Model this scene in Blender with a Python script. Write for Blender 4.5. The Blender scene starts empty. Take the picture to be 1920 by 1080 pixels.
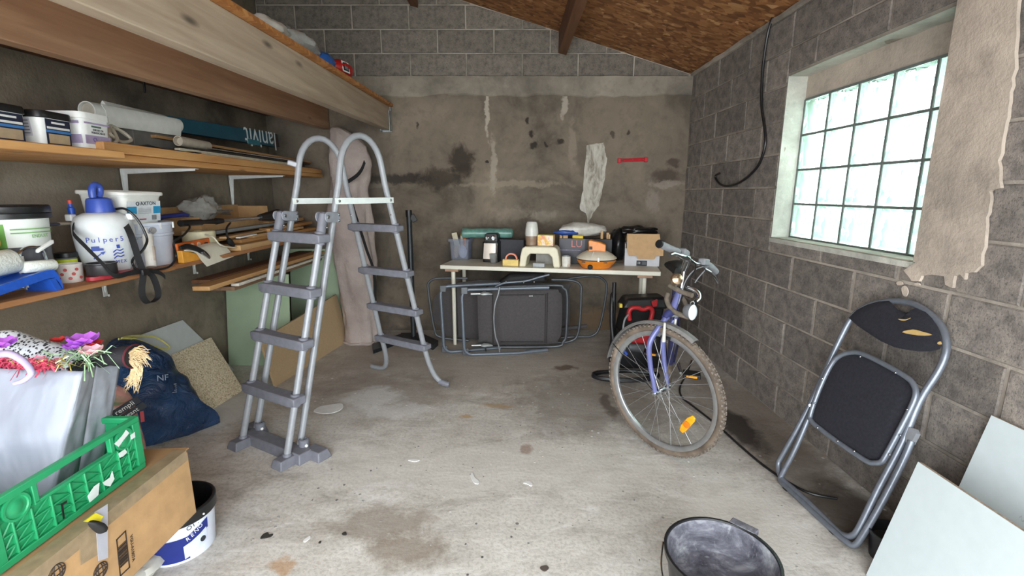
import bpy, bmesh, math, random
from mathutils import Vector as V, Matrix, Euler, noise as mnoise
R = math.radians
random.seed(7)
SC = bpy.context.scene
COL = SC.collection
# ------------------------------------------------------------------ camera
EYE = V((0, 0, 1.35)); FPX = 880.0; PITCH = R(11.43)
cam = bpy.data.cameras.new('camera'); cam.sensor_width = 36; cam.lens = 36 * FPX / 1920; cam.clip_start = .02
co = bpy.data.objects.new('camera', cam); COL.objects.link(co)
co.location = EYE; co.rotation_euler = (R(90) - PITCH, 0, 0); SC.camera = co
# ------------------------------------------------------------------ sky, exposure
w = bpy.data.worlds.new('sky'); SC.world = w; w.use_nodes = True
bg = w.node_tree.nodes['Background']; bg.inputs[0].default_value = (.90, .96, 1.0, 1); bg.inputs[1].default_value = 7.0
vs = SC.view_settings; vs.view_transform = 'Standard'; vs.look = 'None'; vs.gamma = 1; vs.exposure = 0.55; vs.use_curve_mapping = False
pl = bpy.data.lights.new('doorway_portal', 'AREA'); pl.shape = 'RECTANGLE'; pl.size = 3.45; pl.size_y = 2.25; pl.cycles.is_portal = True
po = bpy.data.objects.new('doorway_portal', pl); COL.objects.link(po); po.location = (-.275, -.48, 1.125); po.rotation_euler = (R(90), 0, 0)
# ------------------------------------------------------------------ survey helpers
CP, SP = math.cos(PITCH), math.sin(PITCH)
def ray(x, y):
    u, v = x - 960, 540 - y
    return V((u, FPX * CP + v * SP, -FPX * SP + v * CP))
def onZ(x, y, z=0.0): d = ray(x, y); return EYE + d * ((z - EYE.z) / d.z)
def onY(x, y, Y): d = ray(x, y); return EYE + d * (Y / d.y)
def onX(x, y, X): d = ray(x, y); return EYE + d * (X / d.x)
def onP(x, y, o, n): d = ray(x, y); return EYE + d * ((o - EYE).dot(n) / d.dot(n))
def proj(p):
    q = p - EYE; z = q.y * CP - q.z * SP
    return 960 + FPX * q.x / z, 540 - FPX * (q.y * SP + q.z * CP) / z
def at_row(a, b, y):
    lo, hi = 0.0, 1.0
    f = lambda t: proj(a.lerp(b, t))[1] - y
    s = f(lo) > f(hi)
    for _ in range(40):
        m = (lo + hi) / 2
        if (f(m) > 0) == s: lo = m
        else: hi = m
    return a.lerp(b, (lo + hi) / 2)
# ------------------------------------------------------------------ materials
def lin(c):
    c /= 255.0
    return c / 12.92 if c <= .04045 else ((c + .055) / 1.055) ** 2.4
def rgb(r, g, b): return (lin(r), lin(g), lin(b), 1)
class NT:
    def __init__(s, name):
        s.m = bpy.data.materials.new(name); s.m.use_nodes = True; s.t = s.m.node_tree
        s.b = s.t.nodes['Principled BSDF']; s.out = s.t.nodes['Material Output']
        s.tc = s.n('ShaderNodeTexCoord')
    def n(s, k, **kw):
        x = s.t.nodes.new(k)
        for a, b in kw.items(): setattr(x, a, b)
        return x
    def l(s, a, b): s.t.links.new(a, b)
    def put(s, sock, v):
        if hasattr(v, 'is_linked') or isinstance(v, bpy.types.NodeSocket): s.l(v, sock)
        else: sock.default_value = v
    def obj(s): return s.tc.outputs['Object']
    def mapping(s, vec, scale=(1, 1, 1), rot=(0, 0, 0), loc=(0, 0, 0)):
        m = s.n('ShaderNodeMapping'); s.l(vec, m.inputs[0]); m.inputs['Scale'].default_value = scale; m.inputs['Rotation'].default_value = rot; m.inputs['Location'].default_value = loc
        return m.outputs[0]
    def noise(s, scale, vec=None, detail=4, rough=.55, dist=0, out=0):
        x = s.n('ShaderNodeTexNoise'); s.l(vec or s.obj(), x.inputs['Vector'])
        x.inputs['Scale'].default_value = scale; x.inputs['Detail'].default_value = detail; x.inputs['Roughness'].default_value = rough; x.inputs['Distortion'].default_value = dist
        return x.outputs[out]
    def vor(s, scale, vec=None, feature='F1', out=0, rnd=1):
        x = s.n('ShaderNodeTexVoronoi', feature=feature); s.l(vec or s.obj(), x.inputs['Vector']); x.inputs['Scale'].default_value = scale; x.inputs['Randomness'].default_value = rnd
        return x.outputs[out]
    def ramp(s, f, stops, interp='LINEAR'):
        x = s.n('ShaderNodeValToRGB'); s.l(f, x.inputs[0]); e = x.color_ramp.elements; x.color_ramp.interpolation = interp
        while len(e) < len(stops): e.new(.5)
        for k, (p, c) in zip(e, stops):
            k.position = p; k.color = c if hasattr(c, '__len__') else (c, c, c, 1)
        return x.outputs[0]
    def mix(s, f, a, b, blend='MIX'):
        x = s.n('ShaderNodeMix', data_type='RGBA', blend_type=blend); s.put(x.inputs[0], f); s.put(x.inputs[6], a); s.put(x.inputs[7], b)
        return x.outputs[2]
    def math(s, op, a, b=0.0, clamp=False):
        x = s.n('ShaderNodeMath', operation=op, use_clamp=clamp); s.put(x.inputs[0], a); s.put(x.inputs[1], b)
        return x.outputs[0]
    def warped(s):
        if not hasattr(s, '_w'):
            nz = s.n('ShaderNodeTexNoise'); s.l(s.obj(), nz.inputs['Vector']); nz.inputs['Scale'].default_value = 7; nz.inputs['Detail'].default_value = 5; nz.inputs['Roughness'].default_value = .6
            a = s.n('ShaderNodeVectorMath', operation='SUBTRACT'); s.l(nz.outputs['Color'], a.inputs[0]); a.inputs[1].default_value = (.5, .5, .5)
            b = s.n('ShaderNodeVectorMath', operation='SCALE'); s.l(a.outputs[0], b.inputs[0]); b.inputs['Scale'].default_value = .13
            d = s.n('ShaderNodeVectorMath', operation='ADD'); s.l(s.obj(), d.inputs[0]); s.l(b.outputs[0], d.inputs[1]); s._w = d.outputs[0]
        return s._w
    def blob(s, c, r, amt=.5, nsc=6, edge=.35, rot=0.0):
        v = s.n('ShaderNodeVectorMath', operation='SUBTRACT'); s.l(s.warped(), v.inputs[0]); v.inputs[1].default_value = c
        vv = v.outputs[0]
        if rot: vv = s.mapping(vv, rot=(0, 0, rot))
        d = s.n('ShaderNodeVectorMath', operation='DIVIDE'); s.l(vv, d.inputs[0]); d.inputs[1].default_value = r
        ln = s.n('ShaderNodeVectorMath', operation='LENGTH'); s.l(d.outputs[0], ln.inputs[0])
        nz = s.noise(nsc, detail=6, rough=.7, dist=.6)
        k = s.math('ADD', ln.outputs['Value'], s.math('MULTIPLY', s.math('SUBTRACT', nz, .5), amt * 4.0))
        mr = s.n('ShaderNodeMapRange'); s.l(k, mr.inputs[0]); mr.inputs[1].default_value = 1 + edge; mr.inputs[2].default_value = 1 - edge; mr.inputs[3].default_value = 0; mr.inputs[4].default_value = 1
        return mr.outputs[0]
    def bump(s, h, strength=.4, dist=.01):
        b = s.n('ShaderNodeBump'); b.inputs['Strength'].default_value = strength; b.inputs['Distance'].default_value = dist; s.l(h, b.inputs['Height'])
        s.l(b.outputs[0], s.b.inputs['Normal'])
    def color(s, c): s.put(s.b.inputs['Base Color'], c)
MATS = {}
def M(name, c, rough=.5, metal=0.0, var=.10, scale=25.0, bump=0.0, bscale=None, stretch=(1, 1, 1), rnd=0.0):
    """plain procedural surface: colour with noise variation, optional bump"""
    if name in MATS: return MATS[name]
    n = NT(name); c = rgb(*c)
    vec = n.mapping(n.obj(), stretch)
    f = n.noise(scale, vec, 4)
    dk = tuple(max(0, x * (1 - var * 1.6)) for x in c[:3]) + (1,); lt = tuple(min(1, x * (1 + var)) for x in c[:3]) + (1,)
    cc = n.ramp(f, [(.3, dk), (.7, lt)])
    if rnd:
        oi = n.n('ShaderNodeObjectInfo')
        cc = n.mix(1.0, cc, n.ramp(oi.outputs['Random'], [(0, 1 - rnd), (1, 1)]), 'MULTIPLY')
    n.color(cc)
    n.b.inputs['Roughness'].default_value = rough; n.b.inputs['Metallic'].default_value = metal
    if bump: n.bump(n.noise(bscale or scale * 2, vec, 5), bump, .004)
    MATS[name] = n.m
    return n.m
def clear(name, tint=(235, 240, 245), solid=.28, rough=.15):
    if name in MATS: return MATS[name]
    n = NT(name); tr = n.n('ShaderNodeBsdfTransparent'); tr.inputs[0].default_value = rgb(*tint)
    n.color(n.ramp(n.noise(30), [(.3, rgb(*[x * .85 for x in tint])), (.7, rgb(*tint))])); n.b.inputs['Roughness'].default_value = rough
    mx = n.n('ShaderNodeMixShader'); mx.inputs[0].default_value = solid; n.l(tr.outputs[0], mx.inputs[1]); n.l(n.b.outputs[0], mx.inputs[2]); n.l(mx.outputs[0], n.out.inputs[0])
    MATS[name] = n.m
    return n.m
def wood(name, a, b, rough=.65, axis=1, knots=True, sc=1.0, rnd=.0):
    if name in MATS: return MATS[name]
    n = NT(name); st = [14 * sc, 14 * sc, 14 * sc]; st[axis] = .9 * sc
    v = n.mapping(n.obj(), tuple(st))
    f = n.noise(1.6, v, 6, .6, .6)
    c = n.ramp(f, [(.28, rgb(*b)), (.5, rgb(*[(x + y) / 2 for x, y in zip(a, b)])), (.72, rgb(*a))])
    if knots:
        st2 = [7.0, 7.0, 7.0]; st2[axis] = 2.2
        k = n.vor(1.0, n.mapping(n.obj(), tuple(st2)))
        c = n.mix(n.ramp(k, [(.06, .85), (.14, 0)]), c, rgb(*[x * .45 for x in b]))
    if rnd:
        oi = n.n('ShaderNodeObjectInfo'); c = n.mix(1.0, c, n.ramp(oi.outputs['Random'], [(0, 1 - rnd), (1, 1)]), 'MULTIPLY')
    n.color(c); n.b.inputs['Roughness'].default_value = rough; n.bump(f, .25, .003)
    MATS[name] = n.m
    return n.m
# ------------------------------------------------------------------ mesh builder
class MB:
    def __init__(s): s.v = []; s.f = []
    def add(s, vs, fs):
        o = len(s.v); s.v += [V(p) for p in vs]; s.f += [[o + i for i in f] for f in fs]; return s
    def hexa(s, p): return s.add(p, [(0, 3, 2, 1), (4, 5, 6, 7), (0, 1, 5, 4), (1, 2, 6, 5), (2, 3, 7, 6), (3, 0, 4, 7)])
    def box(s, c, d, rot=None):
        c = V(c); x, y, z = [k / 2 for k in d]
        m = rot if rot is not None else Matrix.Identity(3)
        if isinstance(m, Euler): m = m.to_matrix()
        return s.hexa([c + m @ V(q) for q in ((-x, -y, -z), (x, -y, -z), (x, y, -z), (-x, y, -z), (-x, -y, z), (x, -y, z), (x, y, z), (-x, y, z))])
    def lohi(s, a, b): a = V(a); b = V(b); return s.box((a + b) / 2, [abs(k) for k in b - a])
    def prism(s, pts, off):
        pts = [V(p) for p in pts]; off = V(off); n = len(pts)
        return s.add(pts + [p + off for p in pts], [list(range(n))[::-1], list(range(n, 2 * n))] + [[i, (i + 1) % n, n + (i + 1) % n, n + i] for i in range(n)])
    def slab(s, pts, t):
        pts = [V(p) for p in pts]; n = (pts[1] - pts[0]).cross(pts[2] - pts[0]).normalized(); return s.prism(pts, n * t)
    def loft(s, rings, cap0=True, cap1=True, closed=False):
        n = len(rings[0]); o = []
        for r in rings: o += list(r)
        f = []
        K = len(rings)
        for k in range(K if closed else K - 1):
            a, b = k * n, ((k + 1) % K) * n
            f += [[a + i, a + (i + 1) % n, b + (i + 1) % n, b + i] for i in range(n)]
        if not closed:
            if cap0: f.append(list(range(n))[::-1])
            if cap1: f.append([(K - 1) * n + i for i in range(n)])
        return s.add(o, f)
    def tube(s, pts, r, n=10, closed=False, flat=1.0, up=None):
        pts = [V(p) for p in pts]; K = len(pts); rr = r if hasattr(r, '__len__') else [r] * K
        T = []
        for i in range(K):
            a = pts[(i - 1) % K] if (closed or i) else pts[0]; b = pts[(i + 1) % K] if (closed or i < K - 1) else pts[-1]
            T.append((b - a).normalized() if (b - a).length > 1e-9 else V((0, 0, 1)))
        u = V(up) if up else (V((0, 0, 1)) if abs(T[0].z) < .9 else V((1, 0, 0)))
        u = (u - T[0] * u.dot(T[0])).normalized(); rings = []
        for i in range(K):
            u = u - T[i] * u.dot(T[i])
            if u.length < 1e-6: u = T[i].orthogonal()
            u.normalize(); w_ = T[i].cross(u)
            rings.append([pts[i] + (u * math.cos(2 * math.pi * k / n) * flat + w_ * math.sin(2 * math.pi * k / n)) * rr[i] for k in range(n)])
        return s.loft(rings, closed=closed)
    def lathe(s, prof, n=28, c=(0, 0, 0), m=None, sx=1.0, sy=1.0, a0=0, a1=None, cap0=False, cap1=False):
        c = V(c); m = m or Matrix.Identity(3)
        if a1 is None:
            return s.loft([[c + m @ V((r * sx * math.cos(2 * math.pi * i / n), r * sy * math.sin(2 * math.pi * i / n), z)) for i in range(n)] for r, z in prof], cap0, cap1)
        vs = []; f = []
        for r, z in prof:
            for i in range(n + 1):
                a = a0 + (a1 - a0) * i / n; vs.append(c + m @ V((r * sx * math.cos(a), r * sy * math.sin(a), z)))
        for k in range(len(prof) - 1):
            for i in range(n): q = k * (n + 1) + i; f.append([q, q + 1, q + n + 2, q + n + 1])
        return s.add(vs, f)
    def sphere(s, c, r, n=16, k=10, sc=(1, 1, 1), m=None):
        c = V(c); m = m or Matrix.Identity(3); rings = []
        for j in range(1, k):
            t = math.pi * j / k
            rings.append([c + m @ V((r * sc[0] * math.sin(t) * math.cos(2 * math.pi * i / n), r * sc[1] * math.sin(t) * math.sin(2 * math.pi * i / n), -r * sc[2] * math.cos(t))) for i in range(n)])
        return s.loft(rings)
    def ribbon(s, pts, w_, side):
        pts = [V(p) for p in pts]; side = V(side).normalized(); o = []
        for i, p in enumerate(pts):
            ww = w_[i] if hasattr(w_, '__len__') else w_
            o += [p - side * ww / 2, p + side * ww / 2]
        return s.add(o, [[2 * i, 2 * i + 1, 2 * i + 3, 2 * i + 2] for i in range(len(pts) - 1)])
    def strap(s, pts, w_, t, side):
        """flat band with thickness"""
        pts = [V(p) for p in pts]; side = V(side).normalized(); rings = []
        for i, p in enumerate(pts):
            a = pts[max(i - 1, 0)]; b = pts[min(i + 1, len(pts) - 1)]; T = (b - a).normalized(); nn = T.cross(side).normalized() * t / 2; sd = side * w_ / 2
            rings.append([p - sd - nn, p + sd - nn, p + sd + nn, p - sd + nn])
        return s.loft(rings)
def cr(pts, k=6, closed=False):
    """Catmull-Rom smoothing"""
    pts = [V(p) for p in pts]; n = len(pts); out = []
    for i in range(n if closed else n - 1):
        g = (lambda j: pts[j % n]) if closed else (lambda j: pts[min(max(j, 0), n - 1)])
        a, b, c, d = g(i - 1), g(i), g(i + 1), g(i + 2)
        for q in range(k):
            t = q / k
            out.append(.5 * ((2 * b) + (c - a) * t + (2 * a - 5 * b + 4 * c - d) * t * t + (3 * b - a - 3 * c + d) * t ** 3))
    if not closed: out.append(pts[-1])
    return out
def rrect(w_, d, r, z=0.0, n=4):
    o = []
    for sx, sy, a in ((1, 1, 0), (-1, 1, 90), (-1, -1, 180), (1, -1, 270)):
        for i in range(n + 1):
            t = R(a + 90 * i / n); o.append(V((sx * (w_ / 2 - r) + r * math.cos(t), sy * (d / 2 - r) + r * math.sin(t), z)))
    return o
def frame(x, y):
    x = V(x).normalized(); z = x.cross(V(y)).normalized(); y = z.cross(x)
    return Matrix((x, y, z)).transposed()
def pillow(outline, nrm, front, back, rings=9, jit=0.0, nsc=6.0, center=None, power=.5, seed=0.0):
    """closed crumpled bag shape over a star-shaped outline"""
    outline = [V(p) for p in outline]; nrm = V(nrm).normalized(); n = len(outline)
    c = V(center) if center else sum(outline, V()) / n
    mb = MB(); R_ = []
    for sgn, th in ((1, front), (-1, back)):
        for k in (range(1, rings + 1) if sgn > 0 else range(rings - 1, 0, -1)):
            t = k / rings; row = []
            for p in outline:
                q = c.lerp(p, t); h = th * max(0, 1 - t ** 2.4) ** power
                q = q + nrm * h * sgn
                if jit:
                    e = jit * (min(1, (1 - t) * 4 + .25))
                    q = q + nrm * (e * (mnoise.noise(q * nsc + V((seed, 0, 0))) + .5 * mnoise.noise(q * nsc * 2.7 + V((0, seed, 0)))))
                row.append(q)
            R_.append(row)
    mb.loft(R_)
    return mb
ORG = {}
def mk(name, mb, mat, org, angle=38, bevel=0.0, seg=2, sub=0):
    me = bpy.data.meshes.new(name); me.from_pydata([p - org for p in mb.v], [], mb.f)
    bm = bmesh.new(); bm.from_mesh(me); bmesh.ops.recalc_face_normals(bm, faces=bm.faces); bm.to_mesh(me); bm.free()
    for p in me.polygons: p.use_smooth = True
    me.set_sharp_from_angle(angle=R(angle))
    me.materials.append(mat)
    o = bpy.data.objects.new(name, me); COL.objects.link(o); ORG[o.name] = V(org)
    if bevel:
        b = o.modifiers.new('bevel', 'BEVEL'); b.width = bevel; b.segments = seg; b.limit_method = 'ANGLE'; b.angle_limit = R(35)
    if sub:
        m = o.modifiers.new('subdivision', 'SUBSURF'); m.levels = sub; m.render_levels = sub
    return o
def tag(o, label=None, cat=None, group=None, kind=None):
    for k, v in (('label', label), ('category', cat), ('group', group), ('kind', kind)):
        if v: o[k] = v
    return o
def thing(name, loc, label, cat, group=None):
    o = bpy.data.objects.new(name, None); COL.objects.link(o); o.location = loc; o.empty_display_size = .05; ORG[o.name] = V(loc)
    return tag(o, label, cat, group)
def part(name, mb, mat, parent, label=None, **kw):
    o = mk(name, mb, mat, ORG[parent.name], **kw); o.parent = parent
    if label: o['label'] = label
    return o
def solo(name, mb, mat, label, cat, group=None, **kw):
    xs = [p.x for p in mb.v]; ys = [p.y for p in mb.v]; zs = [p.z for p in mb.v]
    org = V(((min(xs) + max(xs)) / 2, (min(ys) + max(ys)) / 2, min(zs)))
    o = mk(name, mb, mat, org, **kw); o.location = org
    return tag(o, label, cat, group)
def struct(name, mb, mat, **kw):
    return tag(mk(name, mb, mat, V((0, 0, 0)), **kw), kind='structure')
def lettering(txt, size, o, xd, yd, mat, parent, name='lettering', align='CENTER', label=None):
    cu = bpy.data.curves.new('type', 'FONT'); cu.body = txt; cu.size = size; cu.align_x = align; cu.align_y = 'CENTER'; cu.extrude = .0004; cu.resolution_u = 2
    tmp = bpy.data.objects.new('type', cu); COL.objects.link(tmp); bpy.context.view_layer.update()
    me = bpy.data.meshes.new_from_object(tmp.evaluated_get(bpy.context.evaluated_depsgraph_get()))
    bpy.data.objects.remove(tmp); bpy.data.curves.remove(cu)
    m = frame(xd, yd); o = V(o) + m.col[2] * .0008
    mb = MB(); mb.add([o + m @ v.co for v in me.vertices], [list(p.vertices) for p in me.polygons]); bpy.data.meshes.remove(me)
    return part(name, mb, mat, parent, label)
# ================================================================== THE ROOM
XL, XR, YB, YF = -2.27, 1.64, 4.55, -0.5
LEDGE = 2.385
def roof(x): return 2.415 + .294 * (XR - x)
# --- materials of the shell
def concrete_floor():
    n = NT('worn_concrete_floor')
    v = n.obj()
    big = n.noise(.9, v, 5, .6, .3); mid = n.noise(4, n.mapping(v, (1, 2.2, 1), (0, 0, .25)), 7, .68, .6); fine = n.noise(60, v, 5, .7)
    c = n.ramp(mid, [(.26, rgb(146, 139, 130)), (.45, rgb(194, 189, 181)), (.72, rgb(222, 219, 212))])
    c = n.mix(n.ramp(big, [(.38, 0.0), (.62, .55)]), c, rgb(212, 208, 200))
    c = n.mix(n.math('MULTIPLY', n.ramp(fine, [(.40, 0.75), (.52, 0.0)]), .35), c, rgb(104, 96, 88))
    dz = n.noise(2.6, n.mapping(v, (1, 1.4, 1), (0, 0, .5), (3, 1, 0)), 9, .72, .8)
    c = n.mix(n.ramp(dz, [(.54, 0), (.68, .7)]), c, rgb(232, 231, 228))
    c = n.mix(n.ramp(dz, [(.30, .6), (.42, 0)]), c, rgb(128, 119, 109))
    sw = n.noise(5, n.mapping(v, (.6, 5, 1), (0, 0, .12)), 6, .75, .5)
    c = n.mix(n.ramp(sw, [(.56, 0), (.75, .55)]), c, rgb(230, 229, 226))
    patches = [  # centre, radii, colour, rough edge, noise scale, opacity
        ((-.2, 3.75, 0), (1.6, .75, 9), (150, 138, 126), .45, 3.5, .6),
        ((.55, 2.9, 0), (.55, .45, 9), (116, 106, 96), .5, 5, .6),
        ((-.9, 3.0, 0), (.5, .35, 9), (128, 116, 104), .5, 5, .5),
        ((1.45, 2.75, 0), (.30, .75, 9), (128, 116, 104), .4, 4, .7),
        ((1.44, 2.25, 0), (.17, .55, 9), (112, 102, 92), .4, 5, .7),
        ((1.33, 2.52, 0), (.09, .26, 9), (42, 34, 28), .35, 7, .9),
        ((1.47, 1.78, 0), (.17, .25, 9), (70, 60, 50), .35, 6, .85),
        ((.62, 2.85, 0), (.035, .17, 9), (92, 80, 74), .45, 9, .8),
        ((.42, 3.5, 0), (.10, .05, 9), (92, 74, 58), .4, 10, .8),
        ((-.95, 2.95, 0), (.18, .16, 9), (226, 226, 226), .55, 8, .55),
        ((-.75, 2.75, 0), (.25, .10, 9), (224, 224, 224), .6, 9, .5),
        ((-1.75, 2.75, 0), (.18, .25, 9), (224, 224, 222), .6, 11, .6),
        ((-.05, 2.15, 0), (.9, .22, 9), (214, 210, 202), .5, 4, .5),
        ((-.55, 1.72, 0), (.20, .10, 9), (138, 126, 112), .45, 9, .7),
        ((-.4, 1.58, 0), (.14, .09, 9), (132, 118, 102), .45, 9, .7),
        ((-.85, 1.5, 0), (.05, .035, 9), (176, 130, 76), .5, 16, .6),
        ((-.28, 2.68, 0), (.05, .025, 9), (178, 140, 84), .5, 16, .7), ((-.1, 2.83, 0), (.09, .025, 9), (176, 142, 92), .5, 16, .6),
        ((.08, 2.3, 0), (.03, .04, 9), (140, 104, 84), .4, 16, .6),
        ((1.0, 1.75, 0), (.25, .3, 9), (222, 218, 210), .5, 5, .6),
    ]
    for ce, ra, co_, am, ns, op in patches:
        c = n.mix(n.math('MULTIPLY', n.blob(ce, ra, am, ns, .3), op), c, rgb(*co_))
    sp = n.vor(11, n.mapping(v, (1, 1, 0)))
    c = n.mix(n.math('MULTIPLY', n.ramp(sp, [(.05, .9), (.10, 0)]), n.ramp(n.noise(2.2, v), [(.48, 0), (.6, 1)])), c, rgb(232, 232, 230))
    sp2 = n.vor(19, n.mapping(v, (1, 1, 0), loc=(.3, .7, 0)))
    c = n.mix(n.math('MULTIPLY', n.ramp(sp2, [(.05, .8), (.09, 0)]), n.ramp(n.noise(3.2, v), [(.52, 0), (.62, 1)])), c, rgb(66, 60, 54))
    n.color(c); n.b.inputs['Roughness'].default_value = .82
    n.bump(n.math('ADD', mid, n.math('MULTIPLY', fine, .5)), .35, .008)
    return n.m
def render_wall(name, base, extra=(), dark=.62):
    n = NT(name); v = n.obj()
    a = n.noise(1.6, v, 6, .62, .5); b = n.noise(9, v, 6, .7); f = n.noise(55, v, 4, .7)
    bl = tuple(x * dark for x in base)
    c = n.ramp(a, [(.3, rgb(*bl)), (.5, rgb(*base)), (.72, rgb(*[min(255, x * 1.16) for x in base]))])
    c = n.mix(n.math('MULTIPLY', n.ramp(b, [(.3, .9), (.5, 0)]), .45), c, rgb(*[x * .62 for x in base]))
    c = n.mix(n.math('MULTIPLY', n.ramp(b, [(.58, 0), (.75, .9)]), .35), c, rgb(*[min(255, x * 1.3) for x in base]))
    for ce, ra, co_, am, ns, op in extra:
        c = n.mix(n.math('MULTIPLY', n.blob(ce, ra, am, ns, .3), op), c, rgb(*co_))
    n.color(c); n.b.inputs['Roughness'].default_value = .92
    n.bump(n.math('ADD', b, n.math('MULTIPLY', f, .4)), .5, .012)
    return n.m
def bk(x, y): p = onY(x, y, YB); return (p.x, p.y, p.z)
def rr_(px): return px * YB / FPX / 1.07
back_marks = []
for x, y, rx, ry, co_, am, ns, op in [
    (865, 300, 22, 26, (52, 44, 36), .5, 9, .85), (825, 335, 40, 20, (56, 48, 40), .55, 9, .8), (742, 335, 60, 9, (48, 42, 36), .5, 12, .85), (870, 318, 14, 12, (60, 50, 42), .4, 12, .7),
    (915, 210, 4, 50, (190, 180, 164), .5, 16, .75), (925, 310, 6, 50, (176, 166, 150), .55, 16, .6), (1057, 198, 5, 22, (184, 174, 160), .5, 16, .7), (1072, 270, 6, 45, (150, 138, 122), .5, 14, .6),
    (987, 224, 4, 5, (40, 34, 28), .2, 20, .9), (998, 249, 5, 7, (40, 34, 28), .2, 20, .9), (1001, 272, 7, 5, (40, 34, 28), .2, 20, .9), (1049, 265, 7, 5, (48, 40, 32), .2, 20, .9), (1024, 273, 3, 4, (44, 36, 30), .2, 20, .9),
    (1175, 250, 4, 4, (44, 38, 30), .2, 20, .8), (1150, 253, 4, 4, (50, 42, 34), .2, 20, .7), (913, 304, 3, 3, (36, 30, 26), .2, 20, .9), (781, 235, 3, 4, (44, 36, 30), .2, 20, .8),
    (1250, 330, 26, 14, (66, 56, 50), .5, 10, .7), (1262, 305, 12, 8, (60, 48, 44), .4, 12, .7),
    (700, 348, 40, 5, (168, 156, 140), .6, 18, .6), (960, 345, 90, 6, (158, 146, 128), .6, 18, .55), (1245, 345, 30, 7, (160, 150, 138), .6, 16, .6), (1225, 380, 12, 20, (158, 148, 136), .6, 16, .5),
    (960, 400, 40, 12, (150, 138, 122), .6, 14, .5), (1022, 405, 25, 10, (158, 148, 134), .6, 14, .5), (1100, 300, 22, 30, (92, 82, 72), .5, 9, .5),
    (930, 470, 160, 60, (62, 55, 48), .5, 4, .55), (1000, 590, 200, 60, (66, 58, 48), .5, 4, .5), (1130, 600, 60, 25, (150, 120, 88), .6, 9, .4),  # broad darker areas at and below table height
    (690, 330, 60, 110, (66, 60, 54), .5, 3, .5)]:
    back_marks.append((bk(x, y), (rr_(rx), 9, rr_(ry)), co_, am, ns, op))
m_floor = concrete_floor()
m_back = render_wall('cement_render_back', (122, 111, 97), back_marks)
lw = []
for y_, z_, ry, rz, co_, op in [(1.9, .75, .5, .12, (164, 150, 130), .55), (2.6, .6, .35, .10, (150, 136, 116), .5), (1.6, .55, .3, .1, (90, 78, 64), .6), (2.3, 1.3, .5, .12, (160, 152, 140), .45), (3.3, 1.25, .5, .14, (80, 72, 64), .5), (2.9, .8, .1, .06, (176, 164, 148), .6), (2.2, .42, .3, .08, (166, 154, 136), .4)]:
    lw.append(((XL, y_, z_), (9, ry, rz), co_, .5, 7, op))
m_left = render_wall('cement_render_left', (128, 117, 102), lw)
m_mortar = render_wall('mortar_joint', (174, 165, 152))
m_dark_mortar = render_wall('smeared_mortar', (168, 158, 146))
def block_mat(name, base, hue, rnd=.28):
    n = NT(name); v = n.obj(); oi = n.n('ShaderNodeObjectInfo')
    a = n.noise(3, n.mapping(v, loc=(0, 0, 0)), 5, .6); f = n.noise(120, v, 4, .75); g = n.noise(18, v, 6, .7)
    c = n.ramp(g, [(.3, rgb(*[x * .72 for x in base])), (.5, rgb(*base)), (.72, rgb(*hue))])
    c = n.mix(n.ramp(f, [(.34, .7), (.46, 0)]), c, rgb(*[x * .5 for x in base]))
    c = n.mix(1.0, c, n.ramp(oi.outputs['Random'], [(0, 1 - rnd), (1, 1)]), 'MULTIPLY')
    n.color(c); n.b.inputs['Roughness'].default_value = .95; n.bump(n.math('ADD', f, g), .6, .006)
    return n.m
m_block = block_mat('concrete_block_gable', (134, 126, 116), (152, 143, 132), .18)
m_block_r = block_mat('concrete_block_side', (144, 135, 128), (172, 162, 150), .36)
m_patch = render_wall('pale_render', (186, 172, 158), dark=.86)
m_pale = render_wall('window_render', (198, 196, 186), dark=.8)
m_osb = NT('osb_board')
def osb(n, lo, mid, hi):
    v = n.obj(); cs = []
    for k, (rot, off) in enumerate(((.5, 0), (-.7, 3.1), (1.4, 7.7))):
        vv = n.mapping(v, (11, 30, 30), (0, 0, rot), (off, off, 0))
        cs.append(n.vor(1.0, vv, out=1))
    s1 = n.ramp(n.noise(9, v, 2), [(.46, 0), (.5, 1)]); s2 = n.ramp(n.noise(8, n.mapping(v, loc=(5, 2, 1)), 2), [(.5, 0), (.54, 1)])
    c = n.mix(s2, n.mix(s1, cs[0], cs[1]), cs[2])
    sx = n.n('ShaderNodeSeparateColor'); n.l(c, sx.inputs[0])
    f = sx.outputs[0]
    col = n.ramp(f, [(0, rgb(*lo)), (.3, rgb(*[(a + b) / 2 for a, b in zip(lo, mid)])), (.62, rgb(*mid)), (.93, rgb(*[(a * .6 + b * .4) for a, b in zip(mid, hi)])), (1, rgb(*hi))])
    n.color(n.mix(n.math('MULTIPLY', n.noise(2.5, v, 3), .45), col, rgb(*lo))); n.b.inputs['Roughness'].default_value = .7; n.bump(f, .3, .003)
    return n.m
m_osb = osb(m_osb, (104, 66, 36), (164, 110, 64), (214, 170, 118))
m_osb2 = osb(NT('osb_deck'), (150, 96, 48), (190, 130, 72), (216, 164, 104))
m_beam = wood('roof_timber', (128, 88, 60), (92, 58, 38))
m_joist = wood('weathered_joist', (186, 170, 150), (154, 136, 116))
m_joist2 = wood('pine_joist', (184, 150, 120), (148, 112, 86))
m_pine = wood('pine_shelf', (206, 160, 104), (176, 122, 70))
m_pine2 = wood('raw_pine', (214, 176, 128), (186, 142, 94), knots=False, rnd=.15)
m_galv = M('galvanised_steel', (150, 156, 158), .4, .8, .15, 30)
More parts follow.
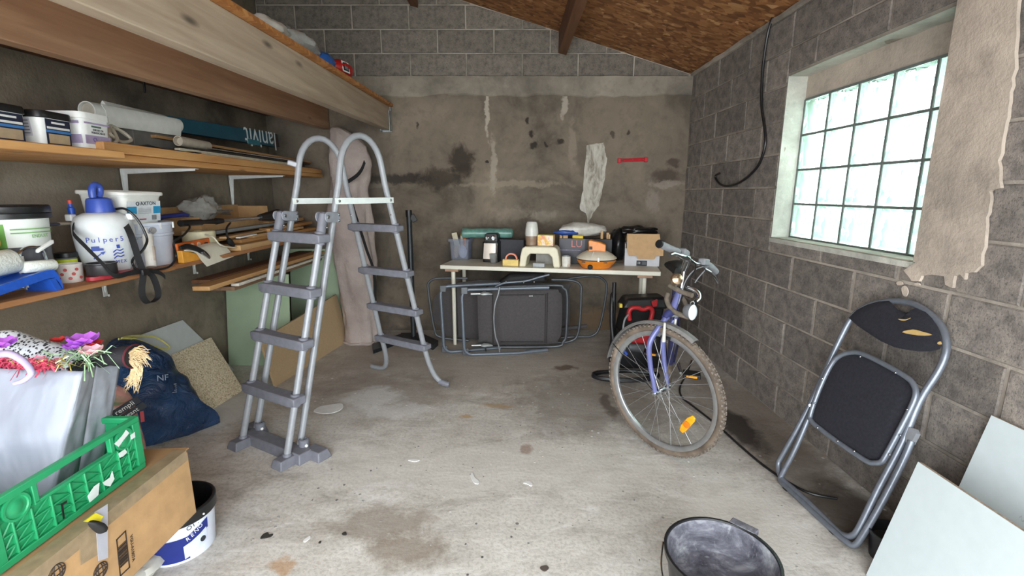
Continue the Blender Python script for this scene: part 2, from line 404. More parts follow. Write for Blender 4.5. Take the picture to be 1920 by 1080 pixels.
# --- floor, walls
struct('floor', MB().lohi((XL - .2, -6, -.15), (XR + .2, YB + .2, 0)), m_floor)
def grid_wall(org, ux, uy, W, H, nx, ny, amp, nrm, sc=2.0):
    mb = MB(); org = V(org); ux = V(ux); uy = V(uy); nrm = V(nrm); vs = []
    for j in range(ny + 1):
        for i in range(nx + 1):
            p = org + ux * (W * i / nx) + uy * (H * j / ny)
            e = amp * (mnoise.noise(p * sc) + .5 * mnoise.noise(p * sc * 3.1))
            if i in (0, nx) or j in (0, ny): e = 0
            vs.append(p + nrm * e)
    mb.add(vs, [[j * (nx + 1) + i, j * (nx + 1) + i + 1, (j + 1) * (nx + 1) + i + 1, (j + 1) * (nx + 1) + i] for j in range(ny) for i in range(nx)])
    return mb
bw = grid_wall((XL, YB, 0), (1, 0, 0), (0, 0, 1), XR - XL + .02, LEDGE, 60, 38, .006, (0, -1, 0))
bw.lohi((XL - .2, YB + .012, -.15), (XR + .2, YB + .2, LEDGE))
wb = struct('wall_back', bw, m_back)
# rough beam band on top of the render
def band(y0, z0, z1, x0, x1, n, depth, low, seed):
    mb = MB(); lo = []; hi = []
    rg = []
    for i in range(n + 1):
        x = x0 + (x1 - x0) * i / n
        zl = z0 + low * (mnoise.noise(V((x * 2.3, seed, 0))) + .6 * mnoise.noise(V((x * 9, seed, 2))))
        zh = z1 + .006 * mnoise.noise(V((x * 8, seed, 5)))
        d = depth * (1 + .5 * mnoise.noise(V((x * 3.5, seed, 9))))
        rg.append([V((x, y0, zl)), V((x, y0 - d * .8, zl + .012)), V((x, y0 - d, (zl + zh) / 2 + .02 * mnoise.noise(V((x * 6, 1, seed))))), V((x, y0 - d * .9, zh)), V((x, y0 + .03, zh))])
    mb.loft(rg)
    return mb
tb = mk('tie_beam_band', band(YB + .004, 2.215, LEDGE + .002, XL + .01, XR, 110, .018, .03, 3.3), render_wall('tie_beam_concrete', (146, 137, 124), dark=.7), V()); tb.parent = wb
# upper gable: mortar bed, then each block
YM, YBL = YB + .040, YB + .028
mb = MB(); mb.prism([(XL - .2, YM, LEDGE - .01), (XR + .02, YM, LEDGE - .01), (XR + .02, YM, roof(XR)), (XL - .2, YM, roof(XL - .2))], (0, .16, 0))
wu = mk('gable_mortar', mb, m_mortar, V()); wu.parent = wb
def clip(poly, f):
    out = []
    for i in range(len(poly)):
        a, b = poly[i], poly[(i + 1) % len(poly)]; fa, fb = f(a), f(b)
        if fa >= 0: out.append(a)
        if (fa >= 0) != (fb >= 0): t = fa / (fa - fb); out.append(tuple(a[k] + (b[k] - a[k]) * t for k in (0, 1)))
    return out
def block2d(poly, to3, depth, name, mat, parent, j=.0, ch=.006):
    """chamfered block from a 2-D outline"""
    n = len(poly); cx = sum(p[0] for p in poly) / n; cy = sum(p[1] for p in poly) / n
    inn = []
    for x, y in poly:
        dx, dy = x - cx, y - cy
        inn.append((x - math.copysign(min(ch, abs(dx)), dx), y - math.copysign(min(ch, abs(dy)), dy)))
    mb = MB(); back = [to3(x, y, depth) for x, y in poly]; mid = [to3(x, y, .004 + j) for x, y in poly]; fr = [to3(x, y, j) for x, y in inn]
    mb.loft([back, mid, fr], cap0=False)
    c = to3(cx, cy, depth)
    o = mk(name, mb, mat, c, angle=20); o.parent = parent; o.location = c
    return o
for k in range(6):
    z0 = LEDGE + .2 * k + .004; off = -.923 if k % 2 == 0 else -.671
    for i in range(-4, 7):
        x0 = off + .508 * i; x1 = x0 + .508
        ply = [(x0 + .007, z0 + .007), (x1 - .007, z0 + .007), (x1 - .007, z0 + .193), (x0 + .007, z0 + .193)]
        for f in (lambda p: p[0] - XL, lambda p: XR - .005 - p[0], lambda p: roof(p[0]) - .012 - p[1]): ply = clip(ply, f) if len(ply) > 2 else []
        if len(ply) > 2 and max(p[0] for p in ply) - min(p[0] for p in ply) > .04 and max(p[1] for p in ply) - min(p[1] for p in ply) > .03:
            block2d(ply, lambda x, z, d: V((x, YBL + d, z)), .05, 'concrete_block', m_block, wb, random.uniform(-.003, .003))
# left wall
lwm = grid_wall((XL, YF, 0), (0, 1, 0), (0, 0, 1), YB - YF, roof(XL), 60, 34, .007, (1, 0, 0))
lwm.lohi((XL - .2, YF, -.15), (XL - .012, YB + .2, roof(XL)))
wl = struct('wall_left', lwm, m_left)
# right wall with the window opening
WY0, WY1, WZ0, WZ1 = 1.84, 2.975, 1.078, 2.03
GX = 1.75
mb = MB(); XM = XR + .006
ztop = roof(XR)
for a, b in (((XM, YF, -.15), (XM + .2, WY0, ztop)), ((XM, WY1, -.15), (XM + .2, YB + .2, ztop)), ((XM, WY0, -.15), (XM + .2, WY1, WZ0)), ((XM, WY0, WZ1), (XM + .2, WY1, ztop))): mb.lohi(a, b)
wr = struct('wall_right', mb, m_dark_mortar)
def rect_minus(y0, y1, z0, z1):
    h = (WY0 - .0, WY1 + .005, WZ0 - .02, WZ1 + .01)
    if y1 <= h[0] or y0 >= h[1] or z1 <= h[2] or z0 >= h[3]: return [(y0, y1, z0, z1)]
    o = []
    if y0 < h[0]: o.append((y0, h[0], z0, z1))
    if y1 > h[1]: o.append((h[1], y1, z0, z1))
    a, b = max(y0, h[0]), min(y1, h[1])
    if z0 < h[2]: o.append((a, b, z0, h[2]))
    if z1 > h[3]: o.append((a, b, h[3], z1))
    return o
for k in range(12):
    z0 = -.015 + .2 * k; z1 = min(z0 + .2, ztop - .005); z0 = max(z0, 0.0)
    off = .22 if k % 2 == 0 else -.03
    for i in range(0, 11):
        y0 = off + .5 * i; y1 = y0 + .5
        y1 = min(y1, YB - .002)
        if y1 - y0 < .06: continue
        for a, b, c, d in rect_minus(y0, y1, z0, z1):
            if b - a < .03 or d - c < .03: continue
            g = .006
            block2d([(a + g, c + g), (b - g, c + g), (b - g, d - g), (a + g, d - g)], lambda y, z, dd: V((XR + dd, y, z)), .04, 'concrete_block', m_block_r, wr, random.uniform(-.004, .003), .005)
# render patch beside the window (hand-trowelled, irregular outline)
pp = [(1916, 0), (1908, 130), (1899, 190), (1890, 244), (1878, 300), (1882, 352), (1864, 363), (1860, 395), (1856, 425), (1846, 498), (1838, 506), (1832, 511), (1816, 512), (1813, 524), (1806, 514), (1795, 516), (1791, 540), (1778, 533), (1776, 517), (1752, 515), (1733, 517), (1728, 528), (1714, 526), (1700, 506), (1722, 492)]
pts = [onX(x, y, XR - .004) for x, y in pp]
sm = []
for i, p in enumerate(pts[:-1]):
    q = pts[i + 1]
    for t in range(4):
        s_ = p.lerp(q, t / 4); e = .010 if i < 9 else .004
        sm.append(s_ + V((0, e * mnoise.noise(s_ * 30), e * mnoise.noise(s_ * 30 + V((9, 9, 9))))))
sm.append(pts[-1])
sm += [V((XR - .004, 1.885, WZ0)), V((XR - .004, 1.885, 2.3)), V((XR - .004, 1.60, 2.31))]
o = mk('render_patch', MB().prism(sm, (-.012, 0, 0)), m_patch, V(), angle=30); o.parent = wr
for pc in ([(1692, 540), (1699, 536), (1704, 546), (1700, 556), (1694, 552)], [(1682, 530), (1690, 527), (1694, 533), (1686, 535)], [(1716, 531), (1724, 530), (1726, 535), (1718, 535)]):
    o = mk('render_smear', MB().prism([onX(x, y, XR - .003) for x, y in cr([V((a, b, 0)) for a, b in pc], 4, True) for x, y in [(x, y)]] if False else [onX(p.x, p.y, XR - .003) for p in cr([V((a, b, 0)) for a, b in pc], 4, True)], (-.004, 0, 0)), m_patch, V()); o.parent = wr
# window: reveal linings, sill, lintel panel, glass blocks
win = bpy.data.objects.new('window_1', None); COL.objects.link(win); win['kind'] = 'structure'; ORG[win.name] = V()
BW, BH = .2245, .2035
GY1 = 2.965; GZ0 = 1.081
part('window_sill', MB().hexa([(XR - .006, WY0, WZ0 - .03), (GX + .1, WY0, WZ0 - .03), (GX + .1, WY1 + .01, WZ0 - .03), (XR - .006, WY1 + .01, WZ0 - .03), (XR - .006, WY0, WZ0 - .006), (GX + .1, WY0, WZ0 + .004), (GX + .1, WY1 + .01, WZ0 + .004), (XR - .006, WY1 + .01, WZ0 - .006)]), m_pale, win)
part('window_jamb', grid_wall((XR - .002, WY1 - .004, WZ0), (1, 0, 0), (0, 0, 1), .2, WZ1 - WZ0, 8, 30, .006, (0, -1, 0), 9), m_pale, win)
part('window_soffit', grid_wall((XR - .002, WY0, WZ1 - .003), (0, 1, 0), (1, 0, 0), WY1 - WY0, .2, 40, 6, .006, (0, 0, -1), 8), m_pale, win)
part('lintel_panel', MB().lohi((GX + .004, WY0, GZ0 + 4 * BH), (GX + .1, WY1, WZ1)), m_patch, win)
part('joint_grid', (lambda q: [q.lohi((GX - .003, GY1 - BW * i - .006, GZ0 - .004), (GX + .004, GY1 - BW * i + .006, GZ0 + 4 * BH)) for i in range(5)] and [q.lohi((GX - .002, WY0, GZ0 + BH * j - .006), (GX + .004, GY1, GZ0 + BH * j + .006)) for j in range(5)] and q)(MB()), M('joint_mortar_grey', (110, 116, 112), .9), win)
def glass_mat():
    n = NT('wavy_glass_block')
    v = n.obj(); wv = n.noise(7, n.mapping(v, (1, 1.5, .7), (.6, 0, 0)), 1.5, .45, 1.2)
    n.color(rgb(214, 234, 226)); n.b.inputs['Roughness'].default_value = .02; n.b.inputs['Transmission Weight'].default_value = 1.0; n.b.inputs['IOR'].default_value = 1.2
    n.bump(wv, .6, .06)
    tl = n.n('ShaderNodeBsdfTranslucent'); tl.inputs[0].default_value = rgb(208, 232, 222)
    mx = n.n('ShaderNodeMixShader'); mx.inputs[0].default_value = .22; n.l(n.b.outputs[0], mx.inputs[1]); n.l(tl.outputs[0], mx.inputs[2]); n.l(mx.outputs[0], n.out.inputs[0])
    return n.m
m_glass = glass_mat()
def ring_block(y0, y1, z0, z1):
    """a glass block: flat rim around a slightly dished face, front and back"""
    mb = MB(); g = .006; y0 += g; y1 -= g; z0 += g; z1 -= g
    def rect(e, x): return [V((x, y0 + e, z0 + e)), V((x, y1 - e, z0 + e)), V((x, y1 - e, z1 - e)), V((x, y0 + e, z1 - e))]
    mb.loft([rect(.020, GX + .006), rect(.016, GX + .003), rect(.004, GX), rect(0, GX + .004), rect(0, GX + .074), rect(.004, GX + .078), rect(.016, GX + .076), rect(.020, GX + .073)])
    return mb
for i in range(5):
    for j in range(4):
        y1 = GY1 - BW * i; y0 = max(y1 - BW, WY0 - .005)
        m_ = ring_block(y0, y1, GZ0 + BH * j, GZ0 + BH * (j + 1)); c = V((GX + .04, (y0 + y1) / 2, GZ0 + BH * (j + .5)))
        o = mk('glass_block', m_, m_glass, c, angle=60); o.parent = win; o.location = c
# front wall with the open garage door, roof
mb = MB(); mb.lohi((XL - .2, YF - .2, -.15), (-2.0, YF, 2.25)); mb.lohi((1.45, YF - .2, -.15), (XR + .2, YF, 2.25))
mb.prism([(XL - .2, YF, 2.25), (XR + .2, YF, 2.25), (XR + .2, YF, roof(XR + .2)), (XL - .2, YF, roof(XL - .2))], (0, -.2, 0))
struct('wall_front', mb, m_left)
xa, xb = XL - .25, XR + .3
cl = struct('ceiling', MB().prism([(xa, YF - .3, roof(xa)), (xb, YF - .3, roof(xb)), (xb, YF - .3, roof(xb) + .05), (xa, YF - .3, roof(xa) + .05)], (0, YB + .6 - YF, 0)), m_osb)
for pxx, pyy in ((1055, 90), (775, 5)):
    q = onY(pxx, pyy, YB); xx = q.x; zt = roof(xx) - .001
    part('purlin', MB().hexa([(xx - .035, YF, zt - .17), (xx + .035, YF, zt - .17 - .02), (xx + .035, YB + .035, zt - .19), (xx - .035, YB + .035, zt - .17), (xx - .035, YF, zt + .008), (xx + .035, YF, zt - .012), (xx + .035, YB + .035, zt - .012), (xx - .035, YB + .035, zt + .008)]), m_beam, cl) if ORG.setdefault('ceiling', V()) is not None else None
# mortar smear where roof meets right wall
o = mk('eaves_mortar', band(0, 0, 0, 0, 1, 2, 0, 0, 0) if False else MB().tube([V((XR - .004, y_, roof(XR) - .012 + .008 * mnoise.noise(V((y_ * 6, 0, 0))))) for y_ in [YF + (YB - YF) * i / 60 for i in range(61)]], [.018 + .008 * mnoise.noise(V((i * .7, 3, 0))) for i in range(61)], 6), m_dark_mortar, V()); o.parent = wr
# ground outside the window
struct('exterior_ground', MB().lohi((XR + .25, -6, -.2), (14, 12, -.05)), M('outside_grass', (96, 112, 84), .9, 0, .3, 3))

struct('refraction_wall', MB().lohi((7.0, -4, -.1), (7.3, 11, 1.25)), M('refraction_wall_grey', (84, 92, 104), .9, 0, .3, 2))  # unseen wall added to darken the refractions in the lower glass blocks
# trowelled white patch and red-brown stains on the back wall
n_ = NT('trowelled_white'); n_.color(n_.ramp(n_.noise(16, n_.mapping(n_.obj(), (1, 1, .35)), 6, .7, .5), [(.36, rgb(132, 122, 108)), (.50, rgb(186, 180, 168)), (.7, rgb(214, 210, 200))])); n_.b.inputs['Roughness'].default_value = .9; n_.bump(n_.noise(30, None, 5), .4, .006)
pp = [(1100, 272), (1112, 270), (1132, 268), (1134, 285), (1138, 297), (1135, 328), (1129, 357), (1124, 385), (1113, 399), (1106, 412), (1104, 426), (1101, 414), (1099, 400), (1088, 394), (1087, 384), (1093, 357), (1096, 314), (1099, 290)]
pts = []
for i in range(len(pp)):
    a = onY(*pp[i], YB - .008); b = onY(*pp[(i + 1) % len(pp)], YB - .008)
    for t in range(4): s_ = a.lerp(b, t / 4); pts.append(s_ + V((.008 * mnoise.noise(s_ * 40), 0, .006 * mnoise.noise(s_ * 40 + V((5, 5, 5))))))
o = mk('trowelled_patch', MB().prism(pts, (0, .012, 0)), n_.m, V()); o.parent = wb
# ================================================================== LOFT AND SHELVES ON THE LEFT
m_white = M('white_plastic', (232, 234, 232), .4, var=.04)
m_whitemetal = M('white_enamel', (226, 228, 226), .35, .1, .05, 40)
m_black = M('black_plastic', (26, 26, 28), .38, var=.2)
m_blackmatt = M('black_matt', (30, 29, 30), .75, var=.25, bump=.2)
m_grey = M('grey_print', (120, 124, 128), .6)
m_ink = M('dark_print', (40, 44, 52), .6)
m_blue = M('blue_plastic', (52, 82, 168), .35, var=.12)
m_card = M('brown_cardboard', (186, 148, 104), .85, var=.10, scale=14, bump=.15, bscale=60)
m_steel = M('bright_steel', (205, 208, 210), .22, 1.0, .06, 60)
loft = thing('storage_loft', (-1.7, 2.4, 1.9), 'timber loft of two long joists under a chipboard deck along the left wall', 'loft')
SL = .027
def lz(z, y): return z - SL * (4.52 - y)
def beam(mb, x0, x1, z0, z1, ya, yb):
    return mb.hexa([(x0, ya, lz(z0, ya)), (x1, ya, lz(z0, ya)), (x1, yb, lz(z0, yb)), (x0, yb, lz(z0, yb)), (x0, ya, lz(z1, ya)), (x1, ya, lz(z1, ya)), (x1, yb, lz(z1, yb)), (x0, yb, lz(z1, yb))])
part('joist', beam(MB(), -1.185, -1.118, 1.918, 2.122, -.45, 4.515), m_joist, loft, bevel=.004, label='weathered grey front joist')
part('joist', beam(MB(), -1.75, -1.682, 1.925, 2.122, -.45, 4.53), m_joist2, loft, bevel=.004, label='browner rear joist')
part('ledger', beam(MB(), -2.262, -2.21, 2.045, 2.122, -.45, 4.53), m_beam, loft, bevel=.003)
part('deck_panel', beam(MB(), -2.26, -1.085, 2.1225, 2.146, -.45, 1.55), m_osb2, loft)
part('deck_panel', beam(MB(), -2.26, -1.082, 2.1225, 2.146, 1.555, 3.05), m_osb2, loft)
part('deck_panel', beam(MB(), -2.26, -1.086, 2.1225, 2.146, 3.055, 4.53), m_osb2, loft)
mb = MB(); mb.lohi((-1.19, 4.516, 1.90), (-1.105, 4.535, 2.12)); mb.lohi((-1.114, 4.46, 1.905), (-1.106, 4.52, 2.08)); mb.lohi((-1.197, 4.46, 1.905), (-1.189, 4.52, 2.08))
part('joist_hanger', mb, m_galv, loft)
tag(part('wall_hook', MB().tube(cr([(-2.255, 3.0, 2.05), (-2.22, 2.99, 2.045), (-2.2, 2.99, 2.01), (-2.2, 2.99, 1.955), (-2.205, 2.99, 1.94)], 4), .007, 8), m_black, loft), 'small dark metal hook')
# things lying on the loft
def lump(name, c, r, mat, label, cat, seed, group=None, nsc=7, jit=.3):
    mb = MB(); c = V(c); n, k = 26, 14; rings = []
    for j in range(1, k):
        t = math.pi * j / k; row = []
        for i in range(n):
            p = V((math.sin(t) * math.cos(2 * math.pi * i / n), math.sin(t) * math.sin(2 * math.pi * i / n), -math.cos(t)))
            e = 1 + jit * (mnoise.noise(p * 1.8 + V((seed, 0, 0))) + .6 * mnoise.noise(p * 5 + V((0, seed, 0))))
            q = V((p.x * r[0], p.y * r[1], p.z * r[2])) * e; q.z = max(q.z, -r[2] * .9)
            row.append(c + q)
        rings.append(row)
    mb.loft(rings)
    return solo(name, mb, mat, label, cat, group, angle=60)
m_redbag = M('red_film', (176, 34, 32), .35, var=.15, scale=14, bump=.4)
m_bluebag = M('blue_film', (40, 104, 190), .3, var=.2, scale=20, bump=.4)
m_clear = clear('clear_film', (232, 232, 228), .42, .12)
def loft_at(x, y, X): p = onX(x, y, X); return p
rb = thing('red_package', (-1.2, 3.48, lz(2.147, 3.48)), 'red plastic package with a white-framed dark emblem, on the loft edge', 'package')
zb = lz(2.147, 3.48)
bagm = pillow([V((-1.2 + .10 * math.cos(t), 3.48 + .16 * math.sin(t) * .9, zb + .062 + .058 * math.sin(t * 1.0 + .4) )) for t in [2 * math.pi * i / 28 for i in range(28)]], (.8, -.6, .25), .05, .05, 8, .008, 20)
for v_ in bagm.v: v_.z = max(v_.z, zb + .001)
bagm = MB(); rings = []
for j in range(1, 12):
    t = math.pi * j / 12
    rings.append([V((-1.2 + .095 * math.sin(t) * math.cos(a) * (1 + .1 * mnoise.noise(V((a, t, 2)))), 3.48 + .13 * math.sin(t) * math.sin(a), zb + .064 - .064 * math.cos(t) * (1 + .15 * mnoise.noise(V((a * 2, t, 5)))) + .002)) for a in [2 * math.pi * i / 24 for i in range(24)]])
bagm.loft(rings)
part('bag', bagm, m_redbag, rb, angle=60)
q = V((-1.128, 3.415, zb + .068)); xd = V((.35, .75, -.08)).normalized(); yd = V((-.25, .02, 1))
fr_ = frame(xd, yd)
def plate(o, fm, w_, h_, t=.002): return MB().box(V(o), (w_, h_, t), fm)
part('emblem', plate(q, fr_, .062, .072, .004), m_white, rb); part('emblem_field', plate(q + fr_.col[2] * .003, fr_, .046, .054, .003), m_ink, rb)
part('emblem_mark', MB().prism([q + fr_.col[2] * .005 + fr_.col[0] * a + fr_.col[1] * b for a, b in ((-.016, -.018), (.016, -.018), (.005, .018), (-.005, .018))], fr_.col[2] * .001), m_grey, rb)
lump('blue_film_roll', (-1.21, 3.22, lz(2.147, 3.22) + .055), (.07, .13, .055), m_bluebag, 'crumpled blue plastic bag beside the red package on the loft', 'bag', 3.0)
lump('clear_plastic_bag', (-1.22, 2.90, lz(2.147, 2.9) + .072), (.10, .20, .07), m_clear, 'crumpled clear plastic bag lying on the far half of the loft edge', 'bag', 8.0)
lump('white_plastic_sack', (-1.22, 2.55, lz(2.147, 2.55) + .052), (.09, .16, .05), M('cloudy_sack', (196, 192, 184), .4, bump=.3), 'whitish plastic sack on the loft behind the clear bag', 'bag', 14.0)
lump('pale_plastic_wrap', (-1.75, 3.0, lz(2.147, 3) + .15), (.09, .14, .16), M('pale_wrap', (150, 152, 156), .5, bump=.3), 'pale grey wrapped bundle far back on the loft deck', 'bag', 21.0)
# ---- upper shelf
us = thing('upper_shelf', (-2.0, 2.6, 1.49), 'upper pine shelf along the left wall holding the rolls and paint tubs', 'shelf')
part('board', MB().prism([(-1.70, 0.2, 1.49), (-1.615, 2.03, 1.49), (-2.255, 2.03, 1.49), (-2.255, .2, 1.49)], (0, 0, .030)), m_pine, us, bevel=.003)
part('board', MB().prism([(-1.735, 2.0, 1.4895), (-1.735, 4.42, 1.4895), (-2.255, 4.42, 1.4895), (-2.255, 2.032, 1.4895), (-1.735, 2.032, 1.4895)][1:], (0, 0, .03)), m_pine, us, bevel=.003)
part('board', MB().prism([(-1.70, 2.032, 1.520), (-1.735, 4.40, 1.520), (-2.1, 4.40, 1.520), (-2.1, 2.032, 1.520)], (0, 0, .042)), m_pine, us, bevel=.004)
def bracket(mb_y, zt, L, H, parent, x0=XL + .008):
    mb = MB(); y = mb_y
    mb.lohi((x0, y - .013, zt - H), (x0 + .004, y + .013, zt)); mb.lohi((x0, y - .013, zt - .004), (x0 + L, y + .013, zt))
    mb.prism([(x0 + .002, y - .0015, zt - H * .95), (x0 + .03, y - .0015, zt - .03), (x0 + L * .97, y - .0015, zt - .012), (x0 + L * .97, y - .0015, zt - .002), (x0 + .002, y - .0015, zt - .002)], (0, .003, 0))
    mb.tube([(x0 + .02, y, zt - H), (x0 + .02, y, zt - H + .012)], .005, 6)
    return part('bracket', mb, m_whitemetal, parent)
for y in (1.5, 2.80, 3.86): bracket(y, 1.489, .44, .34, us)
# ---- tubs on the upper shelf
m_lab_dark = M('tub_label_navy', (34, 40, 62), .5, var=.1); m_lab_blue = M('tub_label_blue', (70, 132, 200), .5); m_lab_sand = M('tub_label_sand', (188, 168, 138), .6); m_lilac = M('tub_label_lilac', (172, 158, 190), .5)
def tub(name, c, w_, d, h, rot, lid, label, group=None, lidlip=.012):
    """rounded-square pail: body, lid"""
    t = thing(name, c, label, 'paint tub', group); c = V(c); m = Matrix.Rotation(rot, 3, 'Z')
    def rg(k, z): return [c + m @ p for p in rrect(w_ * k, d * k, .03 * k, z)]
    part('body', MB().loft([rg(.86, .0), rg(.87, .004), rg(.96, h - .03), rg(.965, h - .02)]), m_white, t)
    part('lid', MB().loft([rg(1.0, h - .026), rg(1.02, h - .024), rg(1.02, h - .006), rg(1.0, h), rg(.93, h + .001), rg(.92, h - .004)]), lid, t)
    return t, m, c
def face(t, m, c, w_, d, h, ang, items):
    """items on one side face: (u0,u1,v0,v1,mat,name) in metres from centre / bottom"""
    fm = m @ Matrix.Rotation(ang, 3, 'Z'); half = d / 2
    for (u0, u1, v0, v1, mat, nm) in items:
        def P_(u, v): return c + fm @ V((u, -half * (.865 + .10 * v / h) - .0012, v))
        part(nm, MB().prism([P_(u0, v0), P_(u1, v0), P_(u1, v1), P_(u0, v1)], fm @ V((0, -.0012, 0))), mat, t)
TS = .15
for k, (X_, y_, lab) in enumerate(((-1.80, 1.69, 'square white paint tub with black lid at the left end of the upper shelf'), (-1.80, 1.87, 'square white paint tub with black lid beside the white-lidded tub'))):
    t, m, c = tub('paint_tub', (X_, y_, 1.521), TS, TS, .128, R(3), m_black, lab)
    face(t, m, c, TS, TS, .128, R(90), [(-.052, .052, .008, .100, m_lab_dark, 'label')])
    fm = m @ Matrix.Rotation(R(90), 3, 'Z')
    def fl(u, v, o_=.0026): return c + fm @ V((u, -TS / 2 * (.865 + .10 * v / .128) - o_, v))
    for u0, u1, v0, v1, mat, nm in ((-.044, .044, .013, .047, m_lab_sand, 'label_swatch'), (-.052, .052, .052, .061, m_lab_blue, 'label_band'), (-.048, .048, .065, .073, m_white, 'label_strip'), (-.028, .028, .084, .091, m_white, 'label_brand_strip')):
        part(nm, MB().prism([fl(u0, v0), fl(u1, v0), fl(u1, v1), fl(u0, v1)], fm @ V((0, -.0008, 0))), mat, t)
    face(t, m, c, TS, TS, .128, 0, [(-.06, .035, .036, .10, M('tub_side_print', (206, 204, 214), .5), 'side_print')])
    for q in range(5): face(t, m, c, TS + .004, TS + .004, .128, 0, [(.0, .030, .044 + .011 * q, .048 + .011 * q, m_grey, 'print_line')])
t, m, c = tub('filler_tub', (-1.805, 2.045, 1.521), .16, .165, .150, R(4), m_white, 'white filler tub with lilac band and white lid, right of the black-lidded tubs')
face(t, m, c, .16, .165, .150, R(0), [(-.066, .066, .028, .062, m_lilac, 'label_band'), (-.066, .066, .104, .114, m_lilac, 'label_rim')])
face(t, m, c, .16, .16, .150, R(90), [(-.066, .066, .028, .062, m_lilac, 'label_band'), (-.066, .066, .106, .113, m_lilac, 'label_rim'), (-.03, .02, .094, .101, M('label_green', (84, 110, 100), .5), 'brand_strip')])
fm = m @ Matrix.Rotation(R(90), 3, 'Z')
def fp(u, v): return c + fm @ V((u, -.08 * (.865 + .10 * v / .150) - .0034, v))
lettering('ENDUIT DE', .011, fp(.0, .084), fm.col[0], V((0, 0, 1)), m_ink, t); lettering('REBOUCHAGE', .011, fp(.0, .073), fm.col[0], V((0, 0, 1)), m_ink, t)
part('label_ring', MB().tube([fp(-.02 + .008 * math.cos(a), .045 + .008 * math.sin(a)) for a in [2 * math.pi * i / 16 for i in range(16)]], .0012, 6, closed=True), M('violet_print', (96, 80, 150), .5), t)
# ---- cream cable, dark sheet, rolls
m_cream = M('cream_plastic', (214, 206, 188), .5, var=.06)
pts = cr([onX(*q) for q in ((206, 268, -1.85), (208, 240, -1.88), (220, 262, -1.82), (205, 270, -1.80), (204, 240, -1.9), (228, 246, -1.9), (246, 262, -1.88), (228, 266, -1.86), (206, 250, -1.84), (210, 236, -1.9), (240, 256, -1.9))], 6)
for p in pts: p.z = max(p.z, 1.569)
solo('cream_cable', MB().tube(pts, .0075, 8), m_cream, 'loose loops of cream cable on the upper shelf beside the tubs', 'cable')
mb = MB(); vs = []
for j in range(5):
    for i in range(9):
        p = V((-2.0 + .06 * j, 2.36 + .05 * i, 1.5635 + .012 * (1 + mnoise.noise(V((i * .5, j * .6, 1))))))
        vs.append(p)
mb.add(vs, [[j * 9 + i, j * 9 + i + 1, (j + 1) * 9 + i + 1, (j + 1) * 9 + i] for j in range(4) for i in range(8)])
o = solo('black_sheet', mb, m_blackmatt, 'crumpled black sheet lying on the upper shelf under the white roll', 'sheet'); sm_ = o.modifiers.new('thickness', 'SOLIDIFY'); sm_.thickness = .004; sm_.offset = 1
# big white paper roll
a = V((-1.95, 2.27, 1.722)); b = V((-1.95, 2.86, 1.735)); T = (b - a).normalized()
roll = thing('paper_roll', (-1.95, 2.5, 1.69), 'large white paper roll with an open end above the white tub', 'roll')
fm = frame(V((1, 0, 0)), V((0, 0, 1))); fm = Matrix((V((1, 0, 0)), V((0, 0, 1)), -T)).transposed() if False else frame(T.cross(V((0, 0, 1))), V((0, 0, 1)))
def circ(c, r, n=28): ux = V((1, 0, 0)); uz = V((0, 0, 1)); return [c + ux * r * math.cos(2 * math.pi * i / n) + uz * r * math.sin(2 * math.pi * i / n) for i in range(n)]
m_paper = M('white_paper', (222, 222, 216), .7, var=.05)
mb = MB().loft([circ(a, .036), circ(a, .0405), circ(a.lerp(b, .5), .041), circ(b, .041), circ(b, .012)], cap0=False); mb.loft([circ(a, .036), circ(a + T * .09, .035), circ(a + T * .091, .005)], cap0=False)
part('roll', mb, m_paper, roll)
part('core', MB().loft([circ(a + T * .012, .034), circ(a + T * .014, .002)]), M('cardboard_core', (186, 178, 164), .8), roll)
part('loose_sheet', MB().loft([[a + T * s_ + V((.03 - .0 * s_, 0, .034)), a + T * s_ + V((.047, 0, .006)), a + T * s_ + V((.046, 0, -.03)), a + T * s_ + V((.038, 0, -.062)), a + T * s_ + V((.036, 0, -.062)), a + T * s_ + V((.043, 0, -.03)), a + T * s_ + V((.044, 0, .005)), a + T * s_ + V((.028, 0, .033))] for s_ in (.05, .3, .56)]), m_paper, roll)
part('outer_sheet', MB().loft([[a + T * s_ + V((-.02, 0, .036)), a + T * s_ + V((-.005, 0, .058 - .03 * (s_ - .1))), a + T * s_ + V((-.002, 0, .058 - .03 * (s_ - .1))), a + T * s_ + V((.012, 0, .039))] for s_ in (.1, .3, .5)]), m_paper, roll)
# support under the roll (stacked boards)
m_osbst = M('dark_board', (58, 52, 46), .7, var=.2)
solo('grey_carton', MB().lohi((-2.08, 2.5, 1.563), (-1.93, 2.8, 1.672)), M('grey_carton_board', (112, 108, 102), .8), 'grey carton on the upper shelf under the paper roll', 'box', bevel=.003)
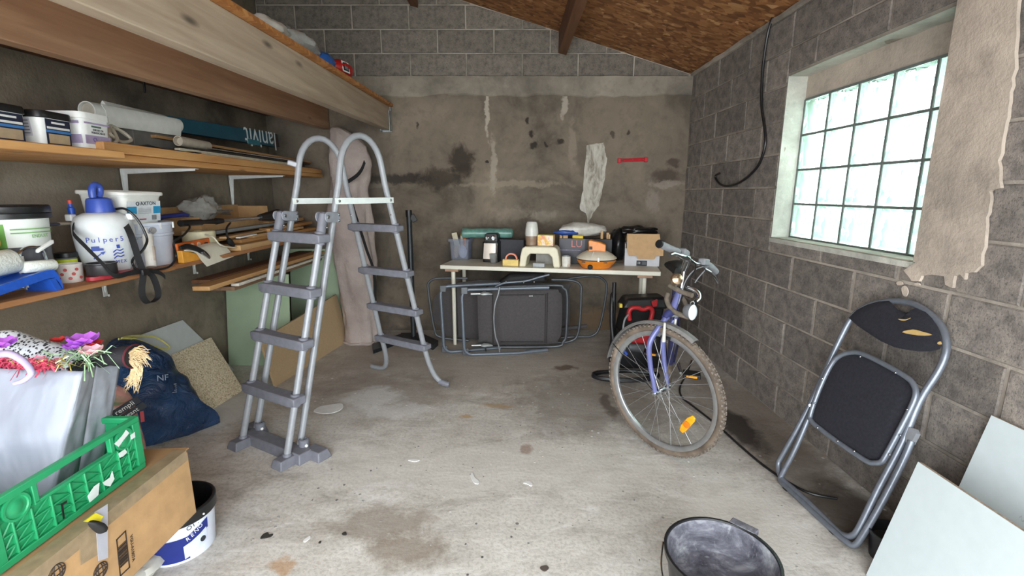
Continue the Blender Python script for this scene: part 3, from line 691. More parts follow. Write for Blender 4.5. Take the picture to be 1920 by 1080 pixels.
# teal flooring pack with lettering
m_teal = M('teal_carton', (22, 74, 92), .5, var=.12, scale=9)
A = onX(318, 231, -1.93); B = onX(523, 264, -1.93)
d = (B - A).normalized(); up = V((0, 0, 1)); up = (up - d * up.dot(d)).normalized(); nx = d.cross(up)
if nx.x < 0: nx = -nx
tp = thing('teal_carton', (A + B) / 2, 'long teal carton with upside-down white lettering lying on the upper shelf', 'box')
H2 = .047
part('carton', MB().hexa([A - up * H2 * .85 - nx * .05, A - up * H2 * .85, B - up * H2 * 1.15, B - up * H2 * 1.15 - nx * .05, A + up * H2 * .85 - nx * .05, A + up * H2 * .85, B + up * H2 * 1.1, B + up * H2 * 1.1 - nx * .05]), m_teal, tp, bevel=.003)
L = (B - A).length
part('end_band', MB().hexa([B - d * .09 - up * .05 + nx * .0005, B - up * .053 + nx * .0005, B - up * .053 + nx * .002, B - d * .09 - up * .05 + nx * .002, B - d * .14 + up * .05 + nx * .0005, B - d * .03 + up * .05 + nx * .0005, B - d * .03 + up * .05 + nx * .002, B - d * .14 + up * .05 + nx * .002]), M('carton_end_brown', (58, 44, 40), .6), tp)
lettering('lanivit', .20, A + d * (L * .775) + nx * .0022 - up * .004, -d, -up, M('pale_print', (206, 214, 214), .6), tp)
part('sticker', MB().hexa([A + d * L * .62 - up * .058, A + d * L * .75 - up * .058, A + d * L * .75 - up * .058 + nx * .006, A + d * L * .62 - up * .058 + nx * .006, A + d * L * .62 - up * .02, A + d * L * .75 - up * .025, A + d * L * .75 - up * .025 + nx * .006, A + d * L * .62 - up * .02 + nx * .006]), M('teal_sticker', (38, 112, 126), .5), tp)
# boards and tubes lying under it
def plank(name, p0, p1, w_, t, mat, label, cat='plank', group=None, tilt=0.0, **kw):
    p0 = V(p0); p1 = V(p1); d = (p1 - p0).normalized(); s_ = d.cross(V((0, 0, 1))).normalized(); u = s_.cross(d)
    s_, u = s_ * math.cos(tilt) + u * math.sin(tilt), u * math.cos(tilt) - s_ * math.sin(tilt)
    mb = MB().hexa([p0 - s_ * w_ / 2, p0 + s_ * w_ / 2, p1 + s_ * w_ / 2, p1 - s_ * w_ / 2, p0 - s_ * w_ / 2 + u * t, p0 + s_ * w_ / 2 + u * t, p1 + s_ * w_ / 2 + u * t, p1 - s_ * w_ / 2 + u * t])
    return solo(name, mb, mat, label, cat, group, bevel=min(t * .12, .003), **kw)
m_ply = wood('plywood', (176, 136, 92), (140, 100, 62), knots=False)
plank('plywood_strip', (-1.98, 2.62, 1.640), (-1.90, 4.40, 1.615), .16, .016, m_ply, 'long tan plywood strip directly beneath the teal carton', 'board')
plank('dark_board', (-1.93, 2.78, 1.592), (-1.88, 4.25, 1.592), .22, .012, m_osbst, 'dark glossy panel with a pale edge below the plywood strip', 'board')
plank('steel_trim', (-1.80, 2.9, 1.606), (-1.79, 4.0, 1.606), .03, .006, m_steel, 'thin bright metal trim lying along the dark panel', 'trim')
plank('white_batten', (-1.80, 2.62, 1.5625), (-1.80, 4.1, 1.5625), .03, .026, M('cream_paint', (206, 198, 176), .6), 'cream painted batten under the dark panel on the upper shelf', 'batten')
solo('black_foil', MB().lohi((-2.05, 2.62, 1.5625), (-1.84, 4.3, 1.589)), M('dark_grey_sheet', (70, 68, 66), .5), 'dark grey sheet stack lying on the pine upper shelf under the panels', 'sheet')
ca = V((-1.83, 2.68, 1.631)); cb = V((-1.87, 3.0, 1.633)); T = (cb - ca).normalized()
solo('card_tube', MB().loft([circ(ca + T * .03, .003), circ(ca + T * .03, .022), circ(ca, .023), circ(ca, .027), circ(cb, .027), circ(cb, .003)]), M('tube_card', (190, 180, 164), .8), 'short cardboard tube seen end-on under the white paper roll', 'tube')
for k, (yy, ln) in enumerate(((2.56, .16), (2.66, .2))):
    pass
# ---- lower shelf
ZL = .98
ls = thing('lower_shelf', (-2.0, 2.8, .955), 'lower wooden shelf along the left wall crowded with buckets and offcuts', 'shelf')
m_shelf2 = wood('worn_shelf', (188, 138, 92), (150, 100, 62))
part('board', MB().lohi((-2.255, .3, .957), (-1.755, 2.42, ZL)), m_shelf2, ls, bevel=.003)
part('board', MB().lohi((-2.255, 2.422, .957), (-1.77, 4.45, ZL)), m_shelf2, ls, bevel=.003)
for y in (1.72, 2.55, 3.3, 4.0): bracket(y, .9565, .44, .17, ls)
# ================================================================== THINGS ON THE LOWER SHELF
def band_on(t, c, r0, r1, z0, z1, a0, a1, mat, name='label', sx=1, sy=1, off=.0012, parent=None):
    return part(name, MB().lathe([(r0 + off, z0), (r1 + off, z1)], 20, c, None, sx, sy, a0, a1), mat, parent or t)
# big bucket with black lid
c = V((-2.0, 1.86, ZL)); t = thing('filler_bucket', c, 'big bucket with black lid and green and white label at the left end', 'bucket')
part('body', MB().lathe([(.112, .001), (.116, 0), (.132, .30), (.136, .305)], 36, c, cap0=True), M('smoky_plastic', (98, 98, 104), .35, var=.12), t)
band_on(t, c, .1250, .1312, .165, .275, R(-130), R(35), M('label_white', (232, 236, 232), .5, var=.03))
band_on(t, c, .1250, .1305, .165, .255, R(-128), R(-44), M('label_green2', (96, 158, 52), .5, var=.06), 'label_panel', off=.002)
m_gline = M('label_line_green', (120, 176, 100), .5)
for z in (.218, .232): band_on(t, c, .123 + .017 * (z / .3), .123 + .017 * ((z + .004) / .3), z, z + .004, R(-38), R(25), m_gline, 'label_line', off=-.004 + .0022 + .0045)
part('lid', MB().lathe([(.137, .272), (.143, .275), (.143, .292), (.139, .294), (.142, .300), (.142, .318), (.137, .324), (.12, .324), (.118, .318), (.0, .318)], 36, c), m_black, t)
a_ = R(0); lettering('ENDUIT', .018, c + V((math.cos(a_) * .134, math.sin(a_) * .134, .205)), (-math.sin(a_), math.cos(a_), 0), (0, 0, 1), m_gline, t)
# blue roller tray with rollers
m_btray = M('tray_blue', (36, 88, 190), .35, var=.12, scale=40)
tr = thing('roller_tray', (-1.84, 1.62, ZL), 'blue plastic roller tray standing on the lower shelf edge', 'tray')
prof = [(1.30, .045), (1.42, .028), (1.50, .034), (1.74, .072), (1.775, .072), (1.79, .05), (1.80, .012)]
mb = MB(); rings = []
for y, z in prof:
    rings.append([V((-1.875, y, ZL + z)), V((-1.775, y, ZL + z)), V((-1.765, y, ZL + z + .012)), V((-1.755, y, ZL + z + .012)), V((-1.757, y, ZL + z - .02 if z > .03 else ZL + z - .012)), V((-1.765, y, ZL + z - .006)), V((-1.875, y, ZL + z - .006)), V((-1.88, y, ZL + z + .012))])
mb.loft(rings); part('tray', mb, m_btray, tr)
for y0 in (1.34, 1.775): part('foot', MB().hexa([(-1.88, y0, ZL), (-1.757, y0, ZL), (-1.757, y0 + .022, ZL), (-1.88, y0 + .022, ZL), (-1.88, y0 - .02, ZL + .05), (-1.757, y0 - .02, ZL + .05), (-1.757, y0 + .002, ZL + .05), (-1.88, y0 + .002, ZL + .05)]), m_btray, tr)
m_fleece = M('roller_fleece', (226, 230, 222), .95, var=.06, bump=.8, bscale=120); m_gthread = M('green_thread', (110, 160, 130), .9); m_yell = M('yellow_fleece', (226, 196, 96), .95, bump=.6, bscale=120)
def roller(name, a, b, r, label, fle=m_fleece, rings_=2):
    a = V(a); b = V(b); T = (b - a).normalized(); t = thing(name, (a + b) / 2 - V((0, 0, r)), label, 'paint roller', 'paint roller sleeves by the blue tray'); u = T.orthogonal().normalized(); w_ = T.cross(u)
    cc = lambda p, q: [p + u * q * math.cos(2 * math.pi * i / 24) + w_ * q * math.sin(2 * math.pi * i / 24) for i in range(24)]
    part('sleeve', MB().loft([cc(a, r * .45), cc(a, r * .85), cc(a + T * r * .2, r), cc(b - T * r * .2, r), cc(b, r * .85), cc(b, r * .4)]), fle, t, angle=60)
    for k in range(rings_): q = a.lerp(b, (k + .8) / (rings_ + .6)); part('stitched_ring', MB().tube(cc(q, r * 1.0), .0025, 6, closed=True), m_gthread, t)
    return t
roller('paint_roller', (-1.89, 1.46, ZL + .098), (-1.85, 1.73, ZL + .125), .045, 'fat white roller sleeve with green stitched rings lying in the blue tray')
roller('paint_roller', (-1.91, 1.42, ZL + .178), (-1.88, 1.70, ZL + .200), .036, 'white and yellow roller sleeve resting on the fat sleeve', m_yell, 0)
roller('mini_roller', (-1.825, 1.73, ZL + .098), (-1.80, 1.83, ZL + .094), .022, 'small white mini roller at the end of the blue tray', m_fleece, 0)
# roller frame: tall wire handle, scraper with white handle
rf = thing('wire_roller', (-1.93, 1.80, ZL), 'grey wire roller frame standing against the big bucket', 'roller frame')
part('wire', MB().tube(cr([(-1.86, 1.76, ZL + .006), (-1.862, 1.765, ZL + .11), (-1.865, 1.77, ZL + .15), (-1.868, 1.81, ZL + .165), (-1.868, 1.855, ZL + .15), (-1.866, 1.865, ZL + .1), (-1.862, 1.868, ZL + .006)], 6), .006, 8), m_steel, rf)
part('grip', MB().tube([(-1.865, 1.765, ZL + .015), (-1.867, 1.768, ZL + .135)], .011, 10), m_white, rf)
sc_ = onX(84, 464, -1.83)
solo('white_scraper', MB().hexa([sc_ + V(q) for q in ((-.008, -.035, -.018), (.008, -.035, -.018), (.008, .035, .012), (-.008, .035, .012), (-.008, -.032, -.004), (.008, -.032, -.004), (.008, .036, .028), (-.008, .036, .028))]), m_white, 'short white plastic handle sticking out beside the bucket', 'handle', bevel=.004)
# jars
c = V((-1.97, 2.06, ZL)); t = thing('yellow_label_jar', c, 'glass jar with black lid and yellow label behind the flowered pot', 'jar')
part('glass', MB().lathe([(.034, 0), (.037, .004), (.037, .085), (.033, .095)], 24, c, cap0=True), clear('jar_glass', (200, 205, 205), .35), t)
band_on(t, c, .037, .037, .040, .085, R(-150), R(20), M('fluo_yellow', (214, 226, 40), .5)); part('lid', MB().lathe([(.038, .092), (.040, .094), (.040, .112), (.036, .115), (0, .115)], 24, c), m_black, t)
lettering('VIS', .022, c + V((.0385 * math.cos(R(-60)), .0385 * math.sin(R(-60)), .063)), (-math.sin(R(-60)), math.cos(R(-60)), 0), (0, 0, 1), m_ink, t)
c = V((-1.877, 1.965, ZL)); t = thing('flowered_pot', c, 'small white pot with pink flower print beside the yellow-labelled jar', 'pot')
part('pot', MB().lathe([(.040, 0), (.043, .004), (.046, .078), (.043, .078), (.040, .01), (0, .01)], 24, c, cap0=True), M('white_ceramic', (226, 218, 212), .3), t)
for k in range(7):
    a_ = R(-95 + 16 * k); z = .02 + .018 * (k % 3)
    part('flower_print', MB().lathe([(.0005, .0006), (.007, .0006), (.007, -.0004)], 8, c + V((math.cos(a_) * .0448, math.sin(a_) * .0448, z)), frame((-math.sin(a_), math.cos(a_), 0), (0, 0, 1))), M('pink_print', (196, 84, 80), .5), t)
c = V((-1.79, 2.06, ZL + .019)); 
solo('red_disc', MB().lathe([(.10, -.018), (.105, -.016), (.105, 0), (.10, .0), (.0, 0)], 36, V((-1.80, 2.075, ZL + .019)), sx=.4, sy=1.1, cap0=True), M('red_plastic', (176, 52, 62), .45), 'flat red plastic disc on the shelf edge under the dark tin', 'disc')
c = V((-1.795, 2.03, ZL + .0195)); t = thing('dark_tin', c, 'low dark grey tin standing on the red lid', 'tin')
part('tin', MB().lathe([(.052, 0), (.054, .003), (.054, .046), (.058, .049), (.058, .053), (.05, .053), (.048, .01), (0, .01)], 28, c, cap0=True), M('dark_tinplate', (70, 68, 70), .35, .4), t)
# pump sprayer
c = V((-1.89, 2.185, ZL)); t = thing('pump_sprayer', c, 'translucent white garden pump sprayer with blue cap and printed logo', 'sprayer')
m_hdpe = M('milky_plastic', (226, 230, 232), .35, var=.03); m_scap = M('sprayer_blue', (60, 86, 176), .35, var=.08)
tank = part('tank', MB().lathe([(.072, .0), (.086, .006), (.098, .03), (.117, .12), (.122, .19), (.119, .235), (.104, .265), (.07, .282), (.050, .284)], 40, c, cap0=True, sx=.86), m_hdpe, t, angle=60)
part('collar', MB().lathe([(.048, .28), (.054, .284), (.049, .335), (.045, .345), (.03, .350), (.0, .352)], 28, c), m_scap, t)
part('pump_handle', MB().tube(cr([c + V((0, -.03, .35)), c + V((0, -.028, .385)), c + V((0, -.012, .405)), c + V((0, .01, .40)), c + V((0, .012, .375)), c + V((0, 0, .35))], 5), [.014] * 26, 10), m_scap, t)
for a_ in (R(-150), R(25)): part('lug', MB().box(c + V((.105 * math.cos(a_), .115 * math.sin(a_), .262)), (.03, .03, .03)), m_white, t, bevel=.005)
vp = c + V((.10 * math.cos(R(-155)), .115 * math.sin(R(-155)), .275)); part('valve', MB().lathe([(.012, 0), (.013, .03), (.008, .034), (.007, .05), (0, .051)], 12, vp), M('valve_blue', (40, 84, 190), .4), t); part('valve_tip', MB().lathe([(.009, 0), (.009, .016), (0, .018)], 10, vp + V((0, 0, .048))), M('valve_red', (196, 74, 60), .5), t)
m_print = M('sprayer_print', (48, 78, 178), .5)
def spt(a_, z, r=.1195): return c + V((r * .86 * math.cos(a_), r * math.sin(a_), z))
ang0 = R(-50); fxd = (-math.sin(ang0), math.cos(ang0) , 0)
def curve_text(s, size, a0, z, mat, step):
    for i, ch in enumerate(s):
        a_ = a0 + step * i; n_ = V((math.cos(a_) / .86, math.sin(a_), 0)).normalized()
        lettering(ch, size, spt(a_, z, .1015 + .0205 * max(0, min(1, (z - .03) / .16))) + n_ * .002, (-n_.y, n_.x, 0), (0, 0, 1), mat, tank, 'letter')
curve_text('Pulper5', .032, R(-78), .165, m_print, R(10.5)); curve_text('RIBIMEX', .020, R(-62), .062, m_print, R(8.5))
for a_, z, w_, h in ((R(-66), .128, .028, .020), (R(-62), .124, .04, .010), (R(-25), .132, .012, .016)):
    n_ = V((math.cos(a_) / .86, math.sin(a_), 0)).normalized(); part('print', plate(spt(a_, z) + n_ * .003, frame((-n_.y, n_.x, 0), (0, 0, 1)), w_, h), m_print, tank)
for k in range(3):
    a_ = R(-25); n_ = V((math.cos(a_) / .86, math.sin(a_), 0)).normalized(); fx = frame((-n_.y, n_.x, 0), (0, 0, 1)); o_ = spt(a_, .085 + .014 * k, .116) + n_ * .003
    part('print_wave', MB().tube(cr([o_ + fx.col[0] * u + fx.col[1] * v_ for u, v_ in ((-.022, -.006), (-.008, .004), (.006, .0), (.02, .006))], 4), .0022, 5), m_print, tank)
a_ = R(-62); n_ = V((math.cos(a_) / .86, math.sin(a_), 0)).normalized(); fx = frame((-n_.y, n_.x, 0), (0, 0, 1)); o_ = spt(a_, .098, .114) + n_ * .003
part('print_arrow', MB().prism([o_ + fx.col[0] * u + fx.col[1] * v_ for u, v_ in ((-.022, -.014), (-.018, -.018), (.010, .006), (.014, .001), (.024, .016), (.006, .013), (.008, .009))], n_ * .001), m_print, tank)
m_strap = M('black_webbing', (24, 24, 26), .85, bump=.3, bscale=200)
sp_ = thing('carry_strap', (-1.76, 2.2, ZL), 'black carrying strap of the sprayer looped over the shelf edge', 'strap')
pa = [onX(140, 420, -1.93), onX(137, 437, -1.88), onX(160, 462, -1.76), onX(190, 492, -1.735), onX(215, 517, -1.725), onX(245, 512, -1.72), onX(280, 508, -1.715), onX(300, 512, -1.715), onX(310, 520, -1.715)]
part('webbing', MB().strap(cr(pa, 5), .024, .003, (.35, -.3, .9)), m_strap, sp_)
pb = [onX(232, 415, -1.82), onX(245, 440, -1.74), onX(258, 480, -1.725), onX(268, 512, -1.72), onX(266, 540, -1.715), onX(268, 557, -1.715), onX(279, 568, -1.715), onX(294, 560, -1.715), onX(296, 545, -1.71), onX(286, 518, -1.71), onX(270, 508, -1.72)]
part('webbing_loop', MB().strap(cr(pb, 6), .026, .003, (.75, .4, .1)), m_strap, sp_)
part('buckle', MB().box(onX(272, 510, -1.70), (.012, .05, .03), Euler((0, 0, .2))), m_black, sp_, bevel=.003)
hp = [onX(218, 392, -1.86), onX(235, 392, -1.80), onX(258, 412, -1.76), onX(275, 445, -1.735), onX(272, 462, -1.73), onX(262, 475, -1.74), onX(250, 485, -1.76), onX(249, 496, -1.77), onX(262, 508, -1.735), onX(300, 505, -1.72), onX(320, 498, -1.73), onX(330, 480, -1.74), onX(326, 455, -1.72), onX(345, 440, -1.74), onX(356, 425, -1.80), onX(345, 418, -1.85)]
solo('sprayer_hose', MB().tube(cr(hp, 6), .0055, 8), m_black, 'thin black hose looping from the sprayer around the white bucket', 'hose')
# round white bucket and open tub on it
c = V((-1.945, 2.47, ZL)); t = thing('white_bucket', c, 'round white bucket with wire handle standing behind the sprayer', 'bucket')
m_bkt = M('bluish_white_plastic', (206, 212, 226), .35, var=.04)
part('body', MB().lathe([(.118, .001), (.122, 0), (.134, .15), (.141, .155), (.141, .165), (.136, .168), (.139, .205), (.146, .207), (.146, .222), (.139, .222), (.120, .02), (0, .02)], 40, c, cap0=True), m_bkt, t)
for k in range(10):
    a_ = R(36 * k - 90); part('rim_rib', MB().box(c + V((.1475 * math.cos(a_), .1475 * math.sin(a_), .205)), (.008, .006, .03), Euler((0, 0, a_))), m_white, t)
ea = R(-32); part('handle_ear', MB().lathe([(.016, -.004), (.016, .006), (.010, .008), (.010, .012), (0, .012)], 16, c + V((.139 * math.cos(ea), .139 * math.sin(ea), .185)), frame((-math.sin(ea), math.cos(ea), 0), (0, 0, 1))), M('ear_grey', (150, 148, 148), .4), t)
part('wire_handle', MB().tube(cr([c + V((.15 * math.cos(R(u)), .15 * math.sin(R(u)), z)) for u, z in ((-32, .185), (-45, .165), (-62, .14), (-80, .12), (-100, .115), (-125, .125), (-150, .16), (-168, .185))], 4), .002, 6), m_steel, t)
cc = V((-1.79, 2.33, ZL + .0)); 
sl = thing('sealant_cartridge', (-1.765, 2.36, ZL), 'white sealant cartridge leaning against the round bucket', 'cartridge')
part('cartridge', MB().tube([onX(272, 428, -1.80), onX(275, 440, -1.795), onX(276, 440, -1.795), onX(284, 500, -1.765)], [.008, .010, .022, .022], 16), M('cartridge_white', (224, 220, 212), .5), sl)
part('cartridge_label', MB().tube([onX(280, 463, -1.783), onX(283, 490, -1.77)], [.0226, .0226], 16), M('cartridge_label', (206, 190, 176), .6), sl)
c = V((-1.955, 2.385, 1.204)); m_ = Matrix.Rotation(R(-4), 3, 'Z') @ Matrix.Rotation(R(2.5), 3, 'Y')
t = thing('rectangular_tub', c, 'open rectangular white tub with cyan label sitting on the round bucket', 'tub')
W_, D_, H_ = .24, .24, .150
def rg(k, z, e=0): return [c + m_ @ p for p in rrect(W_ * k + e, D_ * k + e, .03, z)]
part('body', MB().loft([rg(.88, .001), rg(.885, 0), rg(.97, H_ - .02), rg(.985, H_ - .018), rg(.985, H_ - .006)]), M('tub_white', (232, 232, 226), .4, var=.03), t)
part('rim', MB().loft([rg(1, H_ - .012, .012), rg(1, H_ - .009, .016), rg(1, H_ + .002, .016), rg(1, H_ + .006, .010), rg(.97, H_ + .006), rg(.965, H_ - .004)], cap0=False, cap1=False), M('tub_white', (232, 232, 226)), t)
part('contents', MB().loft([rg(.96, H_ - .03), rg(.96, H_ - .024)]), M('brown_residue', (120, 98, 80), .9, bump=.5), t)
def fq(fx_, u, v, off=.0): 
    k = .885 + .085 * v / (H_ - .02)
    if fx_ == 'x': return c + m_ @ V((W_ / 2 * k + .0015 + off, u, v))
    return c + m_ @ V((u, -D_ / 2 * k - .0015 - off, v))
m_cyan = M('label_cyan', (44, 150, 200), .5)
m_lw = M('label_white2', (222, 226, 230), .5)
fx_ = 'x'; w2 = .10; nx_ = m_ @ V((.001, 0, 0))
def lab(nm, u0, u1, v0, v1, mm, off): part(nm, MB().prism([fq('x', u0, v0, off), fq('x', u1, v0, off), fq('x', u1, v1, off), fq('x', u0, v1, off)], nx_), mm, t)
lab('label', -w2, w2, .012, .112, m_lw, 0); lab('label_panel', -w2, -.045, .050, .086, m_cyan, .0012); lab('label_panel', w2 - .045, w2, .050, .086, m_cyan, .0012)
lettering('AXTON', .026, fq('x', .022, .100, .003), m_.col[1], m_.col[2], m_ink, t); part('brand_mark', MB().tube([fq('x', -.04 + .008 * math.cos(a), .100 + .008 * math.sin(a), .003) for a in [2 * math.pi * i / 12 for i in range(12)]], .002, 5, closed=True), m_ink, t)
lab('small_print', -.03, .01, .020, .026, M('maroon_print', (150, 60, 84), .5), .0012)
for k in range(5): lab('text_line', -.035, .04, .052 + .006 * k, .0535 + .006 * k, m_grey, .0012)
for k in range(6): lab('barcode_line', .045 + .005 * k, .048 + .005 * k, .018, .042, m_grey, .0012)
lettering('AXTON', .022, c + m_ @ V((.03, -D_ / 2 * .965 - .004, .1)), m_.col[0], m_.col[2], m_ink, t)
# blue rod behind, brush
solo('blue_tool', MB().tube([onX(290, 408, -2.0), onX(345, 402, -2.0), onX(352, 404, -2.0)], [.012, .014, .010], 10), M('navy_plastic', (40, 56, 140), .4), 'dark blue tool handle lying behind the white bucket rim', 'tool')
br = thing('paint_brush', onX(105, 420, -2.05), 'old brush with pale handle sticking out beside the big bucket', 'brush')
part('bristles', MB().tube([onX(93, 421, -2.05), onX(108, 420, -2.05)], [.016, .013], 10, flat=.5), M('brush_blue_grey', (96, 100, 124), .9), br); part('handle', MB().tube([onX(108, 420, -2.05), onX(135, 419, -2.05)], [.008, .006], 8), m_cream, br)
# cream reel, orange level, trowel, curved sheet
c = V((-1.95, 2.93, ZL + .05)); t = thing('cream_reel', c, 'cream round cable reel behind the orange tool', 'reel')
part('drum', MB().lathe([(.085, 0), (.09, .004), (.09, .085), (.086, .09), (.03, .09), (.028, .07), (0, .07)], 32, c, cap0=True), M('cream_drum', (228, 218, 182), .5), t)
solo('reel_cable', MB().tube(cr([onX(385, 440, -1.86), onX(400, 445, -1.80), onX(415, 460, -1.78), onX(440, 464, -1.79), onX(470, 462, -1.8)], 6), .0045, 8), m_cream, 'cream cable trailing right from the reel across the offcuts', 'cable')
solo('grey_block', MB().lohi((-2.05, 2.84, ZL + .0), (-1.86, 3.02, ZL + .049)), M('dusty_block', (104, 96, 88), .8), 'dusty block on the lower shelf under the cream reel', 'block', bevel=.003)
m_orange = M('orange_plastic', (222, 108, 36), .45, var=.1)
t = thing('orange_level', onX(365, 462, -1.81), 'orange spirit level with pale vials lying across the tools', 'spirit level')
A = onX(333, 466, -1.80); B = onX(394, 455, -1.83); d = (B - A).normalized(); u = V((0, 0, 1)); nn = d.cross(u); nn = nn if nn.x > 0 else -nn
part('body', MB().hexa([A - u * .028 - nn * .02, B - u * .028 - nn * .02, B - u * .028, A - u * .028, A + u * .025 - nn * .02, B + u * .03 - nn * .02, B + u * .03, A + u * .025]), m_orange, t, bevel=.005)
for s_ in (.42, .62): q = A.lerp(B, s_) + nn * .001; part('vial', MB().lathe([(.017, -.002), (.017, .003), (.010, .003), (.010, .001), (0, .001)], 18, q, frame(d, u)), M('vial_ring', (222, 190, 160), .4), t)
q = A.lerp(B, .86); part('slot', MB().box(q + nn * .0, (.035, .014, .006), frame(d, u)), m_black, t, bevel=.002)
solo('orange_sheet', MB().prism([V((-1.765, 2.50, ZL + .0005)), V((-1.765, 2.66, ZL + .0005)), onX(384, 486, -1.765), onX(372, 476, -1.765), onX(350, 470, -1.765), onX(341, 470, -1.765)], (-.03, 0, 0)), M('amber_plastic', (226, 160, 60), .5), 'amber orange wedge-shaped tool case on the shelf edge under the trowel', 'case', bevel=.003)
t = thing('float_trowel', onX(368, 472, -1.76), 'black and chrome trowel handle lying on the orange case', 'trowel')
pa = cr([onX(338, 465, -1.765), onX(352, 462, -1.755), onX(370, 468, -1.75), onX(384, 476, -1.748), onX(391, 483, -1.75)], 6)
part('handle', MB().tube(pa, [.010 + .006 * math.sin(math.pi * i / (len(pa) - 1)) for i in range(len(pa))], 12), m_black, t); part('chrome_tip', MB().tube([onX(378, 473, -1.742), onX(392, 484, -1.742)], [.012, .007], 12), m_steel, t)
cs = []
pro = [(352, 470), (366, 474), (376, 486), (385, 498), (392, 500), (437, 482)]
top = [(395, 452), (410, 456), (420, 462), (430, 472)]
r1 = cr([onX(345, 470, -1.75), onX(366, 474, -1.742), onX(377, 488, -1.738), onX(388, 500, -1.735)], 5); r2 = cr([onX(395, 455, -1.84), onX(415, 459, -1.82), onX(428, 468, -1.80), onX(438, 481, -1.79)], 5)
mb = MB(); th = V((.0, 0, .004))
mb.loft([[a, b, b + th, a + th] for a, b in zip(r1, r2)])
solo('curved_sheet', mb, M('ivory_sheet', (232, 226, 208), .5, var=.04), 'curved ivory plastic sheet drooping over the shelf edge', 'sheet', angle=50)
# open cardboard box with clear bag
t = thing('cardboard_box', onX(420, 412, -2.05), 'open brown cardboard box on the lower shelf behind the spray lance', 'box')
bx0, bx1, by0, by1, bz0, bz1 = -2.22, -1.98, 3.0, 3.85, ZL + .1, ZL + .22
for nm, a, b in (('panel', (bx0, by0, bz0), (bx0 + .005, by1, bz1 + .06)), ('panel', (bx1, by0, bz0), (bx1 + .005, by1, bz1 - .03)), ('panel', (bx0, by0, bz0), (bx1, by0 + .005, bz1)), ('panel', (bx0, by1, bz0), (bx1, by1 + .005, bz1 + .05)), ('base', (bx0, by0, bz0), (bx1, by1, bz0 + .005))): part(nm, MB().lohi(a, b), m_card, t)
lump('clear_wrap', (-2.09, 3.2, ZL + .26), (.08, .14, .085), m_clear, 'crumpled clear plastic wrapping in the open cardboard box', 'bag', 31.0, jit=.45)
for k, (a, b, r_) in enumerate((((370, 398), (432, 401), .006), ((380, 405), (430, 397), .005), ((392, 395), (436, 394), .004))):
    solo('metal_rod', MB().tube([onX(*a, -2.06 + .02 * k), onX(*b, -2.06 + .02 * k)], r_, 8), m_galv, ('thick grey rod in the cardboard box', 'second grey rod crossing the thick one in the cardboard box', 'thin top rod over the cardboard box edge')[k], 'rod')
# spray lance
A = onX(338, 419, -1.83); B = onX(405, 415, -1.83); C_ = onX(487, 408, -1.83); D2 = onX(520, 403, -1.83)
t = thing('spray_lance', (A + D2) / 2, 'black pressure-washer lance with bright metal tube lying on the offcuts', 'lance')
part('grip', MB().tube([A, A.lerp(B, .55), A.lerp(B, .6), B - (B - A) * .08, B], [.018, .018, .011, .015, .017], 12), m_black, t)
part('tube', MB().tube([B, C_], .0105, 12), m_steel, t); part('nozzle', MB().tube([C_, C_.lerp(D2, .3), D2, D2 + (D2 - C_) * .1], [.022, .03, .045, .04], 16), m_black, t); part('collar', MB().tube([B, B + (C_ - B) * .12], [.02, .016], 12), m_black, t)
solo('plug_cable', MB().tube(cr([onX(432, 418, -1.83), onX(425, 428, -1.80), onX(426, 442, -1.79), onX(430, 452, -1.80)], 5), .006, 8), m_black, 'short black cable hanging from the lance to a plug', 'cable')
solo('black_plug', MB().tube([onX(428, 448, -1.80), onX(431, 454, -1.80), onX(437, 460, -1.80)], [.012, .02, .014], 12), m_black, 'black electric plug resting on the wood offcuts', 'plug')
# wood offcuts stacked
rows = [((384, 470), (430, 472), 0, 0)]
off = [  # y0,y1,x,z,width,thick
    (3.05, 4.35, -1.83, ZL + .0005, .12, .035, 'wide pine offcut lying flat on the lower shelf edge'),
    (3.1, 4.2, -2.0, ZL + .0005, .14, .03, 'broad offcut at the back of the lower shelf stack'),
    (3.2, 4.38, -1.86, ZL + .036, .07, .025, 'narrow batten on top of the wide pine offcut'),
    (2.98, 3.75, -1.95, ZL + .062, .09, .022, 'thin plank in the middle of the offcut stack'),
    (3.3, 4.1, -1.84, ZL + .062, .06, .02, 'short strip crossing the front of the offcut stack'),
    (3.55, 4.4, -1.88, ZL + .084, .08, .024, 'square-ended stub near the far end of the offcut stack'),
    (3.0, 3.62, -1.86, ZL + .0845, .05, .012, 'thin lath lying aslant under the spray lance'),
    (3.7, 4.42, -2.02, ZL + .04, .1, .03, 'offcut at the far corner behind the pool ladder'),
    (3.75, 4.42, -1.98, ZL + .115, .09, .03, 'upper offcut of the far corner pile')]
for k, (y0, y1, x, z, w2, th_, lb) in enumerate(off):
    dx = random.uniform(-.02, .02) if k > 1 else 0
    plank('wood_offcut', (x - dx, y0, z), (x + dx, y1, z + (.006 if k > 2 else 0)), w2, th_, m_pine2 if k not in (2, 5) else m_pine, lb, 'offcut', 'wood offcuts on the lower shelf')
plank('white_strip', onX(446, 447, -1.80), onX(478, 440, -1.80), .03, .008, m_white, 'short white painted strip in front of the offcuts', 'strip')
plank('grey_profile', (-1.93, 3.0, ZL + .11), (-1.93, 4.2, ZL + .12), .05, .02, M('grey_profile', (140, 144, 146), .5), 'grey plastic profile under the spray lance', 'profile')
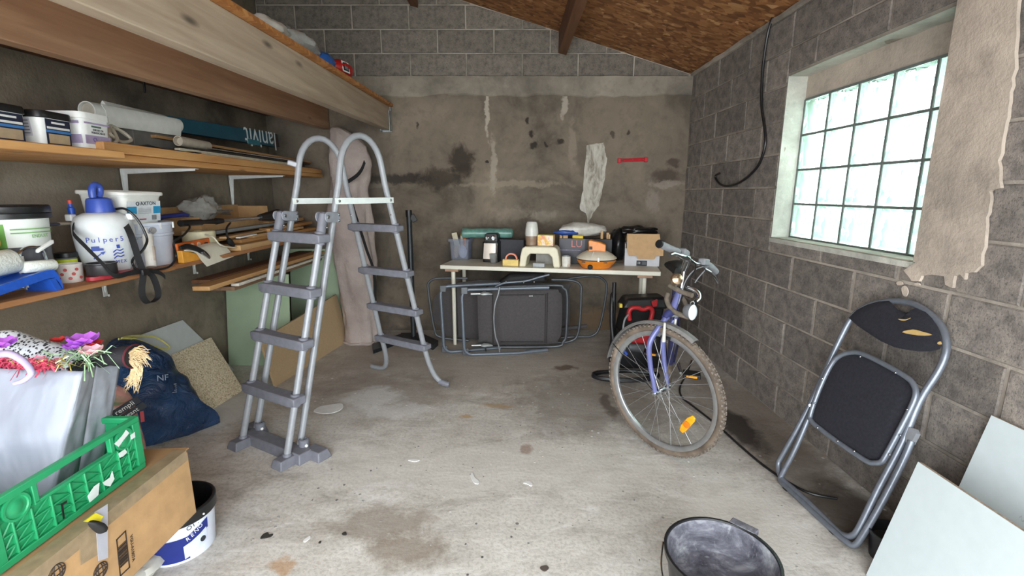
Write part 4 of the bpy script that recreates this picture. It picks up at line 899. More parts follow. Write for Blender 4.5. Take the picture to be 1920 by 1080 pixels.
# planks stored on brackets below the lower shelf
m_stor = wood('storage_plank', (208, 164, 112), (186, 140, 90), knots=False, axis=1)
mb = [(-1.80, 2.66, .795, 4.46, .10, .026, m_stor, 'lowest-front pine plank stored on wall brackets under the lower shelf'),
      (-1.93, 2.86, .800, 4.46, .12, .022, m_beam, 'brown stained plank stored behind the front pine plank'),
      (-1.775, 2.95, .765, 4.46, .05, .018, M('white_primer', (222, 216, 204), .6), 'white-primed lath below the front pine plank'),
      (-1.86, 2.95, .735, 4.46, .16, .026, wood('old_board', (150, 118, 92), (112, 84, 62), knots=False), 'old grey-brown board at the bottom of the stored planks')]
for x, y0, z, y1, w2, th_, mm, lb in mb: plank('stored_plank', (x, y0, z), (x, y1, z), w2, th_, mm, lb, 'plank')
for y in (3.55, 4.3):
    q = MB(); q.lohi((XL + .008, y - .013, .62), (XL + .012, y + .013, .733)); q.lohi((XL + .008, y - .013, .727), (-1.83, y + .013, .733)); q.lohi((XL + .008, y - .0015, .66), (XL + .012 + .2, y + .0015, .73))
    solo('plank_bracket', q, m_whitemetal, ('white steel bracket nearer the camera carrying the stored planks', 'white steel bracket at the far end carrying the stored planks')[y > 4], 'bracket')
# ================================================================== POOL LADDER
m_lad = M('ladder_grey_tube', (152, 155, 160), .4, .15, .05, 40)
m_step = M('ladder_step_plastic', (116, 117, 126), .55, 0, .10, 30, .15, 90)
lad = thing('pool_ladder', (-1.05, 2.75, 0), 'grey A-frame pool ladder with tall hoop handles and slip-on steps', 'ladder')
RB, LB = V((-1.12, 2.27, .05)), V((-1.445, 2.45, .05))
RN, LN = V((-.905, 2.57, 1.5)), V((-1.19, 2.72, 1.5))
RF, LF = V((-.76, 2.80, 1.5)), V((-1.02, 2.90, 1.5))
RS, LS = V((-.602, 3.07, .32)), V((-.954, 3.285, .32))
TR = .0175
def hoop(a, b, top):
    """arc from a up over to b"""
    m_ = (a + b) / 2; h = (b - a) / 2; o = []
    for i in range(1, 14):
        t = math.pi * i / 14; o.append(m_ - h * math.cos(t) + V((0, 0, (top - a.z) * math.sin(t))))
    return o
rR = [RB, RB.lerp(RN, .5), RB.lerp(RN, .93)] + hoop(RB.lerp(RN, .97), RF.lerp(RS, .03), 1.655) + [RF.lerp(RS, .08), RF.lerp(RS, .5), RS] + cr([RS, V((-.578, 3.09, .20)), V((-.545, 3.11, .10)), V((-.50, 3.12, .04)), V((-.463, 3.13, .019))], 5)[1:]
rL = [LB, LB.lerp(LN, .5), LB.lerp(LN, .93)] + hoop(LB.lerp(LN, .97), LF.lerp(LS, .03), 1.655) + [LF.lerp(LS, .08), LF.lerp(LS, .5), LS] + cr([LS, V((-.945, 3.33, .20)), V((-.955, 3.38, .09)), V((-.99, 3.42, .035)), V((-1.05, 3.46, .02)), V((-1.10, 3.49, .019))], 5)[1:]
part('rail', MB().tube(rR, TR, 14), m_lad, lad); part('rail', MB().tube(rL, TR, 14), m_lad, lad)
part('foot_sleeve', MB().tube([V((-.52, 3.116, .052)), V((-.463, 3.13, .021)), V((-.45, 3.132, .020))], .0205, 12), m_step, lad)
sh = V((.02, .105, 0))
def nearline(B, N): return (B - sh), (N - sh * .9)
FR0, FR1 = nearline(RB, RN); FL0, FL1 = nearline(LB, LN)
topR = at_row(FR0, FR1, 407); topL = FL0.lerp(FL1, (topR.z - FL0.z) / (FL1.z - FL0.z))
part('slip_on_rail', MB().tube([FR0, topR], TR, 14), m_lad, lad); part('slip_on_rail', MB().tube([FL0, topL], TR, 14), m_lad, lad)
def stepbox(a, b, depth_dir, w_, h, lip, name='step'):
    """moulded tread: long box with raised ends and a rounded front"""
    d = (b - a).normalized(); f = depth_dir - d * depth_dir.dot(d); f.z = 0; f.normalize(); up = V((0, 0, 1))
    a2, b2 = a - d * .035, b + d * .035; rings = []
    n = 12
    for i in range(n + 1):
        t = i / n; c = a2.lerp(b2, t); e = math.sin(math.pi * t); fr = w_ * .5; bk_ = w_ * .5 - .018 * e if True else 0
        end = .006 if i in (0, n) else 0
        rings.append([c - f * (fr - end) - up * (h / 2 - end), c + f * (bk_ - end) - up * (h / 2 - end), c + f * (bk_ - end) + up * (h / 2 - end), c - f * (fr - end) + up * (h / 2 - end)])
    mb = MB().loft(rings)
    return part(name, mb, m_step, lad, bevel=.005)
dn = V((.3, .95, 0))
for y in (447, 549, 645, 750):
    p = at_row(FR0, FR1, y); q = FL0.lerp(FL1, (p.z - FL0.z) / (FL1.z - FL0.z))
    so_ = stepbox(q, p, dn, .085, .052, 0)
    for s_ in (p, q): part('step_collar', MB().lathe([(.019, -.034), (.024, -.03), (.024, .032), (.019, .036)], 14, s_, frame((1, 0, 0), ((FR1 - FR0).normalized().cross(V((1, 0, 0))))) if False else None), m_step, so_)
for y in (428, 513, 585, 652):
    p = at_row(RF, RS, y); q = LF.lerp(LS, (p.z - LF.z) / (LS.z - LF.z))
    so_ = stepbox(q, p, dn, .085, .045, 0)
    for s_ in (p, q): part('step_collar', MB().lathe([(.019, -.03), (.024, -.026), (.024, .028), (.019, .032)], 14, s_), m_step, so_)
for a, b in ((RB.lerp(RN, .0), 0),):
    pass
m_strapw = M('ladder_strap', (222, 226, 224), .35, .2, .05)
for (B, N, F, S, py) in ((RB, RN, RF, RS, 377), (LB, LN, LF, LS, 377)):
    a = at_row(B, N, py); t = (F.z - a.z) / (F.z - S.z); b = F.lerp(S, t); side = (b - a).normalized().cross(V((0, 0, 1)))
    if side.y > 0: side = -side
    a2 = a + side * .019 - (b - a).normalized() * .02; b2 = b + side * .019 + (b - a).normalized() * .02
    st_ = part('side_strap', MB().strap([a2, b2], .032, .003, (0, 0, 1)), m_strapw, lad)
    for q in (a2.lerp(b2, .06), a2.lerp(b2, .94)): part('bolt', MB().lathe([(.008, 0), (.0075, .004), (.003, .006), (0, .006)], 10, q + side * .0015, frame((b - a), V((0, 0, 1))) if side.dot((b - a).cross(V((0, 0, 1)))) > 0 else frame(-(b - a), V((0, 0, 1)))), m_steel, st_)
# hinge knuckles joining slip-on rails to the hoops
for (T_, B, N) in ((topR, RB, RN), (topL, LB, LN)):
    ax = (N - B).normalized(); back = at_row(B, N, proj(T_)[1] - 2) if T_ is topR else B.lerp(N, (T_.z - B.z) / (N.z - B.z))
    dd = (back - T_).normalized(); side = dd.cross(V((0, 0, 1))).normalized()
    if side.x < 0: side = -side
    part('hinge_socket', MB().tube([T_ - ax * .10, T_ - ax * .02, T_ + ax * .015, T_ + ax * .025], [.0225, .0235, .022, .012], 14), m_step, lad)
    fx = frame(dd, V((0, 0, 1)))
    for s_ in (1, -1):
        o = T_ + side * (.024 * s_); P_ = []
        for i in range(9): a = math.pi / 2 + math.pi * i / 8; P_.append(o + dd * (.026 * math.cos(a)) + V((0, 0, 1)) * (.026 * math.sin(a)))
        L_ = (back - T_).length + .015
        P_ += [o + dd * L_ - V((0, 0, .034)), o + dd * L_ + V((0, 0, .018))]
        hp_ = part('hinge_plate', MB().prism(P_, side * .005 * s_), M('hinge_grey', (150, 154, 164), .45), lad, bevel=.002)
        if s_ > 0:
            bm_ = frame(dd, V((0, 0, 1))); bm_ = bm_ if bm_.col[2].dot(side) > 0 else frame(-dd, V((0, 0, 1)))
            for q, r_ in ((o, .010), (o + dd * (L_ - .014) + V((0, 0, .006)), .008), (o + dd * (L_ - .016) - V((0, 0, .024)), .008), (o - ax * .055 + V((0, 0, 0)), .007)):
                part('bolt', MB().lathe([(r_, 0), (r_ * .95, .004), (r_ * .4, .006), (0, .006)], 10, q + side * .005, bm_), m_steel, hp_)
# clip on the far hoop
q = rL[3]; part('safety_clip', MB().box(q + V((-.03, -.005, .01)), (.055, .03, .03), Euler((0, .3, .2))), m_lad, lad, bevel=.006)
for q in (rL[len(rL) // 2 + 0],): pass
for F, S in ((RF, RS), (LF, LS)):
    q = at_row(F, S, 403); part('bolt', MB().sphere(q + V((-.004, -.017, 0)), .006, 8, 6), m_steel, lad)
# base plate
wdir = (FR0 - FL0); wdir.z = 0; wdir.normalize(); ddir = V((-wdir.y, wdir.x, 0))
ddir = ddir if ddir.y > 0 else -ddir
def base_piece(c, sx, sy, h, taper=.012):
    r = lambda k, z: [c + wdir * a * (sx / 2 - k) + ddir * b * (sy / 2 - k) + V((0, 0, z)) for a, b in ((-1, -1), (1, -1), (1, 1), (-1, 1))]
    return MB().loft([r(0, 0), r(.002, .012), r(taper, h)])
G = lambda p: V((p.x, p.y, 0))
gR, gL = G(FR0), G(FL0); mid = (gR + gL) / 2 + ddir * .06
part('base_bar', base_piece(mid + wdir * .01, .50, .10, .052), m_step, lad, bevel=.005)
for g, s_ in ((gR, 1), (gL, -1)):
    part('base_foot', base_piece(g + ddir * .005 + wdir * .0 * s_, .085, .15, .045), m_step, lad, bevel=.005)
    part('base_foot', base_piece(g + ddir * .115 + wdir * (.075 * s_), .13, .085, .048), m_step, lad, bevel=.005)
    part('rail_socket', MB().lathe([(.027, 0), (.026, .085), (.019, .09)], 14, g + ddir * .10), m_step, lad)
    part('rail_socket', MB().lathe([(.024, 0), (.022, .055), (.018, .06)], 14, g), m_step, lad)
    part('bolt', MB().sphere(g + ddir * .10 + V((.022, -.022, .062)), .009, 10, 6), m_white, lad)
# ================================================================== PARASOL COVER, PARASOL STAND
m_fab = NT('dusty_pink_canvas'); f_ = m_fab.noise(3, None, 5, .6); g_ = m_fab.noise(200, None, 2)
m_fab.color(m_fab.ramp(f_, [(.3, rgb(160, 146, 140)), (.6, rgb(186, 172, 166)), (.8, rgb(204, 190, 182))])); m_fab.b.inputs['Roughness'].default_value = .95; m_fab.bump(m_fab.math('ADD', m_fab.noise(9, None, 4), m_fab.math('MULTIPLY', g_, .1)), .8, .03); m_fab = m_fab.m
cv = thing('parasol_cover', (-1.39, 4.2, 0), 'tall folded parasol in a dusty pink canvas cover leaning in the back corner', 'parasol')
spine = [(678, 646, 4.12, 30, .0), (679, 630, 4.14, 31, .0), (676, 590, 4.17, 31, .1), (670, 540, 4.2, 36, .1), (666, 490, 4.24, 38, .1), (660, 440, 4.28, 37, .1), (655, 390, 4.31, 36, .1), (655, 350, 4.33, 34, .1), (655, 310, 4.34, 38, .1), (650, 275, 4.36, 34, .1), (640, 252, 4.38, 20, .1), (628, 238, 4.40, 5, .1)]
rings = []; n = 40
sp3 = [(onY(x, y, Y), wpx * Y / FPX * 1.02) for x, y, Y, wpx, _ in spine]
cs = cr([p for p, _ in sp3], 4); ws = []
for i in range(len(sp3) - 1):
    for q in range(4): ws.append(sp3[i][1] * (1 - q / 4) + sp3[i + 1][1] * q / 4)
ws.append(sp3[-1][1])
for k, (c, w_) in enumerate(zip(cs, ws)):
    row = []
    for i in range(n):
        a = 2 * math.pi * i / n
        e = 1 + .16 * mnoise.noise(V((math.cos(a) * 1.6, math.sin(a) * 1.6, k * .12))) + .13 * math.sin(a * 6 + k * .3) * (.5 + .8 * mnoise.noise(V((k * .25, 3, 1)))) + .10 * mnoise.noise(V((math.cos(a) * 3.5, math.sin(a) * 3.5, k * .35)))
        row.append(c + V((w_ * e * math.cos(a), w_ * .55 * e * math.sin(a), 0)))
    rings.append(row)
for p in rings[0]: p.z = .004
part('cover', MB().loft(rings), m_fab, cv, angle=75)
part('hem', MB().tube([p + (p - cs[0]) * .03 + V((0, 0, .012)) for p in rings[0]], .010, 6, closed=True), m_fab, cv)
zp = [(676, 352, 0), (672, 300, 0)]
st = [onY(x, y, 4.14) for x, y in ((684, 303), (678, 318), (668, 330), (650, 342))]
zq = [onY(x, y, Y) for x, y, Y in ((655, 362, 4.10), (664, 395, 4.08), (676, 432, 4.06), (688, 470, 4.04), (700, 505, 4.02), (703, 540, 4.0), (702, 575, 3.99))]
part('edge_strap', MB().strap(cr(st, 5), .030, .003, (.4, 0, -.9)), m_strap, cv); part('zip_band', MB().strap(cr(zq, 5), .024, .003, (1, .1, 0)), m_strap, cv)
m_pole = M('anthracite_pole', (46, 50, 54), .4, .3, .1)
ps = thing('parasol_stand', (-.93, 4.2, 0), 'black parasol pole standing on a flat steel cross base before the back wall', 'parasol stand')
part('pole', MB().tube([(-.915, 4.19, .02), (-.925, 4.26, 1.18)], .024, 14), m_pole, ps); part('pole_cap', MB().tube([(-.925, 4.258, 1.14), (-.926, 4.262, 1.20)], .029, 14), m_black, ps); part('latch', MB().box((-.885, 4.25, 1.13), (.05, .012, .07), Euler((0, -.5, 0))), m_black, ps, bevel=.004)
for qs, h_ in (((700, 664), (760, 640), (757, 630), (698, 652)), .035), (((775, 640), (812, 657), (822, 648), (790, 633)), .05), (((752, 646), (782, 646), (786, 632), (752, 632)), .045):
    q = [onZ(*k) for k in qs]; part('base_bar', MB().hexa(q + [p + V((0, 0, h_)) for p in q]), m_pole, ps, bevel=.003)
# ================================================================== LEANING BOARDS ON THE LEFT
m_green = M('green_plasterboard', (164, 184, 154), .85, var=.05, scale=6)
def panel(name, pts, t, mat, label, cat='board', toward=None, **kw):
    pts = [V(p) for p in pts]; n_ = (pts[1] - pts[0]).cross(pts[-1] - pts[0]).normalized()
    if toward is not None and n_.dot(V(toward)) > 0: n_ = -n_
    return solo(name, MB().prism(pts, n_ * t), mat, label, cat, **kw)
panel('plasterboard', [(-2.262, 3.55, .0), (-1.765, 3.55, 0), (-1.755, 3.63, .725), (-2.25, 3.63, .725)], .0125, m_green, 'pale green plasterboard standing under the lower shelf, nearest the camera', toward=(0, -1, 0), bevel=.002)
panel('plasterboard', [(-2.1, 4.30, .0), (-1.56, 4.30, 0), (-1.54, 4.37, .84), (-2.08, 4.37, .84)], .0125, m_green, 'second green plasterboard farther back beside the pink parasol cover', toward=(0, -1, 0), bevel=.002)
panel('dark_gap_panel', [(-1.62, 4.36, .0), (-1.30, 4.36, 0), (-1.33, 4.50, 1.02), (-1.65, 4.50, 1.02)], .018, M('dark_gap_brown', (70, 56, 46), .8), 'dark brown panel filling the dark gap in the back corner behind the parasol cover', toward=(0, -1, 0))  # dark panel added to fill the dark gap beside the cover
m_mdf = M('mdf', (186, 160, 124), .85, var=.04, scale=60)
A, B = onZ(517, 725), onZ(655, 638)
A.z = B.z = 0
C_ = V((-1.63, 4.26, .43)); D_ = V((-1.748, 3.13, .345))
panel('mdf_board', [A, B, C_, D_], .018, m_mdf, 'long low tan fibreboard sheet leaning on the green plasterboards', toward=(1, 0, 0), bevel=.001)
m_chip = NT('chipboard'); cv_ = m_chip.vor(190, m_chip.mapping(m_chip.obj(), (1, 1, 1)), out=1); sx_ = m_chip.n('ShaderNodeSeparateColor'); m_chip.l(cv_, sx_.inputs[0])
m_chip.color(m_chip.ramp(sx_.outputs[0], [(0, rgb(150, 126, 92)), (.2, rgb(204, 186, 152)), (.6, rgb(222, 206, 176)), (1, rgb(240, 228, 206))])); m_chip.b.inputs['Roughness'].default_value = .85; m_chip = m_chip.m
A, B = onZ(390, 773), onZ(457, 731); A.z = B.z = 0
panel('chipboard_sheet', [A, B, V((-2.205, 3.30, .315)), V((-2.205, 2.845, .325))], .016, m_chip, 'speckled chipboard sheet leaning on the left wall beside the blue sack', toward=(1, 0, 0), bevel=.001)
tl, tr_ = V((-2.250, 2.60, .51)), V((-2.250, 3.10, .50)); dv = V((.085, .36, -.50))
panel('grey_white_sheet', [tl + dv, tr_ + dv, tr_, tl], .010, M('offwhite_board', (196, 200, 200), .6, var=.03), 'off-white board behind the chipboard against the left wall', toward=(1, 0, 0))
yc = cr([onX(x, y, X) for x, y, X in ((222, 636, -2.1), (248, 630, -2.15), (290, 632, -2.19), (318, 650, -2.16), (310, 655, -2.15), (285, 648, -2.15), (255, 636, -2.12), (228, 634, -2.1))], 6)
solo('packing_strap', MB().strap(yc, .012, .003, (.3, 0, 1)), M('yellow_cord_plastic', (214, 206, 120), .5), 'pale yellow strap looped over the off-white board', 'strap')
# blue refuse sack
m_sack = NT('blue_sack_film'); v_ = m_sack.obj(); wr_ = m_sack.noise(9, v_, 6, .62, 1.2); m_sack.color(m_sack.ramp(m_sack.noise(5, v_, 4), [(.35, rgb(22, 48, 82)), (.65, rgb(40, 76, 120))])); m_sack.b.inputs['Roughness'].default_value = .22; m_sack.bump(wr_, 1.0, .05); m_sack = m_sack.m
outl = [(200, 648, .9), (224, 632, 1), (250, 637, 1), (275, 648, .95), (303, 664, .85), (316, 680, .75), (328, 700, .62), (347, 712, .55), (358, 735, .4), (369, 753, .28), (392, 782, .1), (414, 806, 0), (375, 812, 0), (330, 822, 0), (279, 836, 0), (240, 835, 0), (205, 815, .1), (190, 760, .35), (186, 700, .65)]
P0 = onZ(340, 822); P0.z = .03; nrm = V((.78, -.28, .55)).normalized()
op = cr([onP(x, y, P0, nrm) for x, y, _ in outl], 4, True)
for p in op: p.z = max(p.z, .006)
bg_ = pillow(op, nrm, .13, .02, 14, .035, 5.5, power=.6, seed=4)
for p in bg_.v: p.z = max(p.z, .003); p.x = max(p.x, -2.262)
sk = thing('blue_sack', (-1.95, 2.4, 0), 'dark blue plastic refuse sack slumped against the left wall boards', 'sack')
part('sack', bg_, m_sack, sk, angle=50)
m_sprint = M('sack_print', (150, 168, 188), .4)
lo = onP(302, 710, P0 + nrm * .135, nrm); fx = frame(V((.55, .8, -.2)), V((-.35, .1, .9)))
lettering('NF', .045, lo + fx.col[2] * .02, fx.col[0], fx.col[1], m_sprint, sk)
for k in range(5): part('print_line', plate(lo - fx.col[1] * (.04 + .011 * k) + fx.col[0] * .02 + fx.col[2] * .02, fx, .085, .003, .001), m_sprint, sk)
# ================================================================== TABLE AND WHAT STANDS ON IT
TZ = .735
m_ttop = M('white_tabletop', (228, 224, 208), .45, var=.04, scale=8)
FLc, FRc = V((-.628, 4.05, 0)), V((1.187, 3.69, 0)); tx = (FRc - FLc).normalized(); ty = V((-tx.y, tx.x, 0)); TL_ = (FRc - FLc).length; TD = .44
tab = thing('work_table', (.28, 4.05, 0), 'long narrow white table on round legs along the back wall', 'table')
def tp_(u, v, z=0.0): return FLc + tx * u + ty * v + V((0, 0, z))
part('tabletop', MB().hexa([tp_(0, 0, TZ - .035), tp_(TL_, 0, TZ - .035), tp_(TL_, TD, TZ - .035), tp_(0, TD, TZ - .035), tp_(0, 0, TZ), tp_(TL_, 0, TZ), tp_(TL_, TD, TZ), tp_(0, TD, TZ)]), m_ttop, tab, bevel=.004)
for u in (.10, TL_ - .12):
    for v in (.06, TD - .06):
        part('leg_block', MB().box(tp_(u, v, TZ - .046), (.12, .1, .022), Euler((0, 0, math.atan2(tx.y, tx.x)))), M('leg_block_wood', (170, 136, 112), .7), tab, bevel=.003)
        part('leg', MB().tube([tp_(u, v, .0), tp_(u, v, TZ - .056)], [.016, .0185], 14), m_ttop, tab)
def on_t(x, y): return onZ(x, y, TZ)
m_cbox = clear('clear_box', (226, 230, 240), .22, .2)
# clear box of tools
c = on_t(862, 487); c = c + ty * .05
t = thing('clear_tool_box', c, 'clear plastic tub of painting tools at the left end of the table', 'tub'); mz = Matrix.Rotation(math.atan2(tx.y, tx.x), 3, 'Z')
def rg(w_, d, z): return [c + mz @ p for p in rrect(w_, d, .02, z)]
part('body', MB().loft([rg(.17, .13, .002), rg(.17, .13, .0), rg(.185, .145, .165), rg(.21, .17, .17), rg(.215, .175, .195), rg(.205, .165, .195), rg(.18, .14, .168), rg(.165, .125, .008)]), m_cbox, t)
def tool(nm, a, b, r, mat, lb, flat=1.0): return solo(nm, MB().tube([c + mz @ V(a), c + mz @ V(b)], r, 10, flat=flat), mat, lb, 'tool')
o = solo('plaster_scraper', MB().box(c + mz @ V((-.045, .0, .155)), (.052, .006, .19), mz @ Euler((0, -.22, 0)).to_matrix()), M('bone_plastic', (218, 208, 180), .5), 'flat cream scraper with a hole standing in the clear tub', 'scraper', bevel=.006)
yb = thing('glue_bottle', c + mz @ V((0, .03, .02)), 'slim pale bottle with yellow cap standing in the clear tub', 'bottle')
part('bottle', MB().tube([c + mz @ V((.0, .03, .02)), c + mz @ V((.004, .035, .22))], .020, 12), m_cream, yb)
part('cap', MB().tube([c + mz @ V((.004, .035, .2205)), c + mz @ V((.005, .036, .245)), c + mz @ V((.005, .036, .258))], [.017, .017, .013], 12), M('yellow_cap_plastic', (214, 192, 44), .45), yb)
tool('hand_tool', (.045, -.01, .03), (.075, .0, .235), [.010, .013], M('navy_handle', (48, 56, 84), .5), 'dark blue tool handle sticking out of the clear tub')
tool('hand_tool', (.03, -.03, .05), (.050, -.032, .20), [.012, .016], m_orange, 'orange tool handle in the clear tub')
solo('white_rag', pillow([c + mz @ V((.03 + .04 * math.cos(a), -.045, .075 + .06 * math.sin(a))) for a in [2 * math.pi * i / 20 for i in range(20)]], mz @ V((0, -1, 0)), .012, .01, 6, .006, 30), M('white_rag_cloth', (222, 222, 222), .95), 'white rag bundled inside the clear tub', 'rag')
solo('paint_roll_pad', pillow([c + mz @ V((-.035 + .025 * math.cos(a), -.045, .075 + .06 * math.sin(a))) for a in [2 * math.pi * i / 20 for i in range(20)]], mz @ V((0, -1, 0)), .012, .01, 6, .004, 30), M('kraft_pad', (196, 168, 128), .95), 'beige pad inside the clear tub', 'pad')
# coffee machine
c = on_t(919, 492) + ty * .085; t = thing('coffee_machine', c, 'small black coffee machine with bright steel front plate and two round knobs', 'coffee machine')
part('body', MB().loft([[c + mz @ p for p in rrect(.15, .15, .02, z)] for z in (0, .17, .18, .185)]), m_black, t, bevel=.004)
part('hood', MB().prism([c + mz @ V((x, -.06, z)) for x, z in ((-.06, .18), (.065, .18), (.065, .245), (.05, .26), (-.04, .26), (-.055, .245))], mz @ V((0, .12, 0))), m_black, t, bevel=.006)
m_mirror = M('warm_steel', (210, 198, 186), .25, 1.0, .08, 8)
part('steel_plate', MB().hexa([c + mz @ V(q) for q in ((-.066, -.092, .028), (.052, -.092, .028), (.052, -.077, .028), (-.066, -.077, .028), (-.060, -.080, .175), (.054, -.080, .175), (.054, -.070, .175), (-.060, -.070, .175))]), m_mirror, t, bevel=.003)
part('chrome_edge', MB().tube([c + mz @ V((.062, -.085, .04)), c + mz @ V((.062, -.078, .175))], .006, 8), m_steel, t)
for x, r_ in ((-.03, .018), (.028, .024)): part('knob', MB().lathe([(r_, 0), (r_, .012), (r_ * .7, .016), (r_ * .5, .010), (0, .010)], 20, c + mz @ V((x, -.061, .218)), mz @ frame((1, 0, 0), (0, 0, 1))), m_steel, t)
c2 = on_t(924, 494) + ty * .02; solo('glass_tumbler', MB().lathe([(.022, 0), (.024, .002), (.034, .05), (.036, .085), (.034, .085), (.022, .008), (0, .008)], 24, c2, cap0=True), clear('tumbler_glass', (220, 222, 220), .25, .05), 'clear glass tumbler before the coffee machine', 'glass')
# dark carton + green film roll at the back
c = tp_(.50, .395, TZ); t = solo('dark_carton', MB().box(c + V((0, 0, .1)), (.36, .085, .2), mz), M('dark_grey_carton', (60, 60, 66), .7), 'dark grey carton at the back of the table behind the coffee machine', 'box', bevel=.004)
gq = cr([onY(x, y, 4.36) for x, y in ((864, 436), (885, 437), (920, 434), (945, 433), (962, 440))], 4)
z0 = TZ + .2
for p in gq: p.z = z0 + .052
solo('green_film_roll', MB().tube(gq, [.006] + [.045 + .006 * mnoise.noise(V((i * .5, 0, 0))) for i in range(len(gq) - 2)] + [.03], 18), M('green_film', (104, 150, 138), .3, var=.25, scale=18, bump=.4), 'roll of translucent green plastic film on the dark carton', 'roll')
# sanding block
c = on_t(957, 499) + ty * .022; t = thing('sanding_block', c, 'yellow sponge block with a coral half-ring handle on the table edge', 'sanding block')
part('block', MB().box(c + V((0, 0, .029)), (.138, .05, .056), mz), M('yellow_sponge', (232, 204, 128), .9, bump=.3), t, bevel=.004)
part('ring', MB().lathe([(.042, -.012), (.054, -.012), (.054, .012), (.042, .012), (.042, -.012)], 18, c + mz @ V((.005, 0, .057)), mz @ frame((1, 0, 0), (0, 0, 1)), a0=0, a1=math.pi), M('coral_plastic', (232, 142, 112), .5), t)
# step stool
m_stool = M('cream_stool', (226, 218, 192), .45, var=.03)
c = on_t(1012, 500) + ty * .07; t = thing('step_stool', c, 'cream plastic step stool with an arched cut-out standing on the table', 'stool')
def stool_ring(y):
    o = [(-.175, 0), (-.165, .09), (-.150, .155), (-.125, .172), (.125, .172), (.150, .155), (.165, .09), (.175, 0), (.120, 0), (.105, .085), (.08, .112), (-.08, .112), (-.105, .085), (-.120, 0)]
    return [c + mz @ V((x, y, z)) for x, z in o]
part('shell', MB().prism(stool_ring(-.10), mz @ V((0, .2, 0))), m_stool, t, bevel=.010, seg=3)
for s_ in (-1, 1): part('side_skirt', MB().hexa([c + mz @ V(q) for q in ((s_ * .105, -.098, .085), (s_ * .125, -.098, .085), (s_ * .125, .098, .085), (s_ * .105, .098, .085), (s_ * .105, -.098, .11), (s_ * .125, -.098, .11), (s_ * .125, .098, .11), (s_ * .105, .098, .11))]), m_stool, t)
part('grip_pad', MB().loft([[c + mz @ (p + V((0, 0, 0))) for p in rrect(.2, .12, .03, z)] for z in (.172, .175)]), M('stool_pad', (206, 200, 178), .6), t)
cs_ = c
c = cs_ + mz @ V((-.085, .02, .1755)); t = thing('white_vase', c, 'white and brown stoneware beaker standing on the cream stool', 'vase')
part('base', MB().lathe([(.048, 0), (.052, .004), (.050, .03), (.053, .04), (.057, .075), (.056, .078)], 28, c, cap0=True), M('brown_stoneware', (150, 124, 102), .4, var=.15, scale=10), t)
part('body', MB().lathe([(.056, .078), (.058, .10), (.055, .14), (.047, .185), (.040, .198), (.034, .196), (.030, .17)], 28, c), M('white_glaze', (214, 214, 206), .3, var=.05), t)
part('inside', MB().lathe([(.031, .172), (0, .172)], 20, c), m_ink, t)
c = cs_ + mz @ V((.045, -.01, .1755)); t = thing('colourful_box', c, 'small box printed in yellow and pink lying on the cream stool', 'box')
n_ = NT('colour_print'); n_.color(n_.ramp(n_.noise(14, None, 3, .5, 1.0), [(.3, rgb(222, 92, 150)), (.45, rgb(236, 200, 70)), (.55, rgb(240, 226, 220)), (.66, rgb(232, 130, 60)), (.75, rgb(180, 80, 160))])); n_.b.inputs['Roughness'].default_value = .4
part('carton', MB().box(c + V((0, 0, .046)), (.135, .09, .088), mz @ Euler((0, 0, -.06)).to_matrix()), n_.m, t, bevel=.002); part('top_edge', MB().box(c + mz @ V((0, .0, .092)), (.13, .085, .004), mz @ Euler((0, 0, -.06)).to_matrix()), M('green_edge', (170, 160, 60), .5), t)
c = cs_ + mz @ V((-.005, -.085, .0)); solo('grey_sponge', MB().box(c + V((0, 0, .018)), (.10, .05, .034), mz), M('grey_sponge_foam', (176, 178, 180), .9, bump=.4), 'grey sponge under the arch of the cream stool', 'sponge', bevel=.005)
c = cs_ + mz @ V((.02, .13, 0)); solo('paper_stack', MB().box(c + V((0, 0, .045)), (.15, .1, .09), mz), M('grey_papers', (150, 146, 140), .8), 'stack of grey papers behind the cream stool', 'papers', bevel=.002)
# can
c = on_t(1061, 500) + ty * .02; t = thing('paint_can', c, 'small white paint-smeared can right of the cream stool', 'can')
n_ = NT('smeared_can'); n_.color(n_.ramp(n_.noise(18, None, 4), [(.35, rgb(206, 202, 192)), (.55, rgb(226, 224, 218)), (.7, rgb(196, 176, 150))])); n_.b.inputs['Roughness'].default_value = .45
part('can', MB().lathe([(.036, 0), (.038, .002), (.038, .086), (.034, .09), (.030, .09), (.030, .08), (0, .08)], 24, c, cap0=True), n_.m, t); part('rim', MB().tube([c + V((.036 * math.cos(a), .036 * math.sin(a), .09)) for a in [2 * math.pi * i / 24 for i in range(24)]], .003, 6, closed=True), m_galv, t)
# black game boxes with wooden pegs, bag on top
c = on_t(1100, 494) + ty * .26; c = tp_(1.235, .365, TZ); m_dbox = M('navy_box_print', (40, 38, 52), .4, var=.1)
t = thing('navy_box', c, 'dark navy box lettered LU with wooden pegs sticking up, behind the orange appliance', 'box')
part('carton', MB().box(c + V((0, 0, .112)), (.46, .13, .224), mz), M('black_carton', (24, 22, 26), .5), t, bevel=.003)
part('printed_sleeve', MB().box(c + mz @ V((-.115, -.067, .143)), (.225, .004, .16), mz), m_dbox, t)
lettering('LU', .085, c + mz @ V((-.075, -.0695, .175)), mz @ V((1, 0, 0)), (0, 0, 1), M('salmon_print', (206, 120, 110), .5), t)
for k in range(14): part('print_dot', MB().box(c + mz @ V((-.215 + .013 * k, -.0695, .122)), (.007, .001, .007 if k < 6 else .004), mz), M('pale_violet_print', (170, 160, 190), .5), t)
for k, (x, h) in enumerate(((-.215, .05), (-.185, .075), (-.165, .045), (.14, .07), (.19, .055), (.20, .04))): part('wooden_peg', MB().box(c + mz @ V((x, -.05, .2242 + h / 2)), (.022, .02, h), mz), m_pine2, t, bevel=.002)
